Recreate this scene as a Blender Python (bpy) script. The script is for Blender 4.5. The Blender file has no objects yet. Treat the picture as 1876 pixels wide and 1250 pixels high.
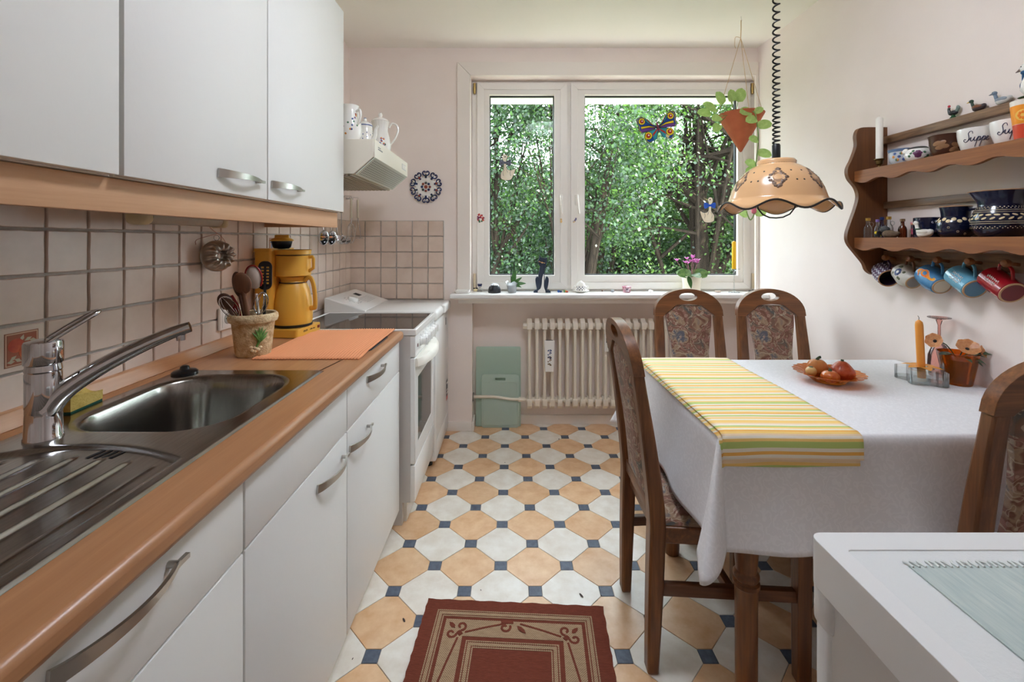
import bpy, bmesh, math, random
import numpy as np
from mathutils import Vector, Matrix, Euler
from mathutils.geometry import tessellate_polygon
random.seed(7); RNG = np.random.default_rng(7)
PI = math.pi
SC = bpy.context.scene
COL = SC.collection

# ------------------------------------------------------------------ camera
cam_data = bpy.data.cameras.new('camera')
cam_data.sensor_width = 36.0
cam_data.lens = 36.0 * 830.0 / 1876.0
cam_data.shift_y = -185.0 / 1876.0
cam_data.clip_start = 0.02; cam_data.clip_end = 400
CAM = bpy.data.objects.new('camera', cam_data); COL.objects.link(CAM)
CAM.location = (0, 0, 1.25); CAM.rotation_euler = (PI / 2, 0, 0)
SC.camera = CAM
# ------------------------------------------------------------------ daylight
SKY_STRENGTH = 14.0
SUN_STRENGTH = 36.0
FILL_LAMP_STRENGTH = 42.0
world = bpy.data.worlds.new('daylight'); SC.world = world; world.use_nodes = True
wn = world.node_tree.nodes; wl = world.node_tree.links; wn.clear()
w_out = wn.new('ShaderNodeOutputWorld'); w_bg = wn.new('ShaderNodeBackground')
w_bg.inputs['Color'].default_value = (0.80, 0.885, 1.0, 1)
w_bg.inputs['Strength'].default_value = SKY_STRENGTH
wl.new(w_bg.outputs[0], w_out.inputs[0])
sun_data = bpy.data.lights.new('sun', 'SUN'); sun_data.energy = SUN_STRENGTH; sun_data.angle = 0.01
sun_data.color = (1.0, 0.93, 0.80)
SUN = bpy.data.objects.new('sun', sun_data); COL.objects.link(SUN)
SUN.rotation_euler = Vector((-0.75, 0.45, -1.1)).to_track_quat('-Z', 'Y').to_euler()
SUN.location = (6, -4, 12)
SC.view_settings.view_transform = 'Standard'; SC.view_settings.look = 'None'
SC.view_settings.gamma = 1.0; SC.view_settings.use_curve_mapping = False
SC.view_settings.exposure = 0.07
SC.cycles.diffuse_bounces = 7; SC.cycles.max_bounces = 14
SC.cycles.transparent_max_bounces = 16; SC.cycles.transmission_bounces = 10
SC.cycles.caustics_reflective = False; SC.cycles.caustics_refractive = False
SC.cycles.sample_clamp_indirect = 12.0

# ------------------------------------------------------------------ materials
def lin(c):
    o = []
    for v in c[:3]:
        v = v / 255.0
        o.append(v / 12.92 if v <= 0.04045 else ((v + 0.055) / 1.055) ** 2.4)
    return (o[0], o[1], o[2], 1.0)
class NT:
    def __init__(s, m):
        s.t = m.node_tree; s.n = s.t.nodes; s.l = s.t.links
    def node(s, ty, **kw):
        n = s.n.new(ty)
        for k, v in kw.items(): setattr(n, k, v)
        return n
    def link(s, a, b): s.l.new(a, b)
    def math(s, op, a, b=None, c=None):
        n = s.n.new('ShaderNodeMath'); n.operation = op
        for i, v in enumerate((a, b, c)):
            if v is None: continue
            if isinstance(v, (int, float)): n.inputs[i].default_value = v
            else: s.l.new(v, n.inputs[i])
        return n.outputs[0]
    def mix(s, f, a, b):
        n = s.n.new('ShaderNodeMix'); n.data_type = 'RGBA'
        for k, v in ((0, f), (6, a), (7, b)):
            if isinstance(v, (int, float)): n.inputs[k].default_value = v
            elif isinstance(v, tuple): n.inputs[k].default_value = v
            else: s.l.new(v, n.inputs[k])
        return n.outputs[2]
    def coords(s, scale=(1, 1, 1), rot=(0, 0, 0), kind='Object'):
        tc = s.n.new('ShaderNodeTexCoord'); mp = s.n.new('ShaderNodeMapping')
        mp.inputs['Scale'].default_value = scale; mp.inputs['Rotation'].default_value = rot
        s.l.new(tc.outputs[kind], mp.inputs[0]); return mp.outputs[0]
    def noise(s, vec, scale, detail=3, rough=.55, dist=0):
        n = s.n.new('ShaderNodeTexNoise'); n.inputs['Scale'].default_value = scale
        n.inputs['Detail'].default_value = detail; n.inputs['Roughness'].default_value = rough
        n.inputs['Distortion'].default_value = dist; s.l.new(vec, n.inputs['Vector']); return n
    def ramp(s, f, stops, interp='LINEAR'):
        r = s.n.new('ShaderNodeValToRGB'); r.color_ramp.interpolation = interp
        e = r.color_ramp.elements
        while len(e) < len(stops): e.new(0.5)
        for i, (p, c) in enumerate(stops):
            e[i].position = p; e[i].color = lin(c) if max(c[:3]) > 1 else (c[0], c[1], c[2], 1)
        s.l.new(f, r.inputs[0]); return r.outputs[0]
    def bump(s, h, strength, dist, bsdf):
        b = s.n.new('ShaderNodeBump'); b.inputs['Strength'].default_value = strength
        b.inputs['Distance'].default_value = dist; s.l.new(h, b.inputs['Height'])
        s.l.new(b.outputs[0], bsdf.inputs['Normal']); return b
def base_mat(name):
    m = bpy.data.materials.new(name); m.use_nodes = True
    return m, NT(m), m.node_tree.nodes['Principled BSDF']
_MC = {}
def mat(name, col, rough=.5, metal=0, col2=None, ns=8, stretch=(1, 1, 1), bump=0, bs=40, bd=.002, rnd=0, coat=0, spec=.5,
        contrast=(.3, .7), det=3, bstretch=None, alpha=None, trans=0, ior=1.45, sheen=0, emit=None, dist=0):
    if name in _MC: return _MC[name]
    m, t, p = base_mat(name)
    p.inputs['Base Color'].default_value = lin(col); p.inputs['Roughness'].default_value = rough
    p.inputs['Metallic'].default_value = metal; p.inputs['Specular IOR Level'].default_value = spec
    p.inputs['Coat Weight'].default_value = coat; p.inputs['Coat Roughness'].default_value = .12
    p.inputs['Transmission Weight'].default_value = trans; p.inputs['IOR'].default_value = ior
    p.inputs['Sheen Weight'].default_value = sheen
    c = None
    if col2 is not None:
        v = t.coords(stretch)
        if rnd:
            oi = t.node('ShaderNodeObjectInfo'); va = t.node('ShaderNodeVectorMath', operation='ADD')
            sc = t.math('MULTIPLY', oi.outputs['Random'], 37.0)
            t.link(v, va.inputs[0]); t.link(sc, va.inputs[1]); v = va.outputs[0]
        n = t.noise(v, ns, det, .6, dist)
        c = t.ramp(n.outputs['Fac'], [(contrast[0], col), (contrast[1], col2)])
        if rnd:
            hsv = t.node('ShaderNodeHueSaturation'); t.link(c, hsv.inputs['Color'])
            t.link(t.math('ADD', t.math('MULTIPLY', oi.outputs['Random'], rnd), 1 - rnd / 2), hsv.inputs['Value'])
            c = hsv.outputs[0]
        t.link(c, p.inputs['Base Color'])
    if bump:
        n2 = t.noise(t.coords(bstretch or stretch), bs, 4, .6)
        t.bump(n2.outputs['Fac'], bump, bd, p)
    if emit:
        p.inputs['Emission Color'].default_value = lin(emit[0]); p.inputs['Emission Strength'].default_value = emit[1]
    _MC[name] = m; return m
def wood_mat(name, dark, light, axis=0, scale=1.0, rough=.4, rings=1.0, bump=.15):
    if name in _MC: return _MC[name]
    m, t, p = base_mat(name)
    st = [9.0 * scale] * 3; st[axis] = .9 * scale
    v = t.coords(tuple(st))
    n = t.noise(v, 2.2, 5, .6, 1.2 * rings)
    st2 = [90.0 * scale] * 3; st2[axis] = 3.0 * scale
    n2 = t.noise(t.coords(tuple(st2)), 1.5, 3, .6)
    f = t.math('ADD', t.math('MULTIPLY', n.outputs['Fac'], .62), t.math('MULTIPLY', n2.outputs['Fac'], .38))
    c = t.ramp(f, [(.32, dark), (.5, tuple((a + b) / 2 for a, b in zip(dark, light))), (.66, light)])
    t.link(c, p.inputs['Base Color']); p.inputs['Roughness'].default_value = rough
    t.bump(n2.outputs['Fac'], bump, .001, p)
    _MC[name] = m; return m
def glass_mat(name, tint=(255, 255, 255), amount=.12, rough=.02, body=0.0, bodycol=(255, 255, 255)):
    """Clear thin glass: light passes, fresnel sheen on top; body adds a share of diffuse (frosting, colour)."""
    if name in _MC: return _MC[name]
    m = bpy.data.materials.new(name); m.use_nodes = True; t = NT(m); t.n.clear()
    out = t.node('ShaderNodeOutputMaterial'); tr = t.node('ShaderNodeBsdfTransparent'); gl = t.node('ShaderNodeBsdfGlossy')
    tr.inputs['Color'].default_value = lin(tint); gl.inputs['Roughness'].default_value = rough
    fr = t.node('ShaderNodeFresnel'); fr.inputs['IOR'].default_value = 1.45
    f = t.math('MULTIPLY', fr.outputs[0], amount * 8)
    f = t.math('MINIMUM', f, 1.0)
    mx = t.node('ShaderNodeMixShader'); t.link(f, mx.inputs[0]); t.link(gl.outputs[0], mx.inputs[2])
    if body > 0:
        df = t.node('ShaderNodeBsdfDiffuse'); df.inputs['Color'].default_value = lin(bodycol)
        tl = t.node('ShaderNodeBsdfTranslucent'); tl.inputs['Color'].default_value = lin(bodycol)
        ad = t.node('ShaderNodeMixShader'); ad.inputs[0].default_value = .5
        t.link(df.outputs[0], ad.inputs[1]); t.link(tl.outputs[0], ad.inputs[2])
        m2 = t.node('ShaderNodeMixShader'); m2.inputs[0].default_value = body
        t.link(tr.outputs[0], m2.inputs[1]); t.link(ad.outputs[0], m2.inputs[2]); t.link(m2.outputs[0], mx.inputs[1])
    else:
        t.link(tr.outputs[0], mx.inputs[1])
    t.link(mx.outputs[0], out.inputs[0]); _MC[name] = m; return m

# ------------------------------------------------------------------ mesh building
def catmull(pts, n=6, closed=False):
    pts = [Vector(p) for p in pts]; out = []
    N = len(pts); rng = range(N if closed else N - 1)
    for i in rng:
        if closed: a, b, c, d = pts[(i - 1) % N], pts[i], pts[(i + 1) % N], pts[(i + 2) % N]
        else: a, b, c, d = pts[max(i - 1, 0)], pts[i], pts[i + 1], pts[min(i + 2, N - 1)]
        for k in range(n):
            t = k / n; t2 = t * t; t3 = t2 * t
            out.append(.5 * ((2 * b) + (c - a) * t + (2 * a - 5 * b + 4 * c - d) * t2 + (3 * b - a - 3 * c + d) * t3))
    if not closed: out.append(pts[-1])
    return out
class MB:
    def __init__(s): s.v = []; s.f = []
    def add(s, vs, fs, M=None):
        k = len(s.v)
        if M is not None: vs = [M @ Vector(v) for v in vs]
        s.v += [tuple(v) for v in vs]; s.f += [tuple(i + k for i in f) for f in fs]; return s
    def box(s, x0, x1, y0, y1, z0, z1, bev=0, seg=2, M=None):
        bm = bmesh.new()
        vs = [bm.verts.new(c) for c in ((x0, y0, z0), (x1, y0, z0), (x1, y1, z0), (x0, y1, z0), (x0, y0, z1), (x1, y0, z1), (x1, y1, z1), (x0, y1, z1))]
        for f in ((3, 2, 1, 0), (4, 5, 6, 7), (0, 1, 5, 4), (1, 2, 6, 5), (2, 3, 7, 6), (3, 0, 4, 7)): bm.faces.new([vs[i] for i in f])
        if bev > 0:
            bmesh.ops.bevel(bm, geom=bm.edges[:], offset=bev, segments=seg, profile=.5, affect='EDGES', clamp_overlap=True)
        bm.verts.index_update()
        s.add([v.co.copy() for v in bm.verts], [[v.index for v in f.verts] for f in bm.faces], M); bm.free(); return s
    def tube(s, path, r, n=8, closed=False, flat=1.0, up=None, M=None, cap=True):
        P = [Vector(p) for p in path]; N = len(P)
        R = r if hasattr(r, '__len__') else [r] * N
        vs = []; fs = []; prev = None
        for i in range(N):
            if closed: d = P[(i + 1) % N] - P[i - 1]
            else: d = P[min(i + 1, N - 1)] - P[max(i - 1, 0)]
            if d.length < 1e-9: d = Vector((0, 0, 1))
            d.normalize()
            if prev is None:
                u = Vector(up) if up is not None else (Vector((0, 0, 1)) if abs(d.z) < .9 else Vector((1, 0, 0)))
            else: u = prev
            u = u - d * u.dot(d)
            if u.length < 1e-6: u = d.orthogonal()
            u.normalize(); prev = u; w = d.cross(u)
            for k in range(n):
                a = 2 * PI * k / n
                vs.append(P[i] + (u * math.cos(a) * flat + w * math.sin(a)) * R[i])
        seg = N if closed else N - 1
        for i in range(seg):
            j = (i + 1) % N
            for k in range(n):
                fs.append((i * n + k, i * n + (k + 1) % n, j * n + (k + 1) % n, j * n + k))
        if cap and not closed:
            fs.append(tuple(reversed(range(n)))); fs.append(tuple(range((N - 1) * n, N * n)))
        return s.add(vs, fs, M)
    def lathe(s, prof, n=28, M=None, fn=None):
        """prof: (r, z) pairs from bottom to top; r=0 closes the end. fn(angle, r, z, i) may bend a ring point."""
        vs = []; fs = []; rings = []
        for i, (r, z) in enumerate(prof):
            if r <= 1e-7: rings.append([len(vs)]); vs.append(Vector((0, 0, z)))
            else:
                ring = []
                for k in range(n):
                    a = 2 * PI * k / n
                    p = (r * math.cos(a), r * math.sin(a), z)
                    if fn: p = fn(a, r, z, i)
                    ring.append(len(vs)); vs.append(Vector(p))
                rings.append(ring)
        for A, B in zip(rings, rings[1:]):
            if len(A) == 1 and len(B) == 1: continue
            for k in range(n):
                k2 = (k + 1) % n
                if len(A) == 1: fs.append((A[0], B[k2], B[k]))
                elif len(B) == 1: fs.append((A[k], A[k2], B[0]))
                else: fs.append((A[k], A[k2], B[k2], B[k]))
        return s.add(vs, fs, M)
    def ball(s, c, r, n=14, m=8, M=None):
        if not hasattr(r, '__len__'): r = (r, r, r)
        prof = [(math.sin(PI * i / m), -math.cos(PI * i / m)) for i in range(m + 1)]
        prof[0] = (0, -1); prof[-1] = (0, 1)
        T = Matrix.Translation(Vector(c)) @ Matrix.Diagonal((r[0], r[1], r[2], 1))
        return s.lathe(prof, n, (M @ T) if M is not None else T)
    def prism(s, outline, d0, d1, holes=(), M=None, plane='xz'):
        """2-D outline (with holes) in a plane, given depth from d0 to d1 on the third axis."""
        loops = [list(outline)] + [list(h) for h in holes]
        flat = [p for l in loops for p in l]
        tris = tessellate_polygon([[Vector((p[0], p[1], 0)) for p in l] for l in loops])
        def mk(p, d):
            if plane == 'xz': return (p[0], d, p[1])
            if plane == 'yz': return (d, p[0], p[1])
            return (p[0], p[1], d)
        n = len(flat); vs = [mk(p, d0) for p in flat] + [mk(p, d1) for p in flat]; fs = []
        for t in tris:
            a, b, c = (flat[i] for i in t)
            cr = (b[0] - a[0]) * (c[1] - a[1]) - (b[1] - a[1]) * (c[0] - a[0])
            t = tuple(t) if cr > 0 else tuple(reversed(t))
            fs.append(tuple(reversed(t))); fs.append(tuple(i + n for i in t))
        k = 0
        for li, l in enumerate(loops):
            m_ = len(l)
            for i in range(m_):
                a, b = k + i, k + (i + 1) % m_
                fs.append((a, b, b + n, a + n))
            k += m_
        return s.add(vs, fs, M)
    def grid(s, fn, nu, nv, M=None, thick=None):
        vs = [fn(i / nu, j / nv) for j in range(nv + 1) for i in range(nu + 1)]
        fs = [(j * (nu + 1) + i, j * (nu + 1) + i + 1, (j + 1) * (nu + 1) + i + 1, (j + 1) * (nu + 1) + i) for j in range(nv) for i in range(nu)]
        return s.add(vs, fs, M)
    def recalc(s):
        bm = bmesh.new(); V = [bm.verts.new(v) for v in s.v]
        for f in s.f:
            try: bm.faces.new([V[i] for i in f])
            except ValueError: pass
        bmesh.ops.recalc_face_normals(bm, faces=bm.faces[:]); bm.verts.index_update()
        s.f = [tuple(v.index for v in f.verts) for f in bm.faces]; bm.free(); return s
def root_loc(o):
    l = Vector((0, 0, 0))
    while o is not None: l += o.location; o = o.parent
    return l
def build(name, mb, m, parent=None, loc=None, rot=None, smooth=True, angle=38, world=False, bevel=None, solid=None, sub=0, recalc=True):
    """One mesh object. world=True: the builder's coordinates are world ones, shifted to the parent's base."""
    if recalc: mb.recalc()
    off = root_loc(parent) if (world and parent is not None) else (Vector(loc) if (world and loc is not None) else Vector((0, 0, 0)))
    me = bpy.data.meshes.new(name)
    me.from_pydata([tuple(Vector(v) - off) for v in mb.v], [], mb.f); me.update()
    if smooth:
        me.polygons.foreach_set('use_smooth', [True] * len(me.polygons)); me.set_sharp_from_angle(angle=math.radians(angle))
    me.materials.append(m)
    o = bpy.data.objects.new(name, me); COL.objects.link(o)
    if parent is not None: o.parent = parent
    if loc is not None: o.location = loc
    if rot is not None: o.rotation_euler = rot
    if solid:
        md = o.modifiers.new('thickness', 'SOLIDIFY'); md.thickness = solid; md.offset = 0
    if bevel:
        md = o.modifiers.new('rounding', 'BEVEL'); md.width = bevel; md.segments = 2; md.limit_method = 'ANGLE'; md.angle_limit = math.radians(40)
    if sub:
        md = o.modifiers.new('smoothing', 'SUBSURF'); md.levels = sub; md.render_levels = sub
    return o
def tag(o, label=None, cat=None, group=None, kind=None):
    if label: o['label'] = label
    if cat: o['category'] = cat
    if group: o['group'] = group
    if kind: o['kind'] = kind
    return o
def thing(name, label, cat, loc=(0, 0, 0), rz=0, group=None, rot=None):
    o = bpy.data.objects.new(name, None); COL.objects.link(o); o.empty_display_size = .05
    o.location = loc; o.rotation_euler = rot if rot is not None else (0, 0, rz)
    return tag(o, label, cat, group)
def one(name, mb, m, label, cat, loc, rz=0, group=None, **kw):
    """A thing that is a single mesh, built in local coordinates and set at loc."""
    o = build(name, mb, m, None, **kw); o.location = loc
    if rz: o.rotation_euler = (0, 0, rz)
    return tag(o, label, cat, group)
def copy_tree(o, parent=None):
    c = o.copy(); COL.objects.link(c); c.parent = parent
    for ch in list(o.children): copy_tree(ch, c)
    return c
def axes(x, z):
    """Rotation whose local z points along z and local x as near x as may be."""
    z = Vector(z).normalized(); x = Vector(x); x = (x - z * x.dot(z)).normalized(); y = z.cross(x)
    return Matrix(((x.x, y.x, z.x), (x.y, y.y, z.y), (x.z, y.z, z.z))).to_4x4()
def T(x, y, z): return Matrix.Translation((x, y, z))
def Rz(a): return Matrix.Rotation(a, 4, 'Z')
def Rx(a): return Matrix.Rotation(a, 4, 'X')
def Ry(a): return Matrix.Rotation(a, 4, 'Y')
def arc(cx, cy, rx, ry, a0, a1, n):
    return [(cx + rx * math.cos(a0 + (a1 - a0) * i / n), cy + ry * math.sin(a0 + (a1 - a0) * i / n)) for i in range(n + 1)]
def circ(cx, cy, rx, ry=None, n=20): return arc(cx, cy, rx, rx if ry is None else ry, 0, 2 * PI, n)[:-1]
def rrect(x0, x1, y0, y1, r, n=5):
    o = []
    for cx, cy, a in ((x1 - r, y1 - r, 0), (x0 + r, y1 - r, PI / 2), (x0 + r, y0 + r, PI), (x1 - r, y0 + r, 1.5 * PI)):
        o += arc(cx, cy, r, r, a, a + PI / 2, n)
    return o

# ================================================================== the setting
XL, XR, YB, ZC = -1.067, 1.613, 2.975, 2.512
m_wall = mat('wallpaper', (242, 231, 225), .85, col2=(238, 226, 219), ns=3, bump=.25, bs=160, bd=.001, bstretch=(1, 1, .35), spec=.2)
m_ceil = mat('ceiling_paint', (247, 243, 236), .9, spec=.2)
m_white = mat('window_pvc', (238, 234, 228), .35)
m_trimw = mat('painted_trim', (236, 228, 220), .45)
m_marble = mat('white_marble', (244, 243, 241), .22, col2=(214, 212, 210), ns=6, stretch=(.5, 3, 3), contrast=(.45, .85), det=6, dist=1.5)
m_black = mat('black_rubber', (22, 23, 26), .5)
m_pane = glass_mat('window_glass', (250, 253, 251), .012, .0)
m_grout = mat('floor_joint', (150, 138, 128), .8)

def struct(name, mb, m, **kw): return tag(build(name, mb, m, **kw), kind='structure')
floor = struct('floor', MB().box(-1.2, 1.75, -1.45, 3.32, -.12, -.003), m_grout, smooth=False)
struct('ceiling', MB().box(-1.2, 1.75, -1.45, 3.32, ZC, ZC + .15), m_ceil, smooth=False)
wall_left = struct('wall_left', MB().box(XL - .12, XL, -1.4, 3.3, -.003, ZC), m_wall, smooth=False)
struct('wall_right', MB().box(XR, XR + .12, -1.4, YB, -.003, ZC).box(1.65, XR + .12, YB, 3.3, -.003, ZC), m_wall, smooth=False)
wb = MB().box(XL, -.272, YB, 3.30, -.003, ZC).box(-.2725, -.262, YB, 3.1, -.003, .88).box(-.272, 1.65, YB, 3.30, 2.325, ZC)
wb.box(-.275, 1.65, 3.09, 3.30, -.003, .886).box(-.272, 1.65, 3.2, 3.30, .84, .9)
wall_back = struct('wall_back', wb, m_wall, smooth=False)
struct('wall_front', MB().box(XL, -.08, -1.42, -1.3, -.003, ZC).box(.46, XR, -1.42, -1.3, -.003, ZC).box(-.08, .46, -1.42, -1.3, 2.08, ZC), m_wall, smooth=False)
dr = MB().box(-.13, -.08, -1.44, -1.28, 0, 2.13, .004).box(.46, .51, -1.44, -1.28, 0, 2.13, .004).box(-.08, .46, -1.44, -1.28, 2.08, 2.13, .004)
dr.box(-.08, .46, -1.40, -1.36, .004, 2.08, .003)
struct('door_1', dr, m_trimw)
# unseen glowing ceiling dish, added to brighten the walls and ceiling
cl_ = thing('ceiling_light', 'unseen round opal fill light added over the middle of the kitchen', 'lamp', (.34, 1.25, ZC - .115))
build('fitting', MB().lathe([(0, .09), (.17, .09), (.175, .1), (.175, .1149), (0, .1149)], 40), mat('fitting_white', (236, 236, 232), .4), cl_)
build('fill_glow_dish', MB().lathe([(0, 0), (.09, .006), (.15, .026), (.19, .06), (.195, .085), (.18, .095), (.17, .0945)], 40), mat('fill_glow_glass', (250, 248, 244), .3, emit=((232, 240, 255), FILL_LAMP_STRENGTH)), cl_, recalc=False)

# --- window casing: mitred boards round the opening
ca = tag(bpy.data.objects.new('trim_1', None), kind='structure'); COL.objects.link(ca); ca.location = (-.3, 2.95, 1.6)
x0, x1, z0, z1 = -.358, -.272, .908, 2.325; zt = 2.412
build('casing_board', MB().prism([(x0, z0), (x1, z0), (x1, z1), (x0, zt)], 2.953, YB + .002), m_trimw, ca, world=True, bevel=.003)
build('casing_board', MB().prism([(x0 + .001, zt), (x1 + .001, z1), (1.592, z1), (1.612, zt)], 2.953, YB + .002), m_trimw, ca, world=True, bevel=.003)
build('casing_board', MB().prism([(1.592, z0), (1.612, z0), (1.612, zt - .003), (1.592, z1 - .002)], 2.956, YB + .002), m_trimw, ca, world=True, bevel=.002)

# --- window: fixed frame, two sashes, panes, gaskets, handles, hinges
win = tag(bpy.data.objects.new('window_1', None), kind='structure'); COL.objects.link(win); win.location = (.68, 3.06, .908)
def frame_ring(X0, X1, Z0, Z1, x0, x1, z0, z1, ya, yb):
    return MB().prism([(X0, Z0), (X1, Z0), (X1, Z1), (X0, Z1)], ya, yb, [[(x0, z0), (x0, z1), (x1, z1), (x1, z0)]])
build('window_frame', frame_ring(-.272, 1.65, .895, 2.326, -.225, 1.592, .945, 2.297, 3.062, 3.13), m_white, win, world=True, bevel=.003)
build('mullion', MB().box(.352, .412, 3.064, 3.13, .94, 2.30, .003), m_white, win, world=True)
for (X0, X1, x0, x1) in ((-.2344, .371, -.152, .2857), (.3956, 1.6006, .4898, 1.5214)):
    Z0, Z1, z0, z1 = .921, 2.308, 1.0125, 2.2297
    sash = MB()
    w = .046
    # four mitred rails, with the inner bead standing a little lower
    for poly in ([(X0, Z0), (X1, Z0), (X1 - w, Z0 + w), (X0 + w, Z0 + w)], [(X1, Z0), (X1, Z1), (X1 - w, Z1 - w), (X1 - w, Z0 + w)],
                 [(X1, Z1), (X0, Z1), (X0 + w, Z1 - w), (X1 - w, Z1 - w)], [(X0, Z1), (X0, Z0), (X0 + w, Z0 + w), (X0 + w, Z1 - w)]):
        sash.prism(poly, 3.04, 3.10)
    sh = build('sash', sash, m_white, win, world=True, bevel=.0015)
    build('glazing_bead', frame_ring(X0 + w - .001, X1 - w + .001, Z0 + w - .001, Z1 - w + .001, x0, x1, z0, z1, 3.05, 3.098), m_white, sh, world=True, bevel=.002)
    g = .0065
    build('gasket', frame_ring(x0 - .001, x1 + .001, z0 - .001, z1 + .001, x0 + g, x1 - g, z0 + g, z1 - g, 3.078, 3.10), m_black, sh, world=True, smooth=False)
    build('pane', MB().box(x0 + .002, x1 - .002, 3.084, 3.088, z0 + .002, z1 - .002), m_pane, win, world=True, smooth=False)
for hx, tilt in ((.328, .0), (.432, .015)):
    h = build('handle', MB().box(-.012, .012, -.008, .002, -.035, .035, .006), m_white, win); h.location = Vector((hx, 3.036, 1.52)) - win.location
    lv = MB().tube([(0, -.006, .02), (0, -.035, .02)], .008, 10)
    lv.tube([(0, -.036, .028), (0, -.04, 0), (tilt * .3, -.042, -.04), (tilt * .7 + .002, -.04, -.095)], [.0105, .011, .010, .007], 10, flat=.75)
    build('lever', lv, m_white, h)
m_brass = mat('brass', (196, 170, 110), .3, 1)
for hx, hz in ((-.252, 2.27), (1.618, 2.27)):
    build('hinge', MB().tube([(hx, 3.05, hz - .035), (hx, 3.05, hz + .035)], .009, 12).tube([(hx, 3.05, hz - .012), (hx, 3.05, hz + .012)], .0105, 12), m_brass, win, world=True)
for hx, hz in ((-.252, .975), (1.622, .975)):
    build('hinge', MB().tube([(hx, 3.05, hz - .05), (hx, 3.05, hz + .05)], .009, 12), mat('cream_plastic', (226, 210, 180), .4), win, world=True)
ws = build('window_sill', MB().box(-.391, 1.648, 2.84, 3.064, .882, .908, .006, 3), m_marble, win, world=True)
build('sill_moulding', MB().box(-.37, 1.61, 2.865, 2.975, .872, .882, .002).box(-.34, 1.61, 2.88, 2.976, .846, .873, .004), m_trimw, win, world=True)
# roller shutter box over the outside of the opening
struct('trim_2', MB().box(-.3, 1.7, 3.15, 3.31, 2.24, 2.42, .006), mat('shutter_white', (240, 240, 236), .5))
# --- skirting
bb = MB().box(-1.0, -.262, 2.957, YB, 0, .062, .004).box(-.262, -.248, 2.957, 3.09, 0, .062, .004)
struct('baseboard_left', bb, m_trimw)
struct('baseboard_back', MB().box(-.248, 1.65, 3.072, 3.09, 0, .062, .004), m_trimw)

# --- floor: octagons with small slate squares set at their corners, each its own piece
m_ter = mat('terracotta_tile', (230, 196, 158), .34, col2=(208, 160, 116), ns=16, rnd=.12, contrast=(.3, .75), det=5, bump=.05, bs=60)
m_crm = mat('cream_tile', (236, 231, 222), .34, col2=(214, 202, 186), ns=14, rnd=.07, contrast=(.35, .8), det=5, bump=.05, bs=60)
m_slate = mat('slate_inset', (92, 102, 118), .5, col2=(70, 78, 94), ns=60, rnd=.15, det=4)
A = .1263; S = .0236; GX, GY = -.0432, 1.7396; JT = .0009
def clip(poly, x0, x1, y0, y1):
    for ax, lim, sgn in ((0, x0, 1), (0, x1, -1), (1, y0, 1), (1, y1, -1)):
        out = []
        for i in range(len(poly)):
            a, b = poly[i - 1], poly[i]; ia = (a[ax] - lim) * sgn >= 0; ib = (b[ax] - lim) * sgn >= 0
            if ia != ib:
                t = (lim - a[ax]) / (b[ax] - a[ax]); out.append((a[0] + t * (b[0] - a[0]), a[1] + t * (b[1] - a[1])))
            if ib: out.append(b)
        poly = out
        if not poly: return []
    return poly
k = A - S - JT; q = S - JT * .4
octo = [(k, -q), (k, q), (q, k), (-q, k), (-k, q), (-k, -q), (-q, -k), (q, -k)]
sq = [(S - JT, -S + JT), (S - JT, S - JT), (-S + JT, S - JT), (-S + JT, -S + JT)]
def flat_tile(poly, h=.003):
    c = Vector((sum(p[0] for p in poly) / len(poly), sum(p[1] for p in poly) / len(poly)))
    ins = [tuple(Vector(p) + (c - Vector(p)).normalized() * .0012) for p in poly]
    n = len(poly); vs = [(p[0], p[1], -h) for p in poly] + [(p[0], p[1], -.0007) for p in poly] + [(p[0], p[1], 0) for p in ins]
    fs = [tuple(range(2 * n, 3 * n))]
    for i in range(n):
        j = (i + 1) % n; fs += [(i, j, n + j, n + i), (n + i, n + j, 2 * n + j, 2 * n + i)]
    return vs, fs
shared = {}
for r in range(-9, 12):
    for c in range(-6, 16):
        X, Y = GX + c * A, GY + r * A
        is_dot = (c + r) % 2 == 0
        poly = sq if is_dot else octo
        wp = [(p[0] + X, p[1] + Y) for p in poly]
        cp = clip(wp, -.62, 1.645, .62, 3.09 if X > -.30 else YB)
        if len(cp) < 3 or max(p[0] for p in cp) - min(p[0] for p in cp) < .004 or max(p[1] for p in cp) - min(p[1] for p in cp) < .004: continue
        nm = 'inset_tile' if is_dot else 'floor_tile'
        m = m_slate if is_dot else (m_ter if r % 2 == 0 else m_crm)
        whole = len(cp) == len(wp) and all((Vector(a) - Vector(b)).length < 1e-6 for a, b in zip(sorted(cp), sorted(wp)))
        key = (nm, m.name)
        if whole and key in shared: me = shared[key]
        else:
            vs, fs = flat_tile(poly if whole else [(p[0] - X, p[1] - Y) for p in cp])
            me = bpy.data.meshes.new(nm); me.from_pydata(vs, [], fs); me.update(); me.materials.append(m)
            if whole: shared[key] = me
        o = bpy.data.objects.new(nm, me); COL.objects.link(o); o.parent = floor; o.location = (X, Y, 0)

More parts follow.
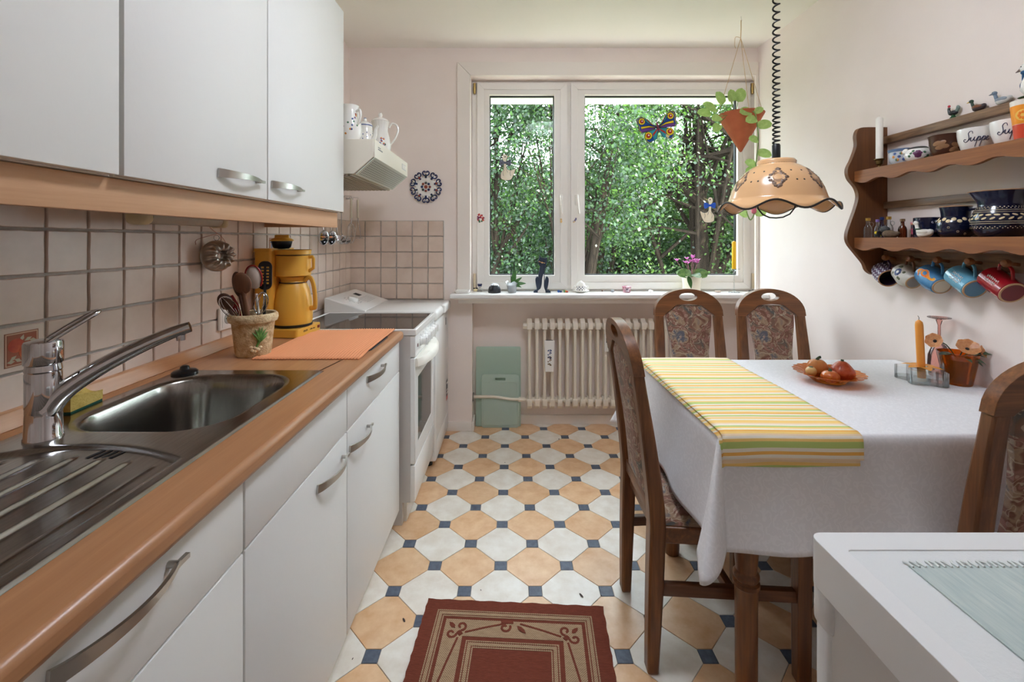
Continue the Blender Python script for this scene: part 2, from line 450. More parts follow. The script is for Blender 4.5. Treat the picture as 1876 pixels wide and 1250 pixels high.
# --- wall tiles, each with its own slightly wavy edge
m_tile = mat('beige_wall_tile', (222, 204, 190), .3, col2=(205, 183, 168), ns=7, rnd=.08, contrast=(.35, .75), det=4, bump=.04, bs=30)
m_tgrout = mat('wall_grout', (190, 184, 177), .85, col2=(168, 161, 154), ns=40)
P = .103
def wall_tile_mesh(seed, cut=1.0):
    rr = random.Random(seed); h = P / 2 - .0028; n = 4; ring = []
    for sx, sy, dx, dy in ((-1, -1, 1, 0), (1, -1, 0, 1), (1, 1, -1, 0), (-1, 1, 0, -1)):
        for i in range(n):
            t = 2 * i / n
            j = rr.uniform(-.0014, .0006) if i else -.0012
            px, py = sx * h + dx * t * h, sy * h + dy * t * h
            px += (-dy) * -j; py += dx * -j
            ring.append((px * cut if cut != 1 else px, py))
    N = len(ring)
    vs = [(x, 0, z) for x, z in ring] + [(x * 1, -.0045, z * 1) for x, z in ring] + [(x * .965, -.0068, z * .965) for x, z in ring]
    fs = [tuple(range(2 * N, 3 * N))]
    for i in range(N):
        j = (i + 1) % N; fs += [(i, j, N + j, N + i), (N + i, N + j, 2 * N + j, 2 * N + i)]
    me = bpy.data.meshes.new('wall_tile'); me.from_pydata(vs, [], fs)
    me.update(); me.materials.append(m_tile); return me
tmesh = [wall_tile_mesh(s) for s in range(6)]
ZT0 = 1.3775
build('grout_bed', MB().box(XL, XL + .003, .60, YB, .86, ZT0), m_tgrout, wall_left, smooth=False)
build('grout_bed', MB().box(XL, -.4455, YB - .003, YB, .80, ZT0), m_tgrout, wall_back, smooth=False)
build('edge_strip', MB().box(-.447, -.4435, YB - .008, YB, .80, ZT0), mat('white_strip', (226, 220, 214), .4), wall_back, smooth=False)
def wt(parent, loc, rz, me):
    o = bpy.data.objects.new('wall_tile', me); COL.objects.link(o); o.parent = parent; o.location = loc; o.rotation_euler = (0, 0, rz); return o
fruit_tiles = []
for row in range(5):
    z = ZT0 - P * (row + .5)
    for c in range(-4, 19):
        y = 1.0284 + P * (c + .5)
        if y + P / 2 > YB + .012: continue
        o = wt(wall_left, (XL + .003, y, z), PI / 2, random.choice(tmesh))
        if (row, c) in ((3, -1), (1, 9)): fruit_tiles.append((o, row))
    for c in range(6):
        wt(wall_back, (-1.0655 + P * (c + .5), YB - .003, z), 0, random.choice(tmesh))
# printed motif on two of the tiles: framed apples / small posy
m_pr = [mat('print_brown', (150, 96, 70), .35), mat('print_pale', (214, 176, 146), .35), mat('print_red', (176, 52, 40), .3, col2=(206, 96, 52), ns=30),
        mat('print_yellow', (222, 150, 70), .3, col2=(190, 60, 44), ns=25), mat('print_leaf', (186, 176, 150), .35), mat('print_blue', (120, 140, 170), .35)]
for o, row in fruit_tiles:
    a = build('tile_print', MB().prism([(-.034, -.036), (.034, -.036), (.034, .036), (-.034, .036)], -.0074, -.006), m_pr[0], o, smooth=False)
    build('print_field', MB().prism([(-.030, -.032), (.030, -.032), (.030, .032), (-.030, .032)], -.0077, -.007), m_pr[1] if row == 1 else m_pr[0], a, smooth=False)
    if row == 3:
        build('print_field', MB().prism([(-.032, -.034), (.032, -.034), (.032, .034), (-.032, .034)], -.0075, -.007), m_pr[1], a, smooth=False)
        build('print_field', MB().prism([(-.029, -.031), (.029, -.031), (.029, .031), (-.029, .031)], -.0079, -.007), mat('print_rust', (158, 84, 56), .35), a, smooth=False)
        build('print_apple', MB().prism(circ(-.012, .008, .016, .015), -.0083, -.007), m_pr[2], a)
        build('print_apple', MB().prism(circ(.011, -.008, .018, .017), -.0086, -.007), m_pr[3], a)
        lf = MB()
        for (x, z, an) in ((0, .022, 1.2), (.012, .018, .4), (.022, .014, -.2), (-.018, -.018, .6), (-.022, -.025, 0), (-.008, -.024, -.5)):
            lf.prism([(x + math.cos(t + an) * .008 * (1 if i % 2 == 0 else .5), z + math.sin(t + an) * .008 * (1 if i % 2 == 0 else .5)) for i, t in enumerate((0, PI / 2, PI, 1.5 * PI))], -.0082, -.007)
        build('print_leaves', lf, m_pr[4], a, smooth=False)
    else:
        lf = MB()
        for i in range(14): lf.prism(circ(random.uniform(-.024, .024), random.uniform(-.026, .026), .005, .004, 8), -.0082, -.007)
        build('print_posy', lf, m_pr[5], a, smooth=False)

# ================================================================== outside: trees beyond the window
m_bark = mat('bark', (46, 38, 30), .9, col2=(26, 21, 17), ns=6, stretch=(4, 4, .6), bump=.6, bs=20, bd=.02, spec=.1)
def leaf_mat(name, cols):
    m = bpy.data.materials.new(name); m.use_nodes = True; t = NT(m); t.n.clear()
    out = t.node('ShaderNodeOutputMaterial'); g = t.node('ShaderNodeNewGeometry')
    c = t.ramp(g.outputs['Random Per Island'], [(i / (len(cols) - 1), k) for i, k in enumerate(cols)])
    d = t.node('ShaderNodeBsdfPrincipled'); d.inputs['Roughness'].default_value = .45; t.link(c, d.inputs['Base Color'])
    tl = t.node('ShaderNodeBsdfTranslucent'); t.link(t.mix(.5, c, lin((112, 160, 62))), tl.inputs['Color'])
    mx = t.node('ShaderNodeMixShader'); mx.inputs[0].default_value = .3
    t.link(d.outputs[0], mx.inputs[1]); t.link(tl.outputs[0], mx.inputs[2]); t.link(mx.outputs[0], out.inputs[0]); return m
m_leafs = [leaf_mat('leaf_green', [(12, 24, 16), (24, 42, 26), (40, 66, 36)]),
           leaf_mat('leaf_fresh', [(16, 32, 15), (38, 60, 27), (76, 100, 46)]),
           leaf_mat('leaf_deep', [(8, 18, 14), (18, 34, 24), (34, 56, 38)])]
def leaves_mesh(name, centres, per, spread, size, m, seed):
    size *= .68; per = int(per * 1.75)
    rg = np.random.default_rng(seed); n = len(centres) * per
    C = np.repeat(np.asarray(centres), per, axis=0) + rg.normal(0, 1, (n, 3)) * np.array([spread, spread, spread * .55])
    d = rg.normal(0, 1, (n, 3)); d[:, 2] -= .5; d /= np.linalg.norm(d, axis=1)[:, None]
    nr = rg.normal(0, 1, (n, 3)); nr[:, 2] += 1.0
    w = np.cross(d, nr); w /= (np.linalg.norm(w, axis=1)[:, None] + 1e-9)
    up = np.cross(w, d)
    L = (size * rg.uniform(.6, 1.3, n))[:, None]
    a = C; b = C + d * L * .5 + w * L * .32 + up * L * .06; c = C + d * L; e = C + d * L * .5 - w * L * .32 + up * L * .06
    V = np.stack([a, b, c, e], 1).reshape(-1, 3)
    me = bpy.data.meshes.new(name); me.vertices.add(len(V)); me.vertices.foreach_set('co', V.ravel())
    me.loops.add(n * 4); me.polygons.add(n)
    me.loops.foreach_set('vertex_index', np.arange(n * 4, dtype=np.int32))
    me.polygons.foreach_set('loop_start', np.arange(n, dtype=np.int32) * 4); me.polygons.foreach_set('loop_total', np.full(n, 4, np.int32))
    me.update(); me.validate(); me.materials.append(m); return me
GROUND = -5.5
def tree(label, x, y, h, crown, trunk_r, lean, ncl, per, size, spread, m, seed, fork=None, low=0.0, cat='tree', name='leafy_tree'):
    rr = random.Random(seed); root = thing(name, label, cat, (x, y, GROUND), group='trees outside the window')
    cz, rx, ry, rz = crown      # crown centre height above ground and radii
    top = cz + rz * .55
    mb = MB()
    path = catmull([(0, 0, 0), (lean[0] * .2, lean[1] * .2, top * .3), (lean[0] * .55 + .1, lean[1] * .5, top * .6), (lean[0], lean[1], top)], 5)
    mb.tube(path, [trunk_r * (1.15 - .8 * i / (len(path) - 1)) for i in range(len(path))], 9)
    cl = []
    for i in range(ncl):
        while True:
            u = Vector((rr.uniform(-1, 1), rr.uniform(-1, 1), rr.uniform(-1, 1)))
            if .25 < u.length < 1 and not (fork and u.z < .45 and u.y < .35 and abs(u.x) < .32): break
        cl.append((lean[0] * .7 + u.x * rx, lean[1] * .7 + u.y * ry, cz + u.z * rz + low * 0))
    nb = 16
    for i in range(nb):
        tgt = Vector(cl[rr.randrange(len(cl))]); s = path[rr.randrange(len(path) // 3, len(path) - 1)]
        if tgt.z < s.z - 1: tgt.z = s.z + rr.uniform(-.3, 1.5)
        mid = s.lerp(tgt, .5) + Vector((0, 0, rr.uniform(-.2, .5)))
        r0 = trunk_r * rr.uniform(.22, .42)
        mb.tube(catmull([s, mid, tgt], 4), [r0 * (1 - .85 * k / 8) for k in range(9)], 6)
        for j in range(3):
            t2 = Vector(cl[rr.randrange(len(cl))])
            if (t2 - mid).length < 3.2: mb.tube([mid, mid.lerp(t2, .5) + Vector((0, 0, .15)), t2], [r0 * .5, r0 * .3, r0 * .1], 5)
    if fork:
        for pts, r0 in fork:
            pp = catmull(pts, 5); mb.tube(pp, [r0 * (1 - .55 * k / (len(pp) - 1)) for k in range(len(pp))], 8)
    build('trunk', mb, m_bark, root, recalc=False)
    me = leaves_mesh('foliage', cl, per, spread, size, m, seed)
    o = bpy.data.objects.new('foliage', me); COL.objects.link(o); o.parent = root; o['kind'] = 'stuff'
    return root
# near row: an oak-like tree filling the wide pane, a second behind the narrow one, then a farther belt
tree('big forked tree with a thick brown trunk behind the wide pane', 4.15, 10.2, 12, (8.2, 2.7, 2.2, 2.9), .30, (.1, .2), 88, 300, .125, .42, m_leafs[1], 11,
     fork=[([(.1, 0, 5.2), (.45, .1, 6.4), (.65, .1, 7.6), (.9, .2, 9.2)], .17), ([(0, 0, 4.6), (-1.2, .2, 5.0), (-2.4, .3, 5.6), (-3.4, .3, 6.6)], .10), ([(.1, 0, 5.6), (1.3, .1, 7.0), (2.4, .2, 8.6)], .10)])
tree('slim dark tree with upright branches left of the butterfly', 1.45, 9.2, 12, (9.0, 1.9, 1.8, 2.6), .12, (-.2, .3), 58, 260, .115, .40, m_leafs[0], 12,
     fork=[([(0, 0, 5.0), (.3, 0, 7.2), (.75, .1, 9.4)], .08), ([(0, 0, 4.5), (-.5, 0, 7.2), (-.65, .1, 9.6)], .07), ([(.05, 0, 4.4), (.2, .1, 6.0), (.5, .1, 8.0)], .09)])
tree('light leafy tree seen through the narrow pane', -.55, 9.6, 12, (8.7, 1.6, 1.6, 2.8), .12, (.2, .2), 46, 240, .115, .40, m_leafs[0], 13,
     fork=[([(0, 0, 5.6), (.4, 0, 6.7), (1.15, .1, 7.8)], .07)])
tree('low bushy tree filling the foot of the narrow pane', .2, 11.5, 8, (5.9, 2.4, 1.8, 1.5), .15, (0, 0), 60, 280, .12, .42, m_leafs[2], 14)
tree('low dense tree filling the foot of the wide pane', 3.0, 13.0, 8, (5.6, 3.0, 1.6, 1.6), .2, (0, 0), 70, 280, .13, .45, m_leafs[0], 15,
     fork=[([(-1.0, -2.2, 2.5), (-1.05, -2.2, 5.2), (-.85, -2.2, 6.6)], .17), ([(-1.0, -2.2, 4.4), (-.75, -2.2, 5.6), (-.5, -2.1, 6.7)], .12)])
tree('tall deep green tree at the far side of the wide pane', 7.0, 12.5, 12, (7.2, 2.6, 2.2, 3.0), .25, (0, 0), 70, 280, .13, .45, m_leafs[2], 16)
for i, (x, y, cz, rx, rz, mi) in enumerate(((-3.6, 15, 6.6, 3.0, 3.0, 2), (.8, 17, 6.4, 3.6, 3.2, 2), (5.2, 18, 7.4, 3.8, 3.8, 0), (9.8, 18, 7.2, 3.6, 3.6, 2))):
    tree(('distant tree left of the narrow pane', 'distant dark tree between the two sashes', 'distant tall tree behind the forked one', 'distant tree behind the hanging plant')[i],
         x, y, 12, (cz, rx, 2.2, rz), .25, (0, 0), 95, 300, .21, .6, m_leafs[mi], 30 + i)
for i, (x, y, cz, rx, rz, mi) in enumerate(((-6.2, 7.0, 7.4, 2.4, 3.2, 0), (-11.0, 8.5, 7.6, 2.8, 3.4, 2), (-8.0, 12.5, 7.6, 3.0, 3.4, 1), (13.5, 9.5, 7.4, 3.0, 3.4, 0))):  # out-of-view trees, added to keep open-sky light off the right wall
    tree(('unseen leafy tree added to block sky light, out past the narrow pane', 'second unseen tree added to block sky light, farther along the house wall', 'unseen fresh green tree added to block sky light before the far belt', 'unseen leafy tree added to block sky light past the shelf end of the window')[i],
         x, y, 12, (cz, rx, 2.4, rz), .22, (0, 0), 80, 200, .15, .5, m_leafs[mi], 50 + i)
struct('path', MB().box(-14, 16, 3.6, 8.2, GROUND, GROUND + .03), mat('added_bounce_gravel', (150, 146, 138), .95, col2=(132, 128, 120), ns=3), smooth=False)  # unseen pale strip, added to bounce sunlight up onto the ceiling
struct('ground', MB().box(-60, 60, 3.5, 90, GROUND - .3, GROUND), mat('meadow', (78, 96, 50), .95, col2=(60, 78, 40), ns=.6), smooth=False)

# ================================================================== kitchen units
m_front = mat('white_laminate', (232, 232, 230), .42, bump=.22, bs=9, bd=.004, bstretch=(1, 1.6, 1))
m_carc = mat('carcass_white', (222, 219, 213), .5)
m_gap = mat('unit_shadow_gap', (150, 144, 136), .7)
m_beech = wood_mat('beech_laminate', (170, 120, 82), (190, 140, 100), axis=1, scale=1.0, rough=.33, rings=.4, bump=.05)
m_beech2 = wood_mat('beech_rail', (196, 150, 112), (214, 170, 132), axis=1, scale=1.0, rough=.45, rings=.3, bump=.05)
m_hand = mat('brushed_nickel', (188, 185, 180), .32, 1)
m_steel = mat('stainless_steel', (164, 161, 157), .22, 1, col2=(146, 143, 139), ns=30, stretch=(8, .4, 1), contrast=(.3, .7))
m_chrome = mat('chrome', (205, 206, 210), .06, 1)
m_enamel = mat('white_enamel', (236, 236, 234), .22, coat=.3)
m_dark = mat('dark_gap', (30, 30, 32), .6)

def bow_handle(L=.19):
    n = 18; vs = []; fs = []
    for i in range(n + 1):
        t = i / n; b = .026 * max(0, math.sin(PI * min(1, t * 1.02))) ** .75
        if t > .94: b = max(b, .010)
        h = .0075 * (1 - t) ** 1.3 + .0035; th = .0035 + .0015 * t
        tilt = .5 * (1 - t)
        y = -L / 2 + L * t
        for sx, sz in ((0, -1), (1, -1), (1, 1), (0, 1)):
            vs.append((b + (sx - .0) * th * 1.3 + (.004 * tilt if sz > 0 else 0), y, sz * h))
    for i in range(n):
        for k in range(4):
            fs.append((i * 4 + k, i * 4 + (k + 1) % 4, i * 4 + 4 + (k + 1) % 4, i * 4 + 4 + k))
    fs.append((0, 1, 2, 3)); fs.append((n * 4 + 3, n * 4 + 2, n * 4 + 1, n * 4))
    mb = MB().add(vs, fs)
    mb.tube([(-.001, L / 2 - .02, 0), (.016, L / 2 - .02, 0)], .005, 10)
    return mb
_h = None
def put_handle(parent, x, y, z):
    global _h
    if _h is None:
        _h = build('handle', bow_handle(), m_hand, parent, angle=50); h = _h
    else:
        h = _h.copy(); COL.objects.link(h); h.parent = parent
    h.location = Vector((x, y, z)) - root_loc(parent)
    return h
FX = -.485
units = ((.31, .8195, 'near', 'white base cabinet nearest the camera with a long-handled drawer below the drainer'),
         (.8225, 1.3315, 'mid', 'white base cabinet under the sink bowl, its door handle at the far corner'),
         (1.3345, 1.952, 'end', 'white base cabinet at the end of the worktop, next to the cooker'))
for y0, y1, kind, lab in units:
    r = thing('base_cabinet', lab, 'cabinet', (-.78, (y0 + y1) / 2, 0), group='base cabinets under the worktop')
    z_top = .8205
    if kind == 'end': cb = MB().box(-1.045, FX - .021, y0 + .001, y1, .085, z_top)
    else:   # open-topped box so that the sink bowl can hang in it
        cb = MB().box(-1.045, FX - .021, y0 + .001, y0 + .018, .085, z_top).box(-1.045, FX - .021, y1 - .018, y1, .085, z_top)
        cb.box(-1.045, FX - .021, y0 + .018, y1 - .018, .085, .103).box(-1.045, -1.03, y0 + .018, y1 - .018, .103, z_top)
    build('body', cb, m_carc, r, world=True, smooth=False)
    build('plinth', MB().box(-1.0, FX - .06, y0, y1, 0, .085), m_carc, r, world=True, smooth=False)
    df = build('drawer_front', MB().box(FX - .02, FX, y0 + .0015, y1 - .0015, .688, .818, .002), m_front, r, world=True)
    dd = build('door', MB().box(FX - .02, FX, y0 + .0015, y1 - .0015, .086, .684, .002), m_front, r, world=True)
    if kind == 'near':
        put_handle(df, FX, (y0 + y1) / 2, .792); 
    elif kind == 'mid': put_handle(dd, FX, y1 - .115, .632)
    else:
        put_handle(df, FX, (y0 + y1) / 2 - .04, .785); put_handle(dd, FX, y0 + .105, .628)

# worktop with a cut-out for the bowl and the upstand against the tiles
WZ = .858
wt_ = thing('worktop', 'beech-look laminate worktop running along the tiled wall', 'worktop', (-.77, 1.1, .822))
bowl_hole = rrect(-.975, -.585, .345, 1.34, .05, 4)
build('top', MB().prism([(-1.06, .29), (-.467, .29), (-.467, 1.957), (-1.06, 1.957)], .822, WZ, [bowl_hole[::-1]], plane='xy'), m_beech, wt_, world=True, bevel=.011)
up = MB().prism([(-1.0605, WZ), (-1.030, WZ), (-1.034, WZ + .012), (-1.046, WZ + .034), (-1.0605, WZ + .036)], .29, 1.955, plane='xz')
build('upstand', up, m_beech, wt_, world=True, bevel=.002)

# sink: rim, bowl and ribbed drainer pressed from one sheet
sx0, sx1, sy0, sy1 = -.993, -.5624, .325, 1.356
def sstep(a, b, x):
    t = min(1, max(0, (x - a) / (b - a))); return t * t * (3 - 2 * t)
def sdr(x, y, x0, x1, y0, y1, r):
    qx = abs(x - (x0 + x1) / 2) - (x1 - x0) / 2 + r; qy = abs(y - (y0 + y1) / 2) - (y1 - y0) / 2 + r
    return math.hypot(max(qx, 0), max(qy, 0)) + min(max(qx, qy), 0) - r
def sink_z(u, v):
    x = sx0 + (sx1 - sx0) * u; y = sy0 + (sy1 - sy0) * v
    e = sdr(x, y, sx0, sx1, sy0, sy1, .02)
    z = WZ + .0045 - .004 * sstep(-.006, 0, e)
    b = sdr(x, y, -.945, -.612, .925, 1.297, .10)
    if b < .012:
        z -= .004 * sstep(.012, .0, b) + .150 * sstep(.0, -.034, b)
        if b < -.034: z -= .004 * sstep(-.034, -.17, b)
    ye = .862 - 2.2 * (x + .80) ** 2 * (1 if x < -.8 else .55)
    d = max(sdr(x, y, -.972, -.585, .30, 1.0, .03), y - ye)
    rec = sstep(0, -.014, d)
    z -= .007 * rec
    if d < 0:
        for k in range(6):
            xc = -.905 + .0567 * k + .02 * max(0, (y - .70)) * (k - 2.5) * -.6
            w = abs(x - xc)
            if w < .008: z += .0062 * sstep(.0075, .0, w) * sstep(.0, -.03, d + .03)
    return (x, y, z)
sk = thing('kitchen_sink', 'stainless steel inset sink with one bowl and ribbed drainer', 'sink', (-.78, .84, .70))
build('basin', MB().grid(sink_z, 200, 220), m_steel, sk, world=True, angle=180, recalc=False)
build('drain', MB().lathe([(0, 0), (.036, 0), (.040, .002), (.040, .004), (.032, .005), (0, .003)], 24, T(-.78, 1.11, .7055)), m_chrome, sk, world=True)
sl = MB()
for k in range(4): sl.add([(-.772 + .014 * k, .818, .8566), (-.765 + .014 * k, .818, .8566), (-.759 + .014 * k, .848, .8566), (-.766 + .014 * k, .848, .8566)], [(0, 1, 2, 3)])
build('overflow_slots', sl, m_dark, sk, world=True, smooth=False)
kn = MB().lathe([(0, 0), (.033, 0), (.033, .005), (.028, .009), (.013, .012), (.011, .02), (.006, .023), (0, .023)], 26)
one('waste_knob', kn, mat('black_plastic', (20, 20, 22), .3), 'round black plug lying at the far corner of the sink rim', 'plug', (-.952, 1.318, WZ + .0047))

# mixer tap
tp = thing('mixer_tap', 'chrome single-lever mixer tap standing beside the sink bowl', 'tap', (-.918, .888, WZ + .004))
build('body', MB().lathe([(0, 0), (.030, 0), (.030, .004), (.0285, .006), (.0275, .05), (.0272, .052), (.0272, .0535), (.0275, .055), (.0275, .128), (.0268, .130), (.0268, .132), (.028, .134), (.0265, .145), (0, .145)], 36), m_chrome, tp)
build('cap', MB().lathe([(0, .147), (.0285, .147), (.0295, .149), (.0295, .186), (.028, .190), (.012, .194), (0, .194)], 36), m_chrome, tp)
spt = catmull([(.004, .002, .055), (.026, .015, .088), (.070, .040, .125), (.125, .071, .160), (.175, .099, .185), (.205, .116, .196)], 6)
build('spout', MB().tube(spt, [.030 - .0155 * (i / (len(spt) - 1)) ** .6 for i in range(len(spt))], 18, flat=.80).lathe([(0, -.016), (.009, -.016), (.0095, -.004), (0, -.002)], 16, T(.190, .108, .184)), m_chrome, tp)
lev = []
dxy = Vector((.64, .77, 0)); sd = Vector((.77, -.64, 0))
for (a, s, z) in ((.004, -.019, .188), (.055, -.019, .214), (.100, -.014, .235), (.112, 0, .239), (.100, .014, .235), (.055, .019, .214), (.004, .019, .188)):
    lev.append(dxy * a * .72 + sd * s + Vector((0, 0, z)))
build('lever', MB().tube(catmull(lev, 5), .0046, 10), m_chrome, tp)

# sponge on the back rim
sp = thing('sponge', 'yellow dish sponge with a dark green scouring side', 'sponge', (-1.008, 1.05, WZ), .1)
def spf(u, v):
    x = -.022 + .044 * u; y = -.045 + .09 * v
    return (x, y, .034 + .004 * math.sin(5 * u + 2) + .006 * math.sin(4 * v + 1) * u)
msp = mat('sponge_yellow', (206, 180, 104), .95, col2=(182, 152, 72), ns=60, bump=.8, bs=140, bd=.003)
mb = MB(); g = []
N_ = 8
for j in range(N_ + 1):
    for i in range(N_ + 1):
        x, y, z = spf(i / N_, j / N_); g.append((x, y, z))
mb.grid(lambda u, v: spf(u, v), N_, N_)
kk = len(mb.v)
mb.grid(lambda u, v: (spf(u, v)[0], spf(u, v)[1], .009), N_, N_)
for j in range(N_):
    for (a, b) in ((j, j + 1), (N_ * (N_ + 1) + j, N_ * (N_ + 1) + j + 1), (j * (N_ + 1), (j + 1) * (N_ + 1)), (j * (N_ + 1) + N_, (j + 1) * (N_ + 1) + N_)):
        mb.f.append((a, b, b + kk, a + kk))
build('foam', mb, msp, sp, angle=60)
build('scourer', MB().box(-.022, .022, -.045, .045, 0, .009, .002), mat('scourer_green', (24, 70, 54), .95, bump=.6, bs=200), sp)

# wall cabinets
UX = -.725
for y0, y1, kind, lab in ((.335, .838, 'near', 'white wall cabinet nearest the camera, no handle in view'),
                          (.846, 1.3435, 'mid', 'middle white wall cabinet with a bow handle at its lower far corner'),
                          (1.3465, 1.953, 'end', 'white wall cabinet next to the extractor hood')):
    r = thing('wall_cabinet', lab, 'cabinet', (-.89, (y0 + y1) / 2, 1.36), group='wall cabinets over the worktop')
    build('body', MB().box(XL + .0005, UX - .020, y0, y1, 1.368, 2.232), m_carc, r, world=True, smooth=False)
    d = build('door', MB().box(UX - .019, UX, y0 + .001, y1 - .001, 1.370, 2.234, .002), m_front, r, world=True)
    if kind == 'mid': put_handle(d, UX, y1 - .135, 1.416)
    if kind == 'end': put_handle(d, UX, y0 + .11, 1.418)
pel = thing('light_rail', 'beech rail along the underside of the wall cabinets', 'rail', (-.76, 1.15, 1.30))
build('front_board', MB().box(-.770, -.752, .335, 1.952, 1.303, 1.367, .002), m_beech2, pel, world=True)
build('end_board', MB().box(-1.06, -.771, 1.934, 1.952, 1.305, 1.367, .002), m_beech2, pel, world=True)

# strip lamp under the cabinets
st = thing('strip_lamp', 'old striplight with yellowed end caps below the wall cabinets', 'lamp', (-.93, 1.28, 1.30))
m_ycap = mat('yellowed_plastic', (214, 198, 160), .45)
build('holder', MB().box(-.955, -.905, 1.115, 1.445, 1.332, 1.366, .005), m_ycap, st, world=True)
for y0, y1 in ((1.112, 1.150), (1.428, 1.448)):
    build('end_cap', MB().box(-.958, -.902, y0, y1, 1.288, 1.350, .016, 4), m_ycap, st, world=True)
build('tube_cover', MB().tube([(-.93, 1.150, 1.312), (-.93, 1.428, 1.312)], .021, 18), mat('prismatic_cover', (206, 198, 182), .25, trans=.3), st, world=True)

# small ring-shaped cake tin hanging below the strip lamp
ct = thing('bundt_tin', 'small fluted metal ring cake tin hanging on the tiles', 'cake tin', (-1.022, 1.57, 1.195), rot=axes((0, 0, 1), (.86, -.5, .06)).to_euler())
prof = [(.014, .000), (.0145, .02), (.016, .036), (.022, .046), (.032, .049), (.043, .044), (.049, .030), (.053, .012), (.056, .002), (.060, .001), (.060, -.001), (.055, -.001)]
def flute(a, r, z, i):
    k = max(0, min(1, (z - .004) / .03)) * (1 if r > .018 else .4)
    rr = .9 * r + .0032 * k * math.cos(12 * a + z * 75 + r * 60); zz = .9 * z + .003 * k * math.cos(12 * a + z * 75 + r * 60)
    return (rr * math.cos(a), rr * math.sin(a), zz)
build('tin', MB().lathe(prof, 96, None, flute), mat('tin_metal', (176, 168, 158), .3, 1), ct, angle=70, recalc=False, solid=.0006)
build('hanging_ring', MB().tube([(.054 + .009 + .009 * math.cos(t * PI / 6), .009 * math.sin(t * PI / 6), 0) for t in range(12)], .0012, 6, closed=True), m_chrome, ct)
stn = MB().tube(catmull([(-1.022, 1.573, 1.272), (-1.0, 1.50, 1.292), (-.955, 1.44, 1.30), (-.94, 1.42, 1.305)], 5), .0012, 5)
stn.tube(catmull([(-1.022, 1.573, 1.272), (-1.03, 1.61, 1.26), (-1.045, 1.655, 1.235), (-1.05, 1.65, 1.21), (-1.05, 1.61, 1.195)], 5), .0011, 5)
stn.tube(catmull([(-1.022, 1.573, 1.272), (-1.03, 1.53, 1.262), (-1.045, 1.50, 1.25), (-1.05, 1.505, 1.235)], 5), .0011, 5)
for v in range(len(stn.v)): stn.v[v] = tuple(Vector(stn.v[v]) - Vector((-1.0, 1.5, 1.25)))
one('string', stn, mat('pink_string', (190, 140, 124), .8), 'thin pink string tied above the hanging cake tin', 'string', (-1.0, 1.5, 1.25))

# socket
so = thing('wall_socket', 'white double wall socket on the tiles behind the flowerpot', 'socket', (XL + .010, 1.70, .963))
build('frame', MB().box(0, .012, -.078, .078, -.041, .041, .006, 3), m_white, so)
for yy in (-.036, .036):
    s_ = build('insert', MB().box(.011, .0135, yy - .03, yy + .03, -.031, .031, .003), m_white, so)
    build('well', MB().lathe([(0, .0008), (.019, .0008), (.0205, .002), (.0205, 0)], 24, T(.0132, yy, 0) @ Ry(PI / 2)), mat('socket_grey', (170, 166, 160), .5), s_)
    hl = MB()
    for zz in (-.0095, .0095): hl.lathe([(0, 0), (.0027, 0), (.0027, .0008), (0, .0008)], 10, T(.0138, yy + zz, 0) @ Ry(PI / 2))
    build('pin_hole', hl, m_dark, s_)

# ------------------------------------------------------------------ flowerpot with utensils
PX, PY, PZ = -.886, 1.552, WZ
pt = thing('utensil_pot', 'aged cream flowerpot with painted agave holding kitchen utensils', 'pot', (PX, PY, PZ))
m_pot = mat('aged_plaster', (222, 202, 162), .85, col2=(176, 132, 82), ns=38, contrast=(.42, .72), det=7, bump=.9, bs=110, bd=.006)
build('pot', MB().lathe([(0, 0), (.050, 0), (.054, .004), (.0555, .012), (.0655, .108), (.0665, .112), (.074, .116), (.0775, .126), (.076, .138), (.071, .144), (.064, .142), (.062, .13), (.05, .02), (0, .018)], 36), m_pot, pt)
fa = math.atan2(-PY, -PX)                        # side that faces the room
def pot_pt(u, v, off=.0):
    r = .0555 + (.0655 - .0555) * (v - .012) / .096 + off
    a = fa + .35 + u / r
    return (r * math.cos(a), r * math.sin(a), v)
ag = MB()
for (u1, v1, bend) in ((-.026, .086, .004), (-.018, .097, .003), (-.006, .103, .002), (.006, .101, -.002), (.017, .094, -.004), (.024, .082, -.005), (-.020, .072, .006), (.022, .070, -.006), (-.010, .094, .002), (.012, .088, -.003)):
    p0 = (-.006, .050); ps = [Vector(pot_pt(p0[0] + (u1 - p0[0]) * t + bend * math.sin(PI * t), p0[1] + (v1 - p0[1]) * t, .001 + .004 * math.sin(PI * t))) for t in (0, .2, .4, .6, .8, 1)]
    ag.tube(ps, [.0025, .0035, .0042, .0036, .0025, .0006], 6)
ag.tube([pot_pt(-.012, .036, .001), pot_pt(-.005, .056, .003)], [.0035, .005], 6)
build('agave_relief', ag, mat('agave_green', (76, 128, 58), .6, col2=(120, 164, 84), ns=60), pt)
on = MB()
for (u, v, r) in ((-.014, .033, .0075), (-.022, .025, .0065), (-.006, .027, .0075), (-.026, .036, .006), (.001, .034, .006), (-.014, .022, .006)):
    on.ball(pot_pt(u, v, -.001), (r, r, r * .9), 10, 6)
build('bulb_relief', on, mat('bulb_cream', (232, 214, 176), .6), pt)
m_sp1 = wood_mat('dark_spoon_wood', (70, 44, 30), (104, 68, 46), axis=2, rough=.6)
m_sp2 = wood_mat('brown_spoon_wood', (96, 62, 42), (132, 90, 62), axis=2, rough=.6)
def utensil(name, label, foot, head, make):
    """foot and head in pot coordinates; the local z axis runs up the handle."""
    d = Vector(head) - Vector(foot); L = d.length
    M = axes((0, -1, 0), d)
    o = thing(name, label, 'utensil', Vector((PX, PY, PZ)) + Vector(foot), group='utensils in the flowerpot', rot=M.to_euler())
    make(o, L); return o
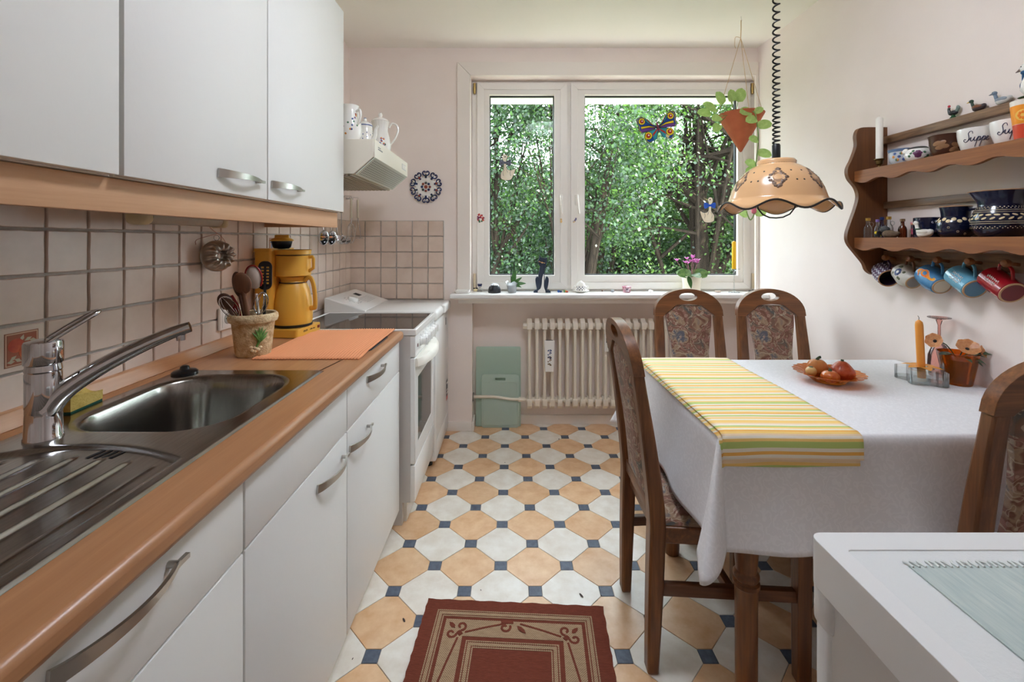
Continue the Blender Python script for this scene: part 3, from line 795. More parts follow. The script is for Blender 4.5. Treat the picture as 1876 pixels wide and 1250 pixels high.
def spoon(mt, hw, hl, rr=.006):
    def mk(o, L):
        mb = MB().tube([(0, 0, 0), (0, 0, L * .5), (0, 0, L - hl * .7)], [rr * .8, rr, rr], 10)
        mb.ball((0, 0, L - hl / 2), (.010, hw / 2, hl / 2), 18, 12)
        build('spoon', mb, mt, o)
    return mk
utensil('wooden_spoon', 'wide dark wooden spoon leaning to the wall side of the pot', (-.01, -.01, .03), (-.075, -.055, .215), spoon(m_sp1, .050, .06))
utensil('wooden_ladle', 'big brown wooden ladle standing in front in the pot', (.005, -.01, .025), (-.012, -.055, .285), spoon(m_sp2, .062, .075, .008))
utensil('wooden_spatula', 'flat brown wooden spatula behind the wooden ladle', (-.015, .01, .03), (-.048, -.02, .285), spoon(m_sp1, .040, .09, .007))
m_red = mat('red_plastic', (150, 24, 26), .35); m_wht = mat('white_plastic', (226, 218, 208), .4); m_blk = mat('black_nylon', (24, 24, 26), .4)
def red_sp(o, L):
    build('blade', MB().tube([(0, 0, 0), (0, 0, L * .55), (0, 0, L * .8), (0, 0, L)], [.004, .006, .016, .012], 12, flat=.35), m_red, o)
utensil('red_scraper', 'red plastic scraper in the flowerpot', (.0, .0, .03), (-.058, -.038, .205), red_sp)
def white_sp(o, L):
    build('handle', MB().tube([(0, 0, 0), (0, 0, L * .66)], .0045, 8), m_wht, o)
    build('bowl', MB().ball((0, 0, L - .036), (.011, .027, .040), 16, 10), m_wht, o)
    build('red_edge', MB().tube([(.004, .029 * math.cos(t * PI / 16), L - .036 + .042 * math.sin(t * PI / 16)) for t in range(-4, 20)], .0028, 6), m_red, o)
utensil('serving_spoon', 'white serving spoon with a red edge at the back of the pot', (.02, .02, .03), (.004, -.01, .300), white_sp)
def turner(o, L):
    build('handle', MB().tube([(0, 0, 0), (0, 0, L - .075)], .005, 8), m_blk, o)
    holes = [[(sx * .009 + dx, L - .022 - i * .011 + dz) for dx, dz in ((-.005, -.003), (-.005, .003), (.005, .003), (.005, -.003))] for i in range(6) for sx in (-1, 1)]
    out = rrect(-.024, .024, L - .10, L, .02, 5)
    build('slotted_blade', MB().prism(out, -.0015, .0015, holes), m_blk, o).rotation_euler = (0, 0, PI / 2)
utensil('slotted_turner', 'black slotted nylon turner at the back of the pot', (.02, .03, .03), (.022, .035, .318), turner)
def wire(o, L):
    mb = MB().tube([(0, 0, 0), (0, 0, L * .55)], .005, 8)
    for k in range(4):
        a = PI * k / 4
        mb.tube([(math.cos(a) * .022 * math.sin(2 * PI * t / 20) * (1), math.sin(a) * .022 * math.sin(2 * PI * t / 20), L * .55 + (L * .45) * .5 * (1 - math.cos(2 * PI * t / 20))) for t in range(20)], .0012, 5, closed=True)
    build('wires', mb, m_chrome, o)
utensil('wire_whisk', 'small wire whisk at the room side of the pot', (.0, .0, .05), (.044, -.018, .215), wire)
utensil('egg_beater', 'wire egg beater leaning over the rim of the pot', (.01, .0, .05), (-.062, -.075, .205), wire)

# ------------------------------------------------------------------ coffee machine
CX, CY = -.942, 1.90
cm = thing('coffee_machine', 'mustard yellow coffee machine with matching thermos jug', 'coffee maker', (CX, CY, WZ), -.10)
m_mus = mat('mustard_plastic', (228, 176, 70), .34)
m_mus2 = mat('mustard_plastic_dark', (220, 166, 62), .38)
build('base', MB().prism(rrect(-.093, .098, -.092, .092, .012, 4), .002, .034, plane='xy').prism(rrect(-.088, .092, -.086, .086, .012, 4), 0, .003, plane='xy'), m_mus, cm, bevel=.003)
build('hot_plate', MB().lathe([(0, .034), (.066, .034), (.066, .0375), (0, .0375)], 36, T(.026, 0, 0)), m_dark, cm)
build('tower', MB().prism(rrect(-.093, -.022, -.082, .082, .012, 4), .034, .345, plane='xy'), m_mus, cm, bevel=.003)
build('tower_lid', MB().prism(rrect(-.096, -.018, -.085, .085, .012, 4), .345, .358, plane='xy').prism([(-.03, -.06)] + arc(.026, 0, .071, .071, -PI / 2, PI / 2, 18) + [(-.03, .06)], .347, .352, plane='xy'), m_mus2, cm, bevel=.002)
build('filter_lid', MB().lathe([(0, .352), (.066, .352), (.069, .347), (.069, .332), (0, .332)], 40, T(.026, 0, 0)), m_mus, cm)
fh = build('filter_holder', MB().lathe([(0, .328), (.067, .328), (.069, .326), (.069, .246), (.066, .243), (.03, .243), (0, .243)], 40, T(.026, 0, 0)), m_mus, cm)
build('holder_grip', MB().tube([(.092, 0, .322), (.112, 0, .322), (.115, 0, .315), (.115, 0, .276), (.093, 0, .262)], .0045, 8, flat=1.6), m_mus, fh)
build('shadow_ring', MB().lathe([(0, .328), (.064, .328), (.064, .333), (0, .333)], 30, T(.026, 0, 0)), m_dark, cm)
kb = build('funnel', MB().lathe([(0, .356), (.026, .356), (.034, .362), (.040, .384), (.040, .388), (0, .388)], 30, T(-.018, -.01, 0)), m_blk, cm)
build('funnel_lid', MB().lathe([(0, .388), (.045, .388), (.046, .391), (.040, .396), (.026, .403), (0, .407)], 30, T(-.018, -.01, 0)).box(-.05, .014, -.014, -.006, .396, .414, .004, 3), m_mus, cm)
jg = build('jug', MB().lathe([(0, .0375), (.068, .0375), (.072, .041), (.075, .06), (.0755, .10), (.072, .145), (.063, .185), (.051, .212), (.046, .222), (.050, .234), (.051, .240), (0, .240)], 44, T(.026, 0, 0)), m_mus, cm)
build('jug_foot', MB().lathe([(.0685, .0376), (.0735, .0376), (.0755, .046), (.070, .046)], 44, T(.026, 0, 0)), m_dark, jg)
build('jug_handle', MB().tube(catmull([(.072, 0, .222), (.094, 0, .236), (.108, 0, .226), (.118, 0, .190), (.122, 0, .150), (.122, 0, .118), (.118, 0, .110), (.093, 0, .108)], 5), .0065, 8, flat=1.5), m_mus, jg)
build('jug_neck', MB().lathe([(.047, .214), (.053, .214), (.053, .2175), (.047, .2175)], 40, T(.026, 0, 0)), m_dark, jg)
def text_mesh(name, s, size, m, parent, loc, rot, depth=.0003):
    cu = bpy.data.curves.new(name, 'FONT'); cu.body = s; cu.size = size; cu.align_x = 'CENTER'; cu.align_y = 'CENTER'; cu.extrude = depth; cu.resolution_u = 3
    tmp = bpy.data.objects.new(name, cu); COL.objects.link(tmp)
    me = bpy.data.meshes.new_from_object(tmp.evaluated_get(bpy.context.evaluated_depsgraph_get()))
    bpy.data.objects.remove(tmp); me.materials.clear(); me.materials.append(m); me.name = name
    o = bpy.data.objects.new(name, me); COL.objects.link(o); o.parent = parent; o.location = loc; o.rotation_euler = rot; return o
m_ink = mat('black_print', (24, 22, 22), .5)
text_mesh('lettering', 'KRUPS', .011, m_ink, cm, (.0983, -.030, .020), (PI / 2, 0, PI / 2))
text_mesh('lettering', 'coffee time', .009, m_ink, cm, (.0983, .022, .020), (PI / 2, 0, PI / 2))
build('switch', MB().box(.097, .1005, .062, .078, .014, .026, .001), mat('red_switch', (120, 20, 18), .3), cm)

# ------------------------------------------------------------------ orange ribbed mat on a dark tray
mt = thing('ribbed_mat', 'orange ribbed drying mat lying across the worktop corner', 'mat', (-.68, 1.72, WZ))
def matf(u, v):
    x = -.175 + .352 * u; y = -.238 + .476 * v - .03 * (1 - u) * (1 - v) * 0
    return (x, y, .0032 + .0016 * math.sin(2 * PI * 34 * u) + .0005 + (.005 * sstep(.36, .60, u) * sstep(.04, .20, v)))
mb = MB().grid(matf, 272, 16)
mto = build('ribs', mb, mat('orange_foam', (224, 150, 104), .75), mt, angle=180, recalc=False)
md = mto.modifiers.new('thickness', 'SOLIDIFY'); md.thickness = .0022; md.offset = -1
mt.rotation_euler = (0, 0, .01)
one('baking_sheet', MB().prism(rrect(-.065, .065, -.12, .12, .02, 4), 0, .003, plane='xy'), mat('dark_tray', (44, 42, 42), .35), 'thin dark tray peeping out under the orange mat', 'tray', (-.562, 1.715, WZ + .0002), bevel=.001)

# ------------------------------------------------------------------ cooker
ck = thing('cooker', 'free-standing white cooker with black glass hob and oven', 'cooker', (-.70, 2.22, 0))
ya, yb_, xf = 1.983, 2.458, -.423
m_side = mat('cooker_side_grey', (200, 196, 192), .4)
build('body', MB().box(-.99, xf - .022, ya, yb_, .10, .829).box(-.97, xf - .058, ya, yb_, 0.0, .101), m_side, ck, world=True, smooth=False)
build('hob_frame', MB().prism([(-1.0, ya - .002), (xf + .004, ya - .002), (xf + .004, yb_ + .002), (-1.0, yb_ + .002)], .830, .859, [[(-.985, ya + .012), (-.985, yb_ - .012), (xf - .012, yb_ - .012), (xf - .012, ya + .012)]], plane='xy'), m_enamel, ck, world=True, bevel=.004)
build('glass_hob', MB().box(-.986, xf - .011, ya + .011, yb_ - .011, .848, .8555), mat('black_ceramic_glass', (14, 15, 17), .05), ck, world=True, smooth=False)
cp = build('control_panel', MB().box(xf - .03, xf, ya + .001, yb_ - .001, .735, .829, .004), m_enamel, ck, world=True)
for i in range(6):
    yk = ya + .115 + i * .062
    o = build('knob', MB().lathe([(0, 0), (.021, 0), (.021, .006), (.0175, .008), (.0165, .022), (.014, .025), (0, .025)], 24, Ry(PI / 2)).box(.010, .034, -.0045, .0045, -.017, .017, .0025), m_enamel, cp)
    o.location = Vector((xf, yk, .783)) - Vector((-.70, 2.22, 0))
build('pilot_lamp', MB().box(xf, xf + .002, ya + .045, ya + .055, .772, .786), mat('pilot_red', (120, 16, 20), .3), cp, world=True)
pm = MB()
for i in range(6):
    for a_ in range(7):
        t_ = PI * (.1 + .8 * a_ / 6); pm.box(xf, xf + .0006, ya + .113 + i * .062 + .025 * math.cos(t_), ya + .117 + i * .062 + .025 * math.cos(t_), .785 + .027 * math.sin(t_), .788 + .027 * math.sin(t_))
build('dial_marks', pm, mat('grey_print', (120, 122, 126), .5), cp, world=True, smooth=False)
od = build('oven_door', MB().prism([(ya + .002, .265), (yb_ - .002, .265), (yb_ - .002, .730), (ya + .002, .730)], xf - .024, xf - .002, [[(ya + .07, .34), (ya + .07, .63), (yb_ - .07, .63), (yb_ - .07, .34)]], plane='yz'), m_enamel, ck, world=True, bevel=.003)
build('oven_window', MB().box(xf - .02, xf - .004, ya + .068, yb_ - .068, .338, .632), mat('oven_glass', (52, 54, 54), .06), od, world=True, smooth=False)
hb = MB(); prof_n = 20
for i in range(prof_n + 1):
    t_ = i / prof_n; yy = ya + .012 + (yb_ - ya - .024) * t_; ou = .012 + .045 * math.sin(PI * t_) ** .55
    k0 = len(hb.v)
    hb.v += [(xf - .003, yy, .728), (xf - .003 + ou * .75, yy, .728), (xf - .003 + ou, yy, .712), (xf - .003 + ou, yy, .692), (xf - .003 + ou - .014, yy, .690), (xf - .003 + max(.0, ou - .02), yy, .708), (xf - .003, yy, .700)]
    if i:
        for k in range(7): hb.f.append((k0 - 7 + k, k0 - 7 + (k + 1) % 7, k0 + (k + 1) % 7, k0 + k))
hb.f.append(tuple(range(7))); hb.f.append(tuple(range(prof_n * 7 + 6, prof_n * 7 - 1, -1)))
build('handle', hb, mat('warm_white_plastic', (238, 234, 224), .35), od, world=True, angle=50)
dm = build('drawer', MB().box(xf - .024, xf - .002, ya + .002, yb_ - .002, .102, .258, .003), m_enamel, ck, world=True)
build('base_panel', MB().box(xf - .058, xf - .045, ya + .03, yb_ - .004, 0, .101), m_enamel, ck, world=True, smooth=False)

# ------------------------------------------------------------------ top-loading washing machine
wm = thing('washing_machine', 'narrow white top-loading washing machine in the corner', 'washer', (-.72, 2.71, 0))
wa, wbk, wx = 2.475, 2.945, -.415
build('body', MB().box(-1.03, wx, wa, wbk, .035, .80, .012, 3), m_enamel, wm, world=True)
build('kick_panel', MB().box(wx - .008, wx + .002, wa + .014, wbk - .014, .045, .15, .004), m_enamel, wm, world=True)
for fx in (-.98, wx - .05):
    for fy in (wa + .05, wbk - .05): build('foot', MB().lathe([(0, 0), (.022, 0), (.022, .02), (.012, .035), (0, .035)], 14, T(fx, fy, 0)), m_dark, wm, world=True)
ld = build('lid', MB().box(-.83, wx + .008, wa + .002, wbk - .002, .803, .862, .022, 4), m_enamel, wm, world=True)
build('lid_grip', MB().box(wx - .012, wx + .022, 2.68, 2.90, .815, .866, .012, 3), m_enamel, ld, world=True)
pp = build('control_panel', MB().prism([(-1.03, .805), (-.80, .805), (-.80, .862), (-.83, .872), (-1.01, .932), (-1.03, .932)], wa + .004, wbk - .004), m_enamel, wm, world=True, bevel=.006)
nrm = Vector((.06, 0, .18)).normalized()
def on_panel(t, y): return Vector((-.83 - .18 * t, y, .872 + .06 * t)) + nrm * .0005
pk = build('dial', MB().lathe([(0, 0), (.030, 0), (.028, .014), (.024, .017), (0, .018)], 26, Matrix.Translation(on_panel(.50, 2.62)) @ axes((1, 0, 0), nrm)), m_enamel, pp, world=True)
build('display', MB().box(-.02, .02, -.025, .025, 0, .001, M=Matrix.Translation(on_panel(.70, 2.80)) @ axes((1, 0, 0), nrm)), m_dark, pp, world=True, smooth=False)
mk = MB()
for i in range(5):
    for j in range(7): mk.box(-.002, .002, -.004, .004, 0, .0006, M=Matrix.Translation(on_panel(.18 + .07 * i, 2.70 + .025 * j)) @ axes((1, 0, 0), nrm))
for j in range(12):
    a_ = 2 * PI * j / 12; mk.box(-.002, .002, -.003, .003, 0, .0006, M=Matrix.Translation(on_panel(.50 + .25 * math.cos(a_), 2.62 + .05 * math.sin(a_))) @ axes((1, 0, 0), nrm))
build('panel_print', mk, mat('grey_print2', (120, 124, 132), .5), pp, world=True, smooth=False)
build('badge', MB().box(wx, wx + .001, 2.83, 2.85, .72, .765), m_ink, wm, world=True, smooth=False)
build('energy_label', MB().box(wx, wx + .001, 2.86, 2.915, .26, .36), m_ink, wm, world=True, smooth=False)
lb = MB().box(wx, wx + .0016, 2.865, 2.91, .275, .283).box(wx, wx + .0016, 2.865, 2.905, .295, .301).box(wx, wx + .0016, 2.87, 2.91, .335, .345)
build('label_print', lb, mat('label_white', (220, 214, 208), .5), wm, world=True, smooth=False)
build('label_red', MB().box(wx, wx + .001, 2.86, 2.915, .235, .259), mat('label_red', (180, 60, 50), .5), wm, world=True, smooth=False)

# ------------------------------------------------------------------ extractor hood
hd = thing('extractor_hood', 'cream extractor hood with a slanted perforated glass visor', 'hood', (-.85, 2.29, 1.54))
m_hood = mat('cream_enamel', (228, 222, 208), .4)
hy0, hy1 = 1.982, 2.60
build('shell', MB().prism([(XL + .001, 1.5405), (-.690, 1.5405), (-.606, 1.615), (-.606, 1.692), (XL + .001, 1.692)], hy0, hy1), m_hood, hd, world=True, bevel=.003)
fp = build('control_strip', MB().box(-.6065, -.600, hy0, hy1, 1.612, 1.692, .002), m_hood, hd, world=True)
build('button_field', MB().box(-.6, -.599, 2.47, 2.56, 1.638, 1.668), mat('pale_grey', (196, 196, 194), .4), fp, world=True, smooth=False)
for i in range(3): build('button', MB().box(-.6, -.597, 2.478 + i * .028, 2.494 + i * .028, 1.642, 1.664, .001), m_white, fp, world=True)
build('maker_print', MB().box(-.6, -.5995, 2.03, 2.10, 1.655, 1.660).box(-.6, -.5995, 2.03, 2.07, 1.664, 1.668), mat('grey_print', (120, 122, 126), .5), fp, world=True, smooth=False)
vd = Vector((.084, 0, .0745)); vn = Vector((.0745, 0, -.084)).normalized()
def vis(t, y, off): return Vector((-.690, 0, 1.5405)) + vd * t + Vector((0, y, 0)) + vn * off
vz = MB(); c8 = []
for off in (.003, .006):
    for t_, y in ((.02, hy0 + .004), (1.02, hy0 + .004), (1.02, hy1 - .004), (.02, hy1 - .004)): c8.append(vis(t_, y, off))
vz.add(c8, [(0, 1, 2, 3), (7, 6, 5, 4), (0, 4, 5, 1), (1, 5, 6, 2), (2, 6, 7, 3), (3, 7, 4, 0)])
build('glass_visor', vz, mat('visor_glass', (206, 212, 202), .12, trans=.0, coat=.5), hd, world=True, smooth=False)
dt = MB()
for i in range(9):
    for j in range(27):
        y = hy0 + .035 + j * .0208; t_ = .12 + i * .095
        a = [vis(t_ - .028, y - .0065, .0064), vis(t_ + .028, y - .0065, .0064), vis(t_ + .028, y + .0065, .0064), vis(t_ - .028, y + .0065, .0064)]
        dt.add(a, [(0, 1, 2, 3)])
build('perforations', dt, mat('vent_dark', (112, 114, 108), .5), hd, world=True, smooth=False)['kind'] = 'stuff'
for i in range(17):
    x0 = XL + .015 + i * .0212
    build('filter_slat', MB().box(x0, x0 + .013, hy0 + .006, hy1 - .006, 1.5325, 1.5405), mat('filter_aluminium', (188, 176, 160), .45, .6), hd, world=True, smooth=False)

# ------------------------------------------------------------------ porcelain jugs on the hood
m_porc = mat('white_porcelain', (240, 238, 234), .15, coat=.4)
def dots(mb, fn, spots, r, n=8):
    for (a, z) in spots:
        p, nn = fn(a, z); mb.ball((0, 0, 0), (r, r, r * .18), n, 4, Matrix.Translation(p) @ axes((0.01, 0.3, 1), nn))
def lathe_pt(prof):
    def fn(a, z):
        for (r0, z0), (r1, z1) in zip(prof, prof[1:]):
            if z0 <= z <= z1 and z1 > z0:
                t = (z - z0) / (z1 - z0); r = r0 + (r1 - r0) * t; sl = (r1 - r0) / (z1 - z0)
                return Vector((r * math.cos(a), r * math.sin(a), z)), Vector((math.cos(a), math.sin(a), -sl)).normalized()
        return Vector((prof[-1][0], 0, z)), Vector((1, 0, 0))
    return fn
m_fl = [mat('glaze_orange', (214, 140, 60), .3), mat('glaze_blue', (70, 92, 150), .3), mat('glaze_green', (80, 120, 90), .3), mat('glaze_purple', (150, 110, 150), .3), mat('glaze_red', (170, 70, 60), .3)]
HZ = 1.693
# tall jug at the cabinet side
jp = [(.036, .002), (.050, .03), (.053, .06), (.047, .10), (.038, .135), (.037, .155), (.040, .165)]
def spout(a, r, z, i):
    k = max(0, (z - .13) / .035); c = max(0, math.cos(a - 2.6)); rr = r + .016 * k * c ** 3
    return (rr * math.cos(a), rr * math.sin(a), z + .012 * k * c ** 2)
j1 = thing('milk_jug', 'white porcelain milk jug with scattered flowers, half hidden by the wall cabinet', 'jug', (-.735, 2.055, HZ))
build('body', MB().lathe([(0, 0)] + jp + [(.036, .160), (.034, .14), (0, .05)], 32, None, spout), m_porc, j1, recalc=False)
build('handle', MB().tube(catmull([(.040, .0, .135), (.062, 0, .14), (.068, 0, .115), (.058, 0, .085), (.046, 0, .075)], 5), .005, 8), m_porc, j1, rot=(0, 0, -.5))
for i, m_ in enumerate(m_fl[:5]):
    d_ = MB(); dots(d_, lathe_pt(jp), [(-1.6 + .5 * i, .03 + .02 * i), (-.6 - .4 * i, .115 - .018 * i), (-1.2 + .15 * i, .05 + .018 * i)], .0048); build('painted_flower', d_, m_, j1)['kind'] = 'stuff'
# small lidded pot with dots
tp_ = [(.040, .002), (.046, .02), (.046, .045), (.038, .075), (.033, .10), (.034, .112)]
j2 = thing('coffee_pot', 'small white lidded coffee pot with blue dots in the middle on the hood', 'coffee pot', (-.715, 2.205, HZ))
build('body', MB().lathe([(0, 0)] + tp_ + [(0, .112)], 30), m_porc, j2)
build('lid', MB().lathe([(0, .113), (.034, .113), (.033, .120), (.022, .130), (.008, .134), (.009, .142), (.006, .150), (0, .151)], 26), m_porc, j2)
build('blue_band', MB().lathe([(.0335, .110), (.0352, .110), (.0352, .1145), (.0335, .1145)], 30), m_fl[1], j2)
build('knob_dot', MB().ball((0, 0, .148), (.0075, .0075, .0045), 12, 6), m_fl[1], j2)
d_ = MB(); dots(d_, lathe_pt(tp_), [(-2.4 + .45 * i, .02 + .022 * j + .010 * (i % 2)) for i in range(8) for j in range(3)], .003); build('painted_dots', d_, m_fl[1], j2)
build('spout', MB().tube(catmull([(.040, 0, .035), (.058, 0, .06), (.062, 0, .09), (.075, 0, .108)], 5), [.013 - .0005 * i for i in range(16)], 10), m_porc, j2, rot=(0, 0, -.35))
# large ribbed coffee pot
cp_ = [(.042, .002), (.052, .03), (.055, .06), (.048, .10), (.038, .135), (.038, .155), (.043, .17), (.047, .185)]
j3 = thing('coffee_pot', 'large white porcelain coffee pot with painted bouquet nearest the window', 'coffee pot', (-.700, 2.41, HZ))
def rib(a, r, z, i):
    rr = r * (1 + .018 * math.cos(18 * a) * (1 if z > .09 else 0)); return (rr * math.cos(a), rr * math.sin(a), z)
build('body', MB().lathe([(0, 0)] + cp_ + [(0, .185)], 54, None, rib), m_porc, j3)
build('lid', MB().lathe([(0, .186), (.047, .186), (.044, .193), (.028, .203), (.010, .207), (.008, .212), (.011, .222), (.008, .232), (0, .236)], 28), m_porc, j3)
build('handle', MB().tube(catmull([(.045, 0, .155), (.06, 0, .178), (.082, 0, .172), (.092, 0, .148), (.084, 0, .115), (.068, 0, .085), (.052, 0, .065)], 5), .005, 8), m_porc, j3, rot=(0, 0, .1))
build('spout', MB().tube(catmull([(-.048, 0, .05), (-.07, 0, .08), (-.075, 0, .12), (-.095, 0, .165)], 5), [.016 - .0006 * i for i in range(16)], 10), m_porc, j3, rot=(0, 0, .1))
for i, m_ in enumerate(m_fl):
    d_ = MB(); dots(d_, lathe_pt(cp_), [(-1.1 + .17 * math.cos(i * 2.1 + k) * (1.4 if k else .8), .06 + .022 * math.sin(i * 2.1 + k) * (1.4 if k else .8)) for k in range(3)] + [(-2.1 + .08 * i, .135 + .006 * (i % 3))], .0065); build('painted_flower', d_, m_, j3)

# ------------------------------------------------------------------ kitchen tools on the wall rail behind the hood
rl = thing('tool_rail', 'thin metal rail with hooks on the wall behind the hood', 'rail', (-1.04, 2.70, 1.515))
build('bar', MB().tube([(-1.03, 2.38, 1.515), (-1.03, 2.93, 1.515)], .004, 8), m_chrome, rl, world=True)
for y in (2.40, 2.91): build('bracket', MB().tube([(XL + .001, y, 1.515), (-1.028, y, 1.515)], .004, 8), m_chrome, rl, world=True)
m_brz = mat('tool_handle_metal', (150, 136, 120), .3, 1)
def tool(name, label, y, x, make):
    o = thing(name, label, 'utensil', (x, y, 1.22), group='tools hanging on the rail behind the hood')
    build('hook', MB().tube([(-1.03, y, 1.520), (x, y, 1.519), (x, y, 1.507)], .0016, 6), m_chrome, rl, world=True)
    make(o); return o
def ladle(o):
    build('handle', MB().tube([(0, 0, .285), (0, 0, .19)], .0045, 8, flat=1.8), m_brz, o)
    build('shank', MB().tube([(0, 0, .19), (0, 0, .08), (.012, -.01, .045)], .003, 8), m_chrome, o)
    build('bowl', MB().lathe([(0, -.022), (.018, -.018), (.030, -.006), (.034, .008), (.032, .008), (.017, -.014), (0, -.018)], 22, T(.03, -.028, .03) @ Rx(.5) @ Ry(.5)), m_chrome, o)
def skimmer(o):
    build('handle', MB().tube([(0, 0, .285), (0, 0, .19)], .0045, 8, flat=1.8), m_brz, o)
    build('shank', MB().tube([(0, 0, .19), (0, 0, .085)], .003, 8), m_chrome, o)
    Mb = T(.008, -.010, .042) @ Rz(.5) @ Rx(.3)
    b = build('blade', MB().ball((0, 0, 0), (.027, .009, .042), 20, 12, Mb), m_chrome, o)
    sl_ = MB()
    for k in (-1, 0, 1): sl_.box(-.016, .016, -.0105, -.0075, k * .016 - .002, k * .016 + .002, M=Mb)
    build('slots', sl_, m_dark, b, smooth=False)
def cwhisk(o):
    build('handle', MB().tube([(0, 0, .285), (0, 0, .165)], .007, 10), mat('cream_grip', (232, 224, 208), .4), o)
    mb = MB().tube([(0, 0, .165), (0, 0, .13)], .005, 8)
    for k in range(4):
        a = PI * k / 4 + .2
        mb.tube([(math.cos(a) * .024 * math.sin(2 * PI * t / 20), math.sin(a) * .024 * math.sin(2 * PI * t / 20), .135 - .125 * .5 * (1 - math.cos(2 * PI * t / 20)) ** 1.0) for t in range(20)], .0011, 5, closed=True)
    build('wires', mb, m_chrome, o)
def masher(o):
    build('handle', MB().tube([(0, 0, .285), (0, 0, .17)], .0065, 10), mat('cream_grip', (232, 224, 208), .4), o)
    mb = MB().tube([(0, 0, .17), (.012, 0, .10), (.018, 0, .045)], .0025, 6).tube([(0, 0, .17), (-.012, 0, .10), (-.018, 0, .045)], .0025, 6)
    mb.tube([(.03 * math.cos(t * PI / 8), .03 * math.sin(t * PI / 8), .042) for t in range(16)], .002, 6, closed=True)
    for q_ in (-.015, 0, .015): mb.tube([(-.026, q_, .042), (.026, q_, .042)], .0016, 6)
    build('head', mb, m_chrome, o)
tool('fish_slice', 'metal fish slice at the worktop end of the tool rail', 2.425, -1.012, skimmer)
tool('slotted_spoon', 'slotted metal spoon on the tool rail, second from the worktop', 2.50, -1.0, skimmer)
tool('soup_ladle', 'steel soup ladle in the middle of the tool rail', 2.585, -1.0, ladle)
tool('gravy_ladle', 'steel gravy ladle on the tool rail next to the whisk', 2.655, -1.0, ladle)
tool('balloon_whisk', 'balloon whisk with a cream handle on the tool rail', 2.775, -.985, cwhisk)
tool('potato_masher', 'potato masher with a cream handle at the window end of the rail', 2.865, -.975, masher)

# ------------------------------------------------------------------ pierced faience plate on the window wall
pl = thing('wall_plate', 'round pierced faience plate with blue scrolls hanging on the wall', 'plate', (-.563, YB - .012, 1.598))
m_cob = mat('cobalt_glaze', (30, 44, 92), .25)
Mp = T(0, .006, 0) @ Rx(PI / 2)
build('dish', MB().lathe([(0, .0), (.058, .0), (.066, .004), (.060, .006), (.05, .004), (0, .004)], 40, Mp), m_porc, pl)
rim = MB(); fl = [MB(), MB(), MB()]
for k in range(10):
    a = 2 * PI * k / 10; c = Vector((math.cos(a), 0, math.sin(a))); s_ = Vector((-math.sin(a), 0, math.cos(a)))
    for sgn in (-1, 1):
        pts = [c * .055 + s_ * sgn * .026 * .6, c * .070 + s_ * sgn * .018, c * .082 + s_ * sgn * .008, c * .094 + s_ * sgn * .008, c * .101 + s_ * sgn * .018, c * .096 + s_ * sgn * .026, c * .090 + s_ * sgn * .022]
        rim.tube([p + Vector((0, -.002, 0)) for p in catmull(pts, 4)], .0040, 6)
    b = 2 * PI * (k + .5) / 10; cc = Vector((math.cos(b), 0, math.sin(b)))
    fl[k % 3].ball(cc * .072 + Vector((0, -.004, 0)), (.0085, .003, .0085), 10, 6)
    fl[(k + 1) % 3].ball(cc * .083 + Vector((0, -.002, 0)), (.004, .003, .004), 8, 6)
for k in range(8):
    a = 2 * PI * k / 8; fl[k % 3].ball((.026 * math.cos(a), -.002, .026 * math.sin(a)), (.0085, .003, .0085), 10, 6)
fl[0].ball((0, -.002, 0), (.012, .003, .012), 10, 6)
build('scroll_rim', rim, m_cob, pl)
lat = MB()
for k in range(10):
    b = 2 * PI * (k + .5) / 10; cc = Vector((math.cos(b), 0, math.sin(b)))
    lat.ball(cc * .075, (.015, .003, .018), 12, 6)
build('rim_lobes', lat, m_porc, pl)
for f_, m_ in zip(fl, (mat('plate_red', (140, 66, 50), .3), m_cob, mat('plate_green', (50, 62, 60), .3))): build('painted_flower', f_, m_, pl)

# ================================================================== below and at the window
# ribbed column radiator
rd = thing('radiator', 'cream ribbed column radiator in the niche under the window', 'radiator', (.45, 3.0, 0))
m_rad = mat('radiator_enamel', (232, 222, 206), .35)
rs = MB()
ztop, zbot = .735, .130
for yy in (2.985, 3.045):
    rs.tube([(0, yy, zbot + .05), (0, yy, ztop - .05)], .0105, 10)
cap = [(-.030, -.008), (-.045, .004), (-.040, .030), (-.030, .042), (.030, .042), (.040, .030), (.045, .004), (.030, -.008)]
for zc, sgn in ((ztop - .062, 1), (zbot + .062, -1)):
    n_ = 14; pts = []
    out = [(-.048, -.012), (-.050, .010), (-.044, .034), (-.020, .046), (-.012, .060), (-.006, .046), (.030, .046), (.046, .034), (.050, .010), (.048, -.012)]
    w2 = []
    rs.prism([(p[0] + 3.015, zc + sgn * p[1] * 1.0) for p in out], -.017, .017, plane='yz')
sec0 = None
for i in range(20):
    if sec0 is None:
        sec0 = build('section', rs, m_rad, rd, bevel=.010, angle=60); o = sec0
        for v in o.data.vertices: v.co.y -= 3.0
    else:
        o = sec0.copy(); COL.objects.link(o); o.parent = rd
    o.location = ((970 + 13.85 * i - 938) / 830 * 3.0 - .45, 0, 0)
for zc in (ztop - .055, zbot + .055):
    o = build('hub_pipe', MB().tube([(.095, 3.015, zc), (1.08, 3.015, zc)], .019, 14), m_rad, rd, world=True)
build('end_plug', MB().tube([(.075, 3.015, ztop - .055), (.1, 3.015, ztop - .055)], .022, 8), m_rad, rd, world=True)
pipe = catmull([(-.255, 3.02, .205), (-.12, 3.02, .205), (-.02, 3.015, .192), (.06, 3.015, .190), (.10, 3.015, .186)], 5)
build('supply_pipe', MB().tube(pipe, .0095, 12).tube([(.045, 3.015, .190), (.085, 3.015, .188)], .016, 8), m_rad, rd, world=True)
build('pipe_collar', MB().tube([(-.262, 3.02, .205), (-.254, 3.02, .205)], .028, 18), mat('collar_metal', (150, 144, 136), .4, .6), rd, world=True)
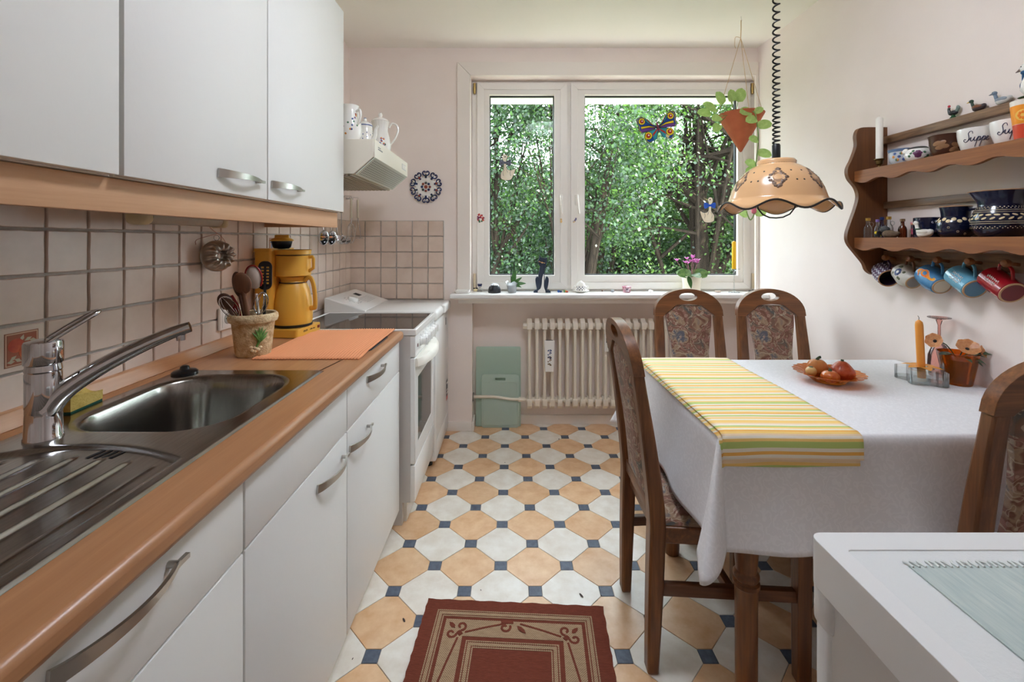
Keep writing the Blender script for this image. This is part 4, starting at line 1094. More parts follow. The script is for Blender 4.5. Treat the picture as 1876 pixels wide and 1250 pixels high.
# porcelain humidifier hung on the radiator
hm = thing('humidifier', 'white porcelain humidifier with a blue flower print hung on the radiator', 'humidifier', (.245, 2.955, .39))
build('vessel', MB().prism([(-.033, .205), (-.029, 0), (.027, 0), (.033, .205)], -.006, .016), m_porc, hm, bevel=.004)
build('opening', MB().box(-.022, .022, -.002, .012, .203, .2062), m_dark, hm, smooth=False)
build('cord', MB().tube([(-.012, .006, .205), (0, .006, .29), (.012, .006, .205)], .001, 5), mat('grey_cord', (170, 160, 148), .8), hm)
for nm, c_, zz in (('blue_bloom', (60, 84, 130), .115), ('brown_stalk', (120, 96, 66), .07)):
    b_ = MB(); rr = random.Random(5)
    for i in range(16): b_.ball((rr.uniform(-.010, .010), -.0062, zz + rr.uniform(-.032, .032)), (.0042, .001, .0048), 7, 4)
    o = build(nm, b_, mat('glaze_' + nm, c_, .4), hm); o['kind'] = 'stuff'
hmr = thing('heat_meter', 'slim white heat meter clipped to the radiator behind the chair', 'meter', (.625, 2.965, .52))
build('case', MB().box(-.019, .019, -.012, .012, 0, .115, .005), m_white, hmr); build('display', MB().box(-.012, .012, -.0128, -.0118, .06, .09), mat('lcd_grey', (96, 104, 100), .3), hmr, smooth=False)
# two frosted glass boards leaning in the niche
m_fg = glass_mat('frosted_green_glass', (236, 248, 240), .03, .25, body=.86, bodycol=(222, 240, 229))
m_fg2 = glass_mat('frosted_pale_glass', (238, 246, 241), .03, .25, body=.88, bodycol=(228, 242, 233))
b1 = thing('glass_board', 'large frosted green glass board leaning at the back of the niche', 'cutting board', (-.092, 3.040, 0), rot=(-.045, 0, 0))
build('plate', MB().prism(rrect(-.151, .151, 0, .53, .008, 3), -.003, .003), m_fg, b1, bevel=.001)
build('plate_feet', MB().lathe([(0, -.005), (.008, -.005), (.008, -.003), (0, -.003)], 12, T(-.138, 0, .51) @ Rx(PI / 2) @ T(0, 0, .008)).lathe([(0, -.005), (.008, -.005), (.008, -.003), (0, -.003)], 12, T(.132, 0, .51) @ Rx(PI / 2) @ T(0, 0, .008)), m_fg2, b1)
b2 = thing('glass_board', 'smaller glass board with a finger slot leaning in front of the large one', 'cutting board', (-.078, 3.018, 0), rot=(-.04, 0, 0))
build('plate', MB().prism(rrect(-.126, .126, 0, .352, .02, 4), -.003, .003, [rrect(-.035, .035, .312, .330, .0085, 4)[::-1]]), m_fg2, b2, bevel=.001)
build('ridge', MB().tube(rrect and [(x, -.0035, z) for x, z in rrect(-.112, .112, .02, .300, .012, 3)], .0016, 5, closed=True), m_fg2, b2)

# ------------------------------------------------------------------ things on the sill
SZ = .9083; SY = 2.955
def sx(px, Y=SY): return (px - 938) / 830 * Y
sd_ = MB().prism(rrect(-.047, .047, -.03, .03, .018, 5), 0, .005, plane='xy').prism(rrect(-.05, .05, -.033, .033, .02, 5), .005, .020, [rrect(-.043, .043, -.026, .026, .016, 5)[::-1]], plane='xy')
one('soap_dish', sd_, m_porc, 'white oblong porcelain dish at the corner of the sill', 'dish', (-.318, 2.925, SZ), bevel=.002)
cnd = thing('small_ornament', 'small cream ornament beside the hourglass on the sill', 'ornament', (-.243, 3.02, SZ))
build('body', MB().lathe([(0, 0), (.013, 0), (.014, .012), (.009, .018), (0, .019)], 14), mat('cream_ceramic', (228, 210, 170), .4), cnd)
build('wings', MB().ball((-.008, -.004, .02), (.008, .003, .005), 8, 6).ball((.008, -.004, .02), (.008, .003, .005), 8, 6), m_ink, cnd)
hg = thing('hourglass', 'small hourglass with blue sand on the sill', 'hourglass', (-.212, 2.985, SZ))
m_clear = glass_mat('clear_glass', (250, 252, 252), .09, .0, body=.05)
build('glass', MB().lathe([(0, 0), (.015, .0), (.017, .006), (.014, .018), (.003, .027), (.014, .036), (.017, .048), (.015, .054), (0, .054)], 20), m_clear, hg)
build('sand', MB().lathe([(0, .034), (.012, .0385), (.0145, .050), (.0135, .0525), (0, .0525)], 18), mat('blue_sand', (30, 44, 110), .7), hg)
et = thing('kitchen_timer', 'round black wind-up kitchen timer with a white dial on the sill', 'timer', (sx(906), SY - .01, SZ))
build('dome', MB().lathe([(0, 0), (.040, 0), (.0415, .006), (.040, .022), (.034, .038), (.026, .048), (0, .050)], 30), mat('timer_black', (38, 40, 46), .5), et)
dial = build('dial', MB().lathe([(0, .0), (.0265, .0), (.0285, .003), (.027, .005), (.02, .006), (0, .0065)], 30, T(0, -.008, .0415) @ Rx(.62)), mat('dial_white', (224, 228, 232), .3), et)
build('knob', MB().lathe([(0, .005), (.009, .005), (.008, .013), (0, .014)], 18, T(0, -.008, .0415) @ Rx(.62)), m_chrome, dial)
tk = MB()
for i in range(20):
    a = 2 * PI * i / 20; tk.box(-.0008, .0008, .019, .025, .0058, .0066, M=T(0, -.008, .0415) @ Rx(.62) @ Rz(a))
build('dial_ticks', tk, m_ink, dial, smooth=False)
# leaf shape shared by the plants
def leaf_mb(L, W, bend=.3, heart=0, n=8, fold=.15):
    vs = []; fs = []
    for i in range(n + 1):
        t = i / n; w = W / 2 * ((math.sin(PI * t ** (.75 if not heart else .6)) ** .8) if heart < 2 else math.sqrt(max(0, 1 - (2 * t ** .85 - 1) ** 2))) if 0 < i < n else 0.0
        y = L * t; z = -bend * L * t * t
        if heart and i == 1: y -= .04 * L
        vs += [(-w, y, z + fold * w), (0, y, z), (w, y, z + fold * w)]
    for i in range(n):
        for k in range(2): fs.append((i * 3 + k, i * 3 + k + 1, i * 3 + 4 + k, i * 3 + 3 + k))
    return MB().add(vs, fs)
def put_leaf(parent, mesh_cache, key, L, W, bend, m, base, dirv, up=(0, 0, 1), heart=0, name='leaf'):
    k = (key, m.name)
    M = axes((1, 0, 0), (0, 0, 1))
    d = Vector(dirv).normalized(); u = Vector(up); u = (u - d * u.dot(d))
    u = u.normalized() if u.length > 1e-4 else d.orthogonal().normalized()
    x = d.cross(u); R = Matrix(((x.x, d.x, u.x), (x.y, d.y, u.y), (x.z, d.z, u.z)))
    if k not in mesh_cache:
        o = build(name, leaf_mb(1, W / L, bend, heart), m, parent, recalc=False, angle=80); mesh_cache[k] = o.data
    else:
        o = bpy.data.objects.new(name, mesh_cache[k]); COL.objects.link(o); o.parent = parent
    o.location = base; o.rotation_euler = R.to_euler(); o.scale = (L, L, L)
    return o
LC = {}
def leafm(name, a, b, tr=.25):
    if name in _MC: return _MC[name]
    m, t, p = base_mat(name); n = t.noise(t.coords((1, 1, 1)), 3, 3)
    c = t.ramp(n.outputs['Fac'], [(.35, a), (.7, b)]); t.link(c, p.inputs['Base Color']); p.inputs['Roughness'].default_value = .38
    tl = t.node('ShaderNodeBsdfTranslucent'); t.link(c, tl.inputs['Color']); mx = t.node('ShaderNodeMixShader'); mx.inputs[0].default_value = tr
    t.link(p.outputs[0], mx.inputs[1]); t.link(tl.outputs[0], mx.inputs[2]); t.link(mx.outputs[0], t.n['Material Output'].inputs[0]); _MC[name] = m; return m
m_lf_orchid = leafm('orchid_leaf', (44, 84, 40), (70, 110, 52)); m_lf_ivy = leafm('vine_leaf', (152, 186, 100), (188, 212, 136), .4); m_lf_cyc = leafm('cyclamen_leaf', (74, 112, 56), (128, 158, 88))
ob = thing('small_orchid', 'small orchid without flowers in a crinkled clear plastic pot', 'plant', (sx(938), SY + .0, SZ))
def crin(a, r, z, i):
    rr = r * (1 + (.03 * math.cos(7 * a + z * 60) if z > .01 else 0)); return (rr * math.cos(a), rr * math.sin(a), z + (.006 * math.cos(5 * a) if z > .06 else 0))
build('pot', MB().lathe([(0, 0), (.026, 0), (.029, .02), (.036, .06), (.041, .070)], 42, None, crin), glass_mat('milky_plastic', (240, 242, 244), .1, .1, body=.55, bodycol=(232, 236, 240)), ob, recalc=False)
build('compost', MB().lathe([(0, .004), (.025, .004), (.033, .05), (0, .054)], 24), mat('bark_mulch', (176, 172, 168), .9, col2=(220, 220, 222), ns=40, contrast=(.4, .6)), ob)
build('flower_stem', MB().tube([(-.004, .004, .05), (-.008, .006, .12), (-.006, .006, .20)], .0022, 6).tube([(.012, .008, .05), (.014, .008, .19)], .0018, 6), mat('stake', (40, 44, 34), .7), ob)
for (dx, dy, dz, L, W) in ((.12, -.1, 1, .105, .032), (.8, -.2, .75, .075, .022), (1, -.3, .2, .085, .024), (.9, -.6, -.15, .062, .026), (-.2, .3, .9, .06, .022)):
    put_leaf(ob, LC, 'orch', L, W, .25, m_lf_orchid, (.006, 0, .052), (dx, dy, dz), (0, -1, .5))
# flat wooden cat
ct_ = thing('wooden_cat', 'dark blue flat wooden cat figure with a white bib on the sill', 'figurine', (sx(993), SY, SZ)); ct_.scale = (1.3, 1.3, 1.3)
m_navy = mat('navy_paint', (44, 54, 74), .55)
ky = .0133 / 2.9
body = [(-.026, .0), (.018, .0), (.017, .012), (.013, .03), (.012, .06), (.010, .09), (.011, .11), (.017, .128), (.020, .147), (.022, .165), (.0235, .178), (.012, .172), (-.004, .176), (-.012, .190), (-.013, .172), (-.018, .158), (-.017, .145), (-.009, .13), (-.012, .115), (-.016, .09), (-.017, .05), (-.023, .02)]
build('body', MB().prism([(x * 1.15, z) for x, z in body], -.006, .006), m_navy, ct_, bevel=.0015)
for sgn in (-1, 1):
    build('haunch', MB().prism(catmull([(sgn * .018, .012), (sgn * .014, .05), (sgn * .020, .078), (sgn * .029, .077), (sgn * .033, .060), (sgn * .026, .02)], 4, True) and [tuple(p) for p in [Vector((q.x, q.y)) for q in catmull([(sgn * .018, .012, 0), (sgn * .014, .05, 0), (sgn * .020, .078, 0), (sgn * .029, .077, 0), (sgn * .033, .060, 0), (sgn * .026, .02, 0)], 4, True)]], -.010, .010), m_navy, ct_, bevel=.0015)
    build('paw', MB().prism(arc(sgn * .030, 0, .013, .014, 0, PI, 10), -.012, .012), m_navy, ct_, bevel=.0015)
bib = [(q.x, q.y) for q in catmull([(-.022, 0, 0), (-.021, .010, 0), (-.008, .022, 0), (-.002, .045, 0), (.000, .072, 0), (.008, .094, 0), (.009, .06, 0), (.009, .03, 0), (.016, .008, 0), (.016, 0, 0)], 4)]
build('bib', MB().prism(bib, -.014, -.006), m_porc, ct_, bevel=.001)
build('nose', MB().ball((0, -.008, .150), (.005, .003, .004), 10, 6).tube([(-.017, -.007, .156), (0, -.008, .150), (.015, -.007, .147)], .0018, 5), mat('nose_tan', (214, 166, 118), .6), ct_)
build('eyes', MB().ball((-.007, -.006, .159), (.0042, .002, .0022), 8, 4).ball((.008, -.006, .157), (.0042, .002, .0022), 8, 4), m_ink, ct_)
# bits and pieces
pc = thing('bead_clip', 'tiny multicoloured beaded clip lying on the sill', 'trinket', (sx(1031), SY - .01, SZ))
for i, (x, z, c_) in enumerate(((-.028, .009, (60, 100, 170)), (-.014, .007, (40, 60, 110)), (.0, .006, (210, 210, 200)), (.010, .009, (90, 150, 90)), (.018, .008, (224, 140, 60)), (.026, .006, (190, 60, 50)))):
    build('bead', MB().ball((x, 0, z), (.009, .006, z), 10, 6), mat('bead_%d' % i, c_, .4), pc)
tc = thing('porcelain_teacup', 'tiny white porcelain teapot ornament with blue checks on a saucer', 'ornament', (sx(1064), SY, SZ)); tc.scale = (1.25, 1.25, 1.25)
build('saucer', MB().lathe([(0, 0), (.018, 0), (.021, .003), (.043, .011), (.042, .013), (.02, .006), (0, .005)], 28), m_porc, tc)
cup_prof = [(.016, .006), (.024, .014), (.027, .024), (.027, .036)]
build('cup', MB().lathe([(0, .005)] + cup_prof + [(0, .036)], 26), m_porc, tc)
build('lid', MB().lathe([(0, .0365), (.025, .0365), (.020, .048), (.010, .056), (.004, .060), (0, .062)], 22), m_porc, tc)
for sg in (-1, 1): build('handle', MB().tube(catmull([(sg * .026, 0, .032), (sg * .038, 0, .032), (sg * .037, 0, .022), (sg * .026, 0, .017)], 4), .0025, 6), m_porc, tc)
d_ = MB(); dots(d_, lathe_pt(cup_prof), [(-2.6 + .3 * i, .016 + .007 * j) for i in range(8) for j in range(3) if (i + j) % 2 == 0], .0033, 6); build('blue_checks', d_, m_cob, tc)['kind'] = 'stuff'
def pebble(px, r, m, lab, dy=0): one('pebble', MB().ball((0, 0, r[2]), r, 14, 8), m, lab, 'pebble', (sx(px), SY + dy, SZ))
pebble(1122, (.013, .010, .009), mat('stone_grey', (120, 124, 130), .6, col2=(190, 192, 196), ns=60), 'small grey striped pebble on the sill')
pebble(1315, (.022, .014, .006), mat('stone_tan', (196, 178, 162), .6), 'flat tan pebble beside the glass candlestick')
pebble(1106, (.004, .004, .006), mat('seed_brown', (120, 80, 50), .6), 'tiny brown seed lying at the back of the sill', .05)
one('seashell', MB().lathe([(0, 0), (.008, .006), (.010, .018), (.005, .03), (0, .034)], 14, T(-.016, 0, .009) @ Ry(PI / 2)).ball((-.004, -.004, .009), (.008, .009, .009), 10, 6), m_porc, 'small white spiral seashell on the sill', 'seashell', (sx(1192), SY, SZ))
jr = thing('tiny_tub', 'tiny pink and white printed tub on the sill', 'tub', (sx(1148), SY, SZ))
build('tub', MB().lathe([(0, 0), (.022, 0), (.027, .034), (.030, .036), (.030, .040), (.027, .041), (.025, .038), (0, .036)], 24), mat('tub_pink', (216, 180, 188), .4, col2=(160, 86, 106), ns=70, contrast=(.45, .55)), jr)
build('print', MB().prism(rrect(-.012, .012, .006, .028, .003, 3), -.0275, -.024), mat('tub_print', (110, 80, 100), .5, col2=(220, 200, 208), ns=90, contrast=(.45, .55)), jr, smooth=False)
# cyclamen
cy = thing('cyclamen', 'pink flowering cyclamen in a cream pot on the sill', 'plant', (sx(1268), SY + .01, SZ))
build('pot', MB().lathe([(0, 0), (.050, 0), (.053, .004), (.058, .088), (.063, .098), (.066, .106), (.062, .108), (.056, .10), (0, .096)], 34), mat('cream_pot', (240, 230, 210), .3), cy)
build('soil', MB().lathe([(0, .094), (.056, .096), (0, .099)], 20), mat('soil', (70, 54, 40), .95), cy)
for (dx, dy, dz, L, W, x, y) in ((-1, -.5, .25, .085, .066, -.01, -.01), (-.5, -.8, .30, .078, .066, -.005, -.02), (.1, -1, .22, .080, .07, 0, -.01), (.6, -.7, .30, .085, .068, .01, -.01), (1, -.3, .2, .09, .066, .012, 0), (1, .2, .35, .075, .06, .01, .01), (-.9, .2, .35, .08, .06, -.01, .01), (.3, .6, .5, .06, .05, 0, .01)):
    put_leaf(cy, LC, 'cyc', L, W, .45, m_lf_cyc, (x, y, .118), (dx, dy, dz), (0, -1, .6), 2)
put_leaf(cy, LC, 'cyc_fall', .085, .03, .1, m_lf_orchid, (-.042, -.052, .112), (.15, -.35, -1), (0, -1, .2), 0)
m_pink = leafm('cyclamen_petal', (190, 80, 160), (226, 160, 212), .35); m_stem = mat('mauve_stem', (150, 104, 110), .6)
for i, (x, y, z) in enumerate(((-.10, -.01, .205), (-.048, -.02, .192), (-.03, .0, .215), (-.012, -.02, .20), (.002, -.012, .222), (.004, -.03, .195), (.018, 0, .206), (.028, -.02, .19), (.038, -.01, .204), (.010, .01, .230), (-.02, .01, .186))):
    fl_ = build('flower_stem', MB().tube(catmull([(x * .25, y * .4, .11), (x * .7, y * .8, .16), (x, y, z)], 4), .0016, 5), m_stem, cy)
    for k in range(5):
        a = 2 * PI * k / 5 + i
        put_leaf(fl_, LC, 'petal', .026, .013, -.25, m_pink, (x, y, z), (math.cos(a) * .7, math.sin(a) * .7, 1.0), (math.cos(a), math.sin(a), .2), 0, 'petal')
# candlestick
cs = thing('glass_candlestick', 'tall clear glass candlestick on the window sill', 'candlestick', (sx(1344), SY - .005, SZ))
build('stand', MB().lathe([(0, 0), (.036, 0), (.034, .003), (.008, .010), (.0028, .02), (.0028, .105), (.006, .120), (.008, .126), (.005, .135), (.012, .148), (.035, .152), (.035, .155), (.012, .153), (0, .151)], 26), m_clear, cs)
ycn = thing('yellow_candle', 'yellow taper candle in the glass candlestick', 'candle', (sx(1344), SY - .005, SZ + .1535))
m_ycand = mat('yellow_wax', (248, 190, 30), .4); build('wax', MB().lathe([(0, 0), (.0125, 0), (.0125, .170), (.010, .178), (.003, .182), (0, .182)], 18), m_ycand, ycn)
build('wick', MB().tube([(0, 0, .180), (.001, 0, .190)], .001, 5), m_ink, ycn)
ppr = one('paper_tag', MB().grid(lambda u, v: (-.04 + .08 * u, -.025 + .05 * v, .002 + .006 * (u - .5) ** 2), 6, 3), mat('paper', (232, 228, 220), .8), 'curled white paper tag at the wall end of the sill', 'paper', (1.53, 2.935, SZ), solid=.0008)
one('stone_chip', MB().ball((0, 0, .006), (.018, .010, .006), 12, 6).ball((.012, .002, .010), (.008, .006, .006), 10, 6), mat('chip_dark', (60, 54, 46), .7), 'dark stone chip on the paper at the end of the sill', 'stone', (1.565, 2.965, SZ + .002))

# ------------------------------------------------------------------ stickers and hangings on the window
GYP = 3.083
def gx(px): return (px - 938) / 830 * GYP
def gz(py): return 1.25 - (py - 440) / 830 * GYP
m_goose = mat('goose_cream', (244, 236, 218), .5, col2=(236, 222, 196), ns=20); m_line = mat('sticker_line', (40, 36, 34), .6); m_bow = mat('bow_blue', (24, 84, 196), .35); m_bow2 = mat('bow_grey', (104, 110, 130), .5, col2=(60, 64, 80), ns=120, contrast=(.4, .6))
def cm2(pts, n=5): return [(q.x, q.y) for q in catmull([(p[0], p[1], 0) for p in pts], n, True)]
def goose(label, px, py, s, flip, mbow):
    o = thing('window_goose', label, 'sticker', (gx(px), GYP, gz(py)), group='goose stickers on the panes')
    f = -1 if flip else 1
    body = [(-.2, -.05), (-.26, .25), (-.20, .55), (.0, .85), (-.02, 1.45), (-.14, 1.75), (-.05, 2.05), (.2, 2.08), (.33, 1.85), (.25, 1.55), (.26, .95), (.42, .75), (.70, .72), (1.0, .85), (.95, .5), (.80, .15), (.62, -.12), (.2, -.18)]
    pts = [(f * (p[0] - .3) * s, (p[1] - .9) * s) for p in cm2(body, 4)]
    build('body', MB().prism(pts, -.0015, 0), m_goose, o, smooth=False)
    build('outline', MB().tube([(p[0], -.0016, p[1]) for p in pts], .0012, 4, closed=True), m_line, o)
    wl = MB()
    for w in (((.05, .75), (-.08, .5), (-.02, .2)), ((.62, .70), (.55, .45), (.62, .2)), ((.25, .8), (.30, .62), (.34, .5))):
        wl.tube([(f * (x - .3) * s, -.002, (z - .9) * s) for x, z in w], .001, 4)
    build('feather_lines', wl, m_line, o)
    b = build('bow', MB().prism([(f * (x - .3) * s, (z - .9) * s) for x, z in cm2([(.12, 1.42), (-.25, 1.62), (-.38, 1.5), (-.34, 1.15), (-.2, 1.12), (.1, 1.3)], 3)], -.003, -.0005).prism([(f * (x - .3) * s, (z - .9) * s) for x, z in cm2([(.14, 1.42), (.5, 1.62), (.66, 1.5), (.62, 1.12), (.45, 1.1), (.15, 1.3)], 3)], -.003, -.0005), mbow, o, smooth=False)
    build('knot', MB().ball((f * (.13 - .3) * s, -.003, (1.36 - .9) * s), (.08 * s, .002, .1 * s), 10, 6), mbow, b)
    ey = MB().ball((f * (.12 - .3) * s, -.0018, (1.88 - .9) * s), (.055 * s, .001, .07 * s), 10, 4); build('eye', ey, m_line, o)
    bk = [(f * (x - .3) * s, (z - .9) * s) for x, z in ((.30, 1.80), (.62, 1.98), (.34, 1.92))] if not flip else [(f * (x - .3) * s, (z - .9) * s) for x, z in ((.30, 1.80), (.34, 1.92), (.62, 1.98))]
    build('beak', MB().prism(bk, -.0015, 0), mat('beak_pale', (206, 196, 140), .5), o, smooth=False)
    return o
goose('cream goose sticker with a grey bow on the narrow pane', 929, 308, .078, False, m_bow2)
goose('cream goose sticker with a bright blue bow on the wide pane', 1297, 386, .076, True, m_bow)
# stained-glass style butterfly
bf = thing('window_butterfly', 'colourful butterfly sticker with eye spots high on the wide pane', 'sticker', (gx(1205), GYP, gz(233)), rot=(0, -.20, 0)); bf.scale = (1.12, 1, 1.12)
BM_ = {k: mat('butterfly_' + k, c_, .3) for k, c_ in dict(yellow=(240, 214, 40), blue=(20, 70, 160), teal=(40, 150, 170), purple=(110, 60, 150), red=(190, 36, 30), cream=(228, 214, 170), white=(240, 240, 240), black=(24, 20, 26)).items()}
def bpoly(nm, pts, c_, d=0, par=None):
    return build(nm, MB().prism([(x * .0037, z * .0037) for x, z in pts], -.001 - .0006 * d, 0), BM_[c_], par or bf, smooth=False)
for sg in (-1, 1):
    F = lambda L: [(sg * x, z) for x, z in (L if sg > 0 else L[::-1])]
    fw = build('forewing', MB().prism([(x * .0037, z * .0037) for x, z in F([(1, 1), (9, 6), (17, 17), (24, 22), (31, 20), (33, 14), (31, 6), (32, 0), (29, -4), (20, -4), (1, -1)])], -.0008, 0), BM_['blue'], bf, smooth=False)
    bpoly('wing_cell', F([(20, 19), (24, 20.5), (29.5, 18.5), (31, 14), (29, 8), (30, 1), (27, -2), (26, 8), (26, 14)]), 'blue', 1, fw)
    bpoly('wing_cell', F([(3, 3), (9, 7), (17, 17), (19, 15), (15, 9)]), 'teal', 1, fw)
    bpoly('wing_cell', F([(1, 1.5), (8, 6.5), (15, 16), (16, 14.5), (9, 5.5), (2, 1)]), 'red', 2, fw)
    bpoly('wing_cell', F([(2, 0), (14, 5), (27, 6), (27, 2), (14, 2.0)]), 'yellow', 2, fw)
    bpoly('wing_cell', F([(2, -1.5), (14, 1.5), (28, 1.5), (28, -3.5), (12, -3)]), 'purple', 2, fw)
    hw = build('hindwing', MB().prism([(x * .0037, z * .0037) for x, z in F([(1, -2), (14, -4), (22, -6), (25, -13), (23, -20), (19, -24), (14, -22), (5, -18), (1, -6)])], -.0008, 0), BM_['teal'], bf, smooth=False)
    bpoly('wing_cell', F([(21, -14), (23.5, -13), (21, -20), (18, -22.5), (13, -21), (17, -17)]), 'blue', 1, hw)
    bpoly('wing_cell', F([(1, -3), (9, -5), (11, -12), (9, -17), (4, -16)]), 'teal', 1, hw)
    bpoly('wing_cell', F([(1.5, -2.5), (10, -9), (11, -14), (8, -11), (1, -4)]), 'red', 2, hw)
    bpoly('wing_cell', F([(11, -14), (17, -17), (13, -21), (10, -18)]), 'cream' if sg > 0 else 'blue', 2, hw)
    for (cx, cz, r, par) in ((24, 14, 5.2, fw), (18, -11, 6.0, hw)):
        e = bpoly('eye_spot', circ(sg * cx, cz, r + .6, n=18), 'black', 2.4, par)
        for rr, cc, dd in ((r, 'yellow', 3), (r * .62, 'black', 3.3), (r * .56, 'red', 3.6), (r * .22, 'white', 4.2)): bpoly('eye_ring', circ(sg * cx + (.6 if rr < r * .3 else 0), cz + (.6 if rr < r * .3 else 0), rr, n=18), cc, dd, par)
    oln = MB()
    for L in ([(1, 1), (9, 6), (17, 17), (24, 22), (31, 20), (33, 14), (31, 6), (32, 0), (29, -4), (20, -4), (1, -1)], [(1, -2), (14, -4), (22, -6), (25, -13), (23, -20), (19, -24), (14, -22), (5, -18), (1, -6)], [(2, 0), (14, 5), (27, 6)], [(2, -.5), (14, 2), (28, 1.7)], [(3, 3), (15, 9), (20, 16)]):
        oln.tube([(sg * x * .0037, -.0035, z * .0037) for x, z in L], .0014, 4)
    build('lead_lines', oln, BM_['black'], bf)
    ye_ = MB()
    for L in ([(17, 17), (24, 22), (31, 20), (33, 14), (31, 6), (32, 0), (29, -4)], [(22, -6), (25, -13), (23, -20), (19, -24), (14, -22)]): ye_.tube([(sg * x * .96 * .0037, -.0030, z * .96 * .0037) for x, z in L], .0032, 4, flat=.4)
    build('yellow_edge', ye_, BM_['yellow'], bf)
    build('antenna', MB().tube(catmull([(0, -.002, .02), (sg * .012, -.002, .05), (sg * .026, -.002, .075)], 4), .001, 4).ball((sg * .026, -.002, .075), .003, 8, 5), BM_['black'], bf)
build('body', MB().ball((0, -.002, .004), (.0065, .003, .034), 12, 10), mat('butterfly_body', (120, 30, 70), .4), bf)
# small stickers on the frame
def frame_sticker(name, label, px, py, Y, cols, s, seed):
    o = thing(name, label, 'sticker', ((px - 938) / 830 * Y, Y, 1.25 - (py - 440) / 830 * Y)); rr = random.Random(seed)
    for i, c_ in enumerate(cols):
        b_ = MB()
        for k in range(5): b_.ball((rr.uniform(-s, s), -.0008, rr.uniform(-s, s) * (1 if i < len(cols) - 1 else .6) - (s * .9 if i == len(cols) - 1 else 0)), (s * .3, .0008, s * .3), 8, 4)
        build('printed_flower', b_, mat('stk%d_%d' % (seed, i), c_, .5), o)['kind'] = 'stuff'
frame_sticker('posy_sticker', 'red posy sticker on the frame of the narrow sash', 881, 398, 3.039, ((180, 40, 50), (214, 90, 70), (120, 40, 80), (70, 110, 80)), .021, 1)
frame_sticker('pansy_sticker', 'small violet pansy sticker below the handle of the wide sash', 1053, 403, 3.039, ((60, 56, 110), (110, 90, 140), (214, 190, 130)), .011, 2)
bearst = thing('bear_sticker', 'tiny tan bear sticker below the handle of the narrow sash', 'sticker', ((1028 - 938) / 830 * 3.039, 3.039, 1.25 - (404 - 440) / 830 * 3.039))
build('body', MB().ball((0, -.0008, -.007), (.008, .0008, .010), 10, 5).ball((0, -.0008, .007), (.007, .0008, .006), 10, 5), mat('bear_tan', (222, 186, 130), .6), bearst)
build('eyes', MB().ball((-.0025, -.0016, .008), (.001, .0005, .001), 6, 4).ball((.0025, -.0016, .008), (.001, .0005, .001), 6, 4), m_line, bearst)

# ------------------------------------------------------------------ hanging terracotta cone with a trailing vine
hp = thing('hanging_planter', 'terracotta cone planter hung on strings, a vine trailing from it', 'plant', (1.290, 2.555, 1.745))
m_tc = mat('terracotta', (190, 104, 66), .75, col2=(166, 84, 52), ns=8, bump=.15, bs=60)
build('cone', MB().lathe([(0, 0), (.006, .004), (.118, .205), (.122, .213), (.119, .216), (.112, .208), (.01, .02), (0, .02)], 36), m_tc, hp)
build('soil', MB().lathe([(0, .195), (.108, .198), (0, .203)], 24), mat('soil', (70, 54, 40), .95), hp)
sg_ = MB()
for a in (2.75, -.15, -1.7): sg_.tube([(.119 * math.cos(a), .119 * math.sin(a), .212), (.0, 0, .645)], .0016, 5)
sg_.tube([(0, 0, .645), (.002, 0, .70), (.002, 0, .745)], .0025, 5).tube(catmull([(0, 0, .645), (-.03, 0, .65), (-.036, -.005, .60), (-.03, -.005, .585)], 4), .0015, 5)
build('cord', sg_, mat('jute', (206, 178, 138), .9), hp)
build('ceiling_hook', MB().tube([(.002, 0, .735), (.006, 0, .742), (.004, 0, .752), (.002, 0, .767)], .002, 6), m_white, hp)
vine = catmull([(.0, -.09, .205), (.012, -.125, .19), (.022, -.128, .13), (.036, -.115, .06), (.040, -.10, -.02), (.030, -.10, -.09), (.022, -.10, -.15), (.024, -.10, -.23), (.034, -.10, -.30), (.020, -.10, -.36), (.0, -.10, -.385), (-.02, -.10, -.34)], 5)
build('trailing_stem', MB().tube(vine, .0032, 6), mat('vine_stem', (120, 150, 84), .6), hp)
rr = random.Random(3)
for (fr, sgn, L, dz) in ((.04, -1, .085, -.1), (.10, 1, .055, .5), (.15, -1, .08, -.25), (.21, 1, .085, .15), (.30, -1, .07, .1), (.38, 1, .085, -.2), (.47, -1, .08, .25), (.50, -1, .07, -.2), (.54, 1, .07, .3), (.66, -1, .07, .1), (.80, 1, .07, .15), (.97, -1, .075, .3)):
    p = vine[int(fr * (len(vine) - 1))]
    put_leaf(hp, LC, 'vine', L * .86, L * .68, .12, m_lf_ivy, p, (sgn * .9, -.3, dz), (.1 * sgn, -1, .35), 2)
for (x, y, z, dx, dy, dz, L) in ((-.08, -.02, .215, -.6, -.3, .9, .10), (-.10, -.03, .21, -1, -.4, .25, .095), (-.06, -.03, .22, -.2, -.3, 1, .085), (-.09, .01, .215, -.9, 0, .6, .09), (-.10, -.04, .20, -.8, -.5, -.35, .085), (-.04, 0, .22, .3, -.2, 1.2, .10), (-.11, -.02, .205, -1.2, -.2, .1, .10), (-.07, -.05, .21, -.4, -.7, .5, .075), (-.115, -.03, .185, -.6, -.5, -.8, .08)):
    st_ = (x + dx * .06, y + dy * .06, z + dz * .05)
    build('leaf_stalk', MB().tube([(x * .8, y, .20), st_], .0018, 5), mat('vine_stem', (120, 150, 84), .6), hp)
    put_leaf(hp, LC, 'vine', L * .8, L * .6, .15, m_lf_ivy, st_, (dx, dy, dz), (0, -1, .5), 1)
bd = MB().lathe([(0, -.022), (.012, -.012), (.014, .004), (.008, .018), (0, .022)], 14)
build('pink_bud', bd, mat('bud_pink', (214, 110, 130), .4), hp, loc=(.018, -.105, -.335))

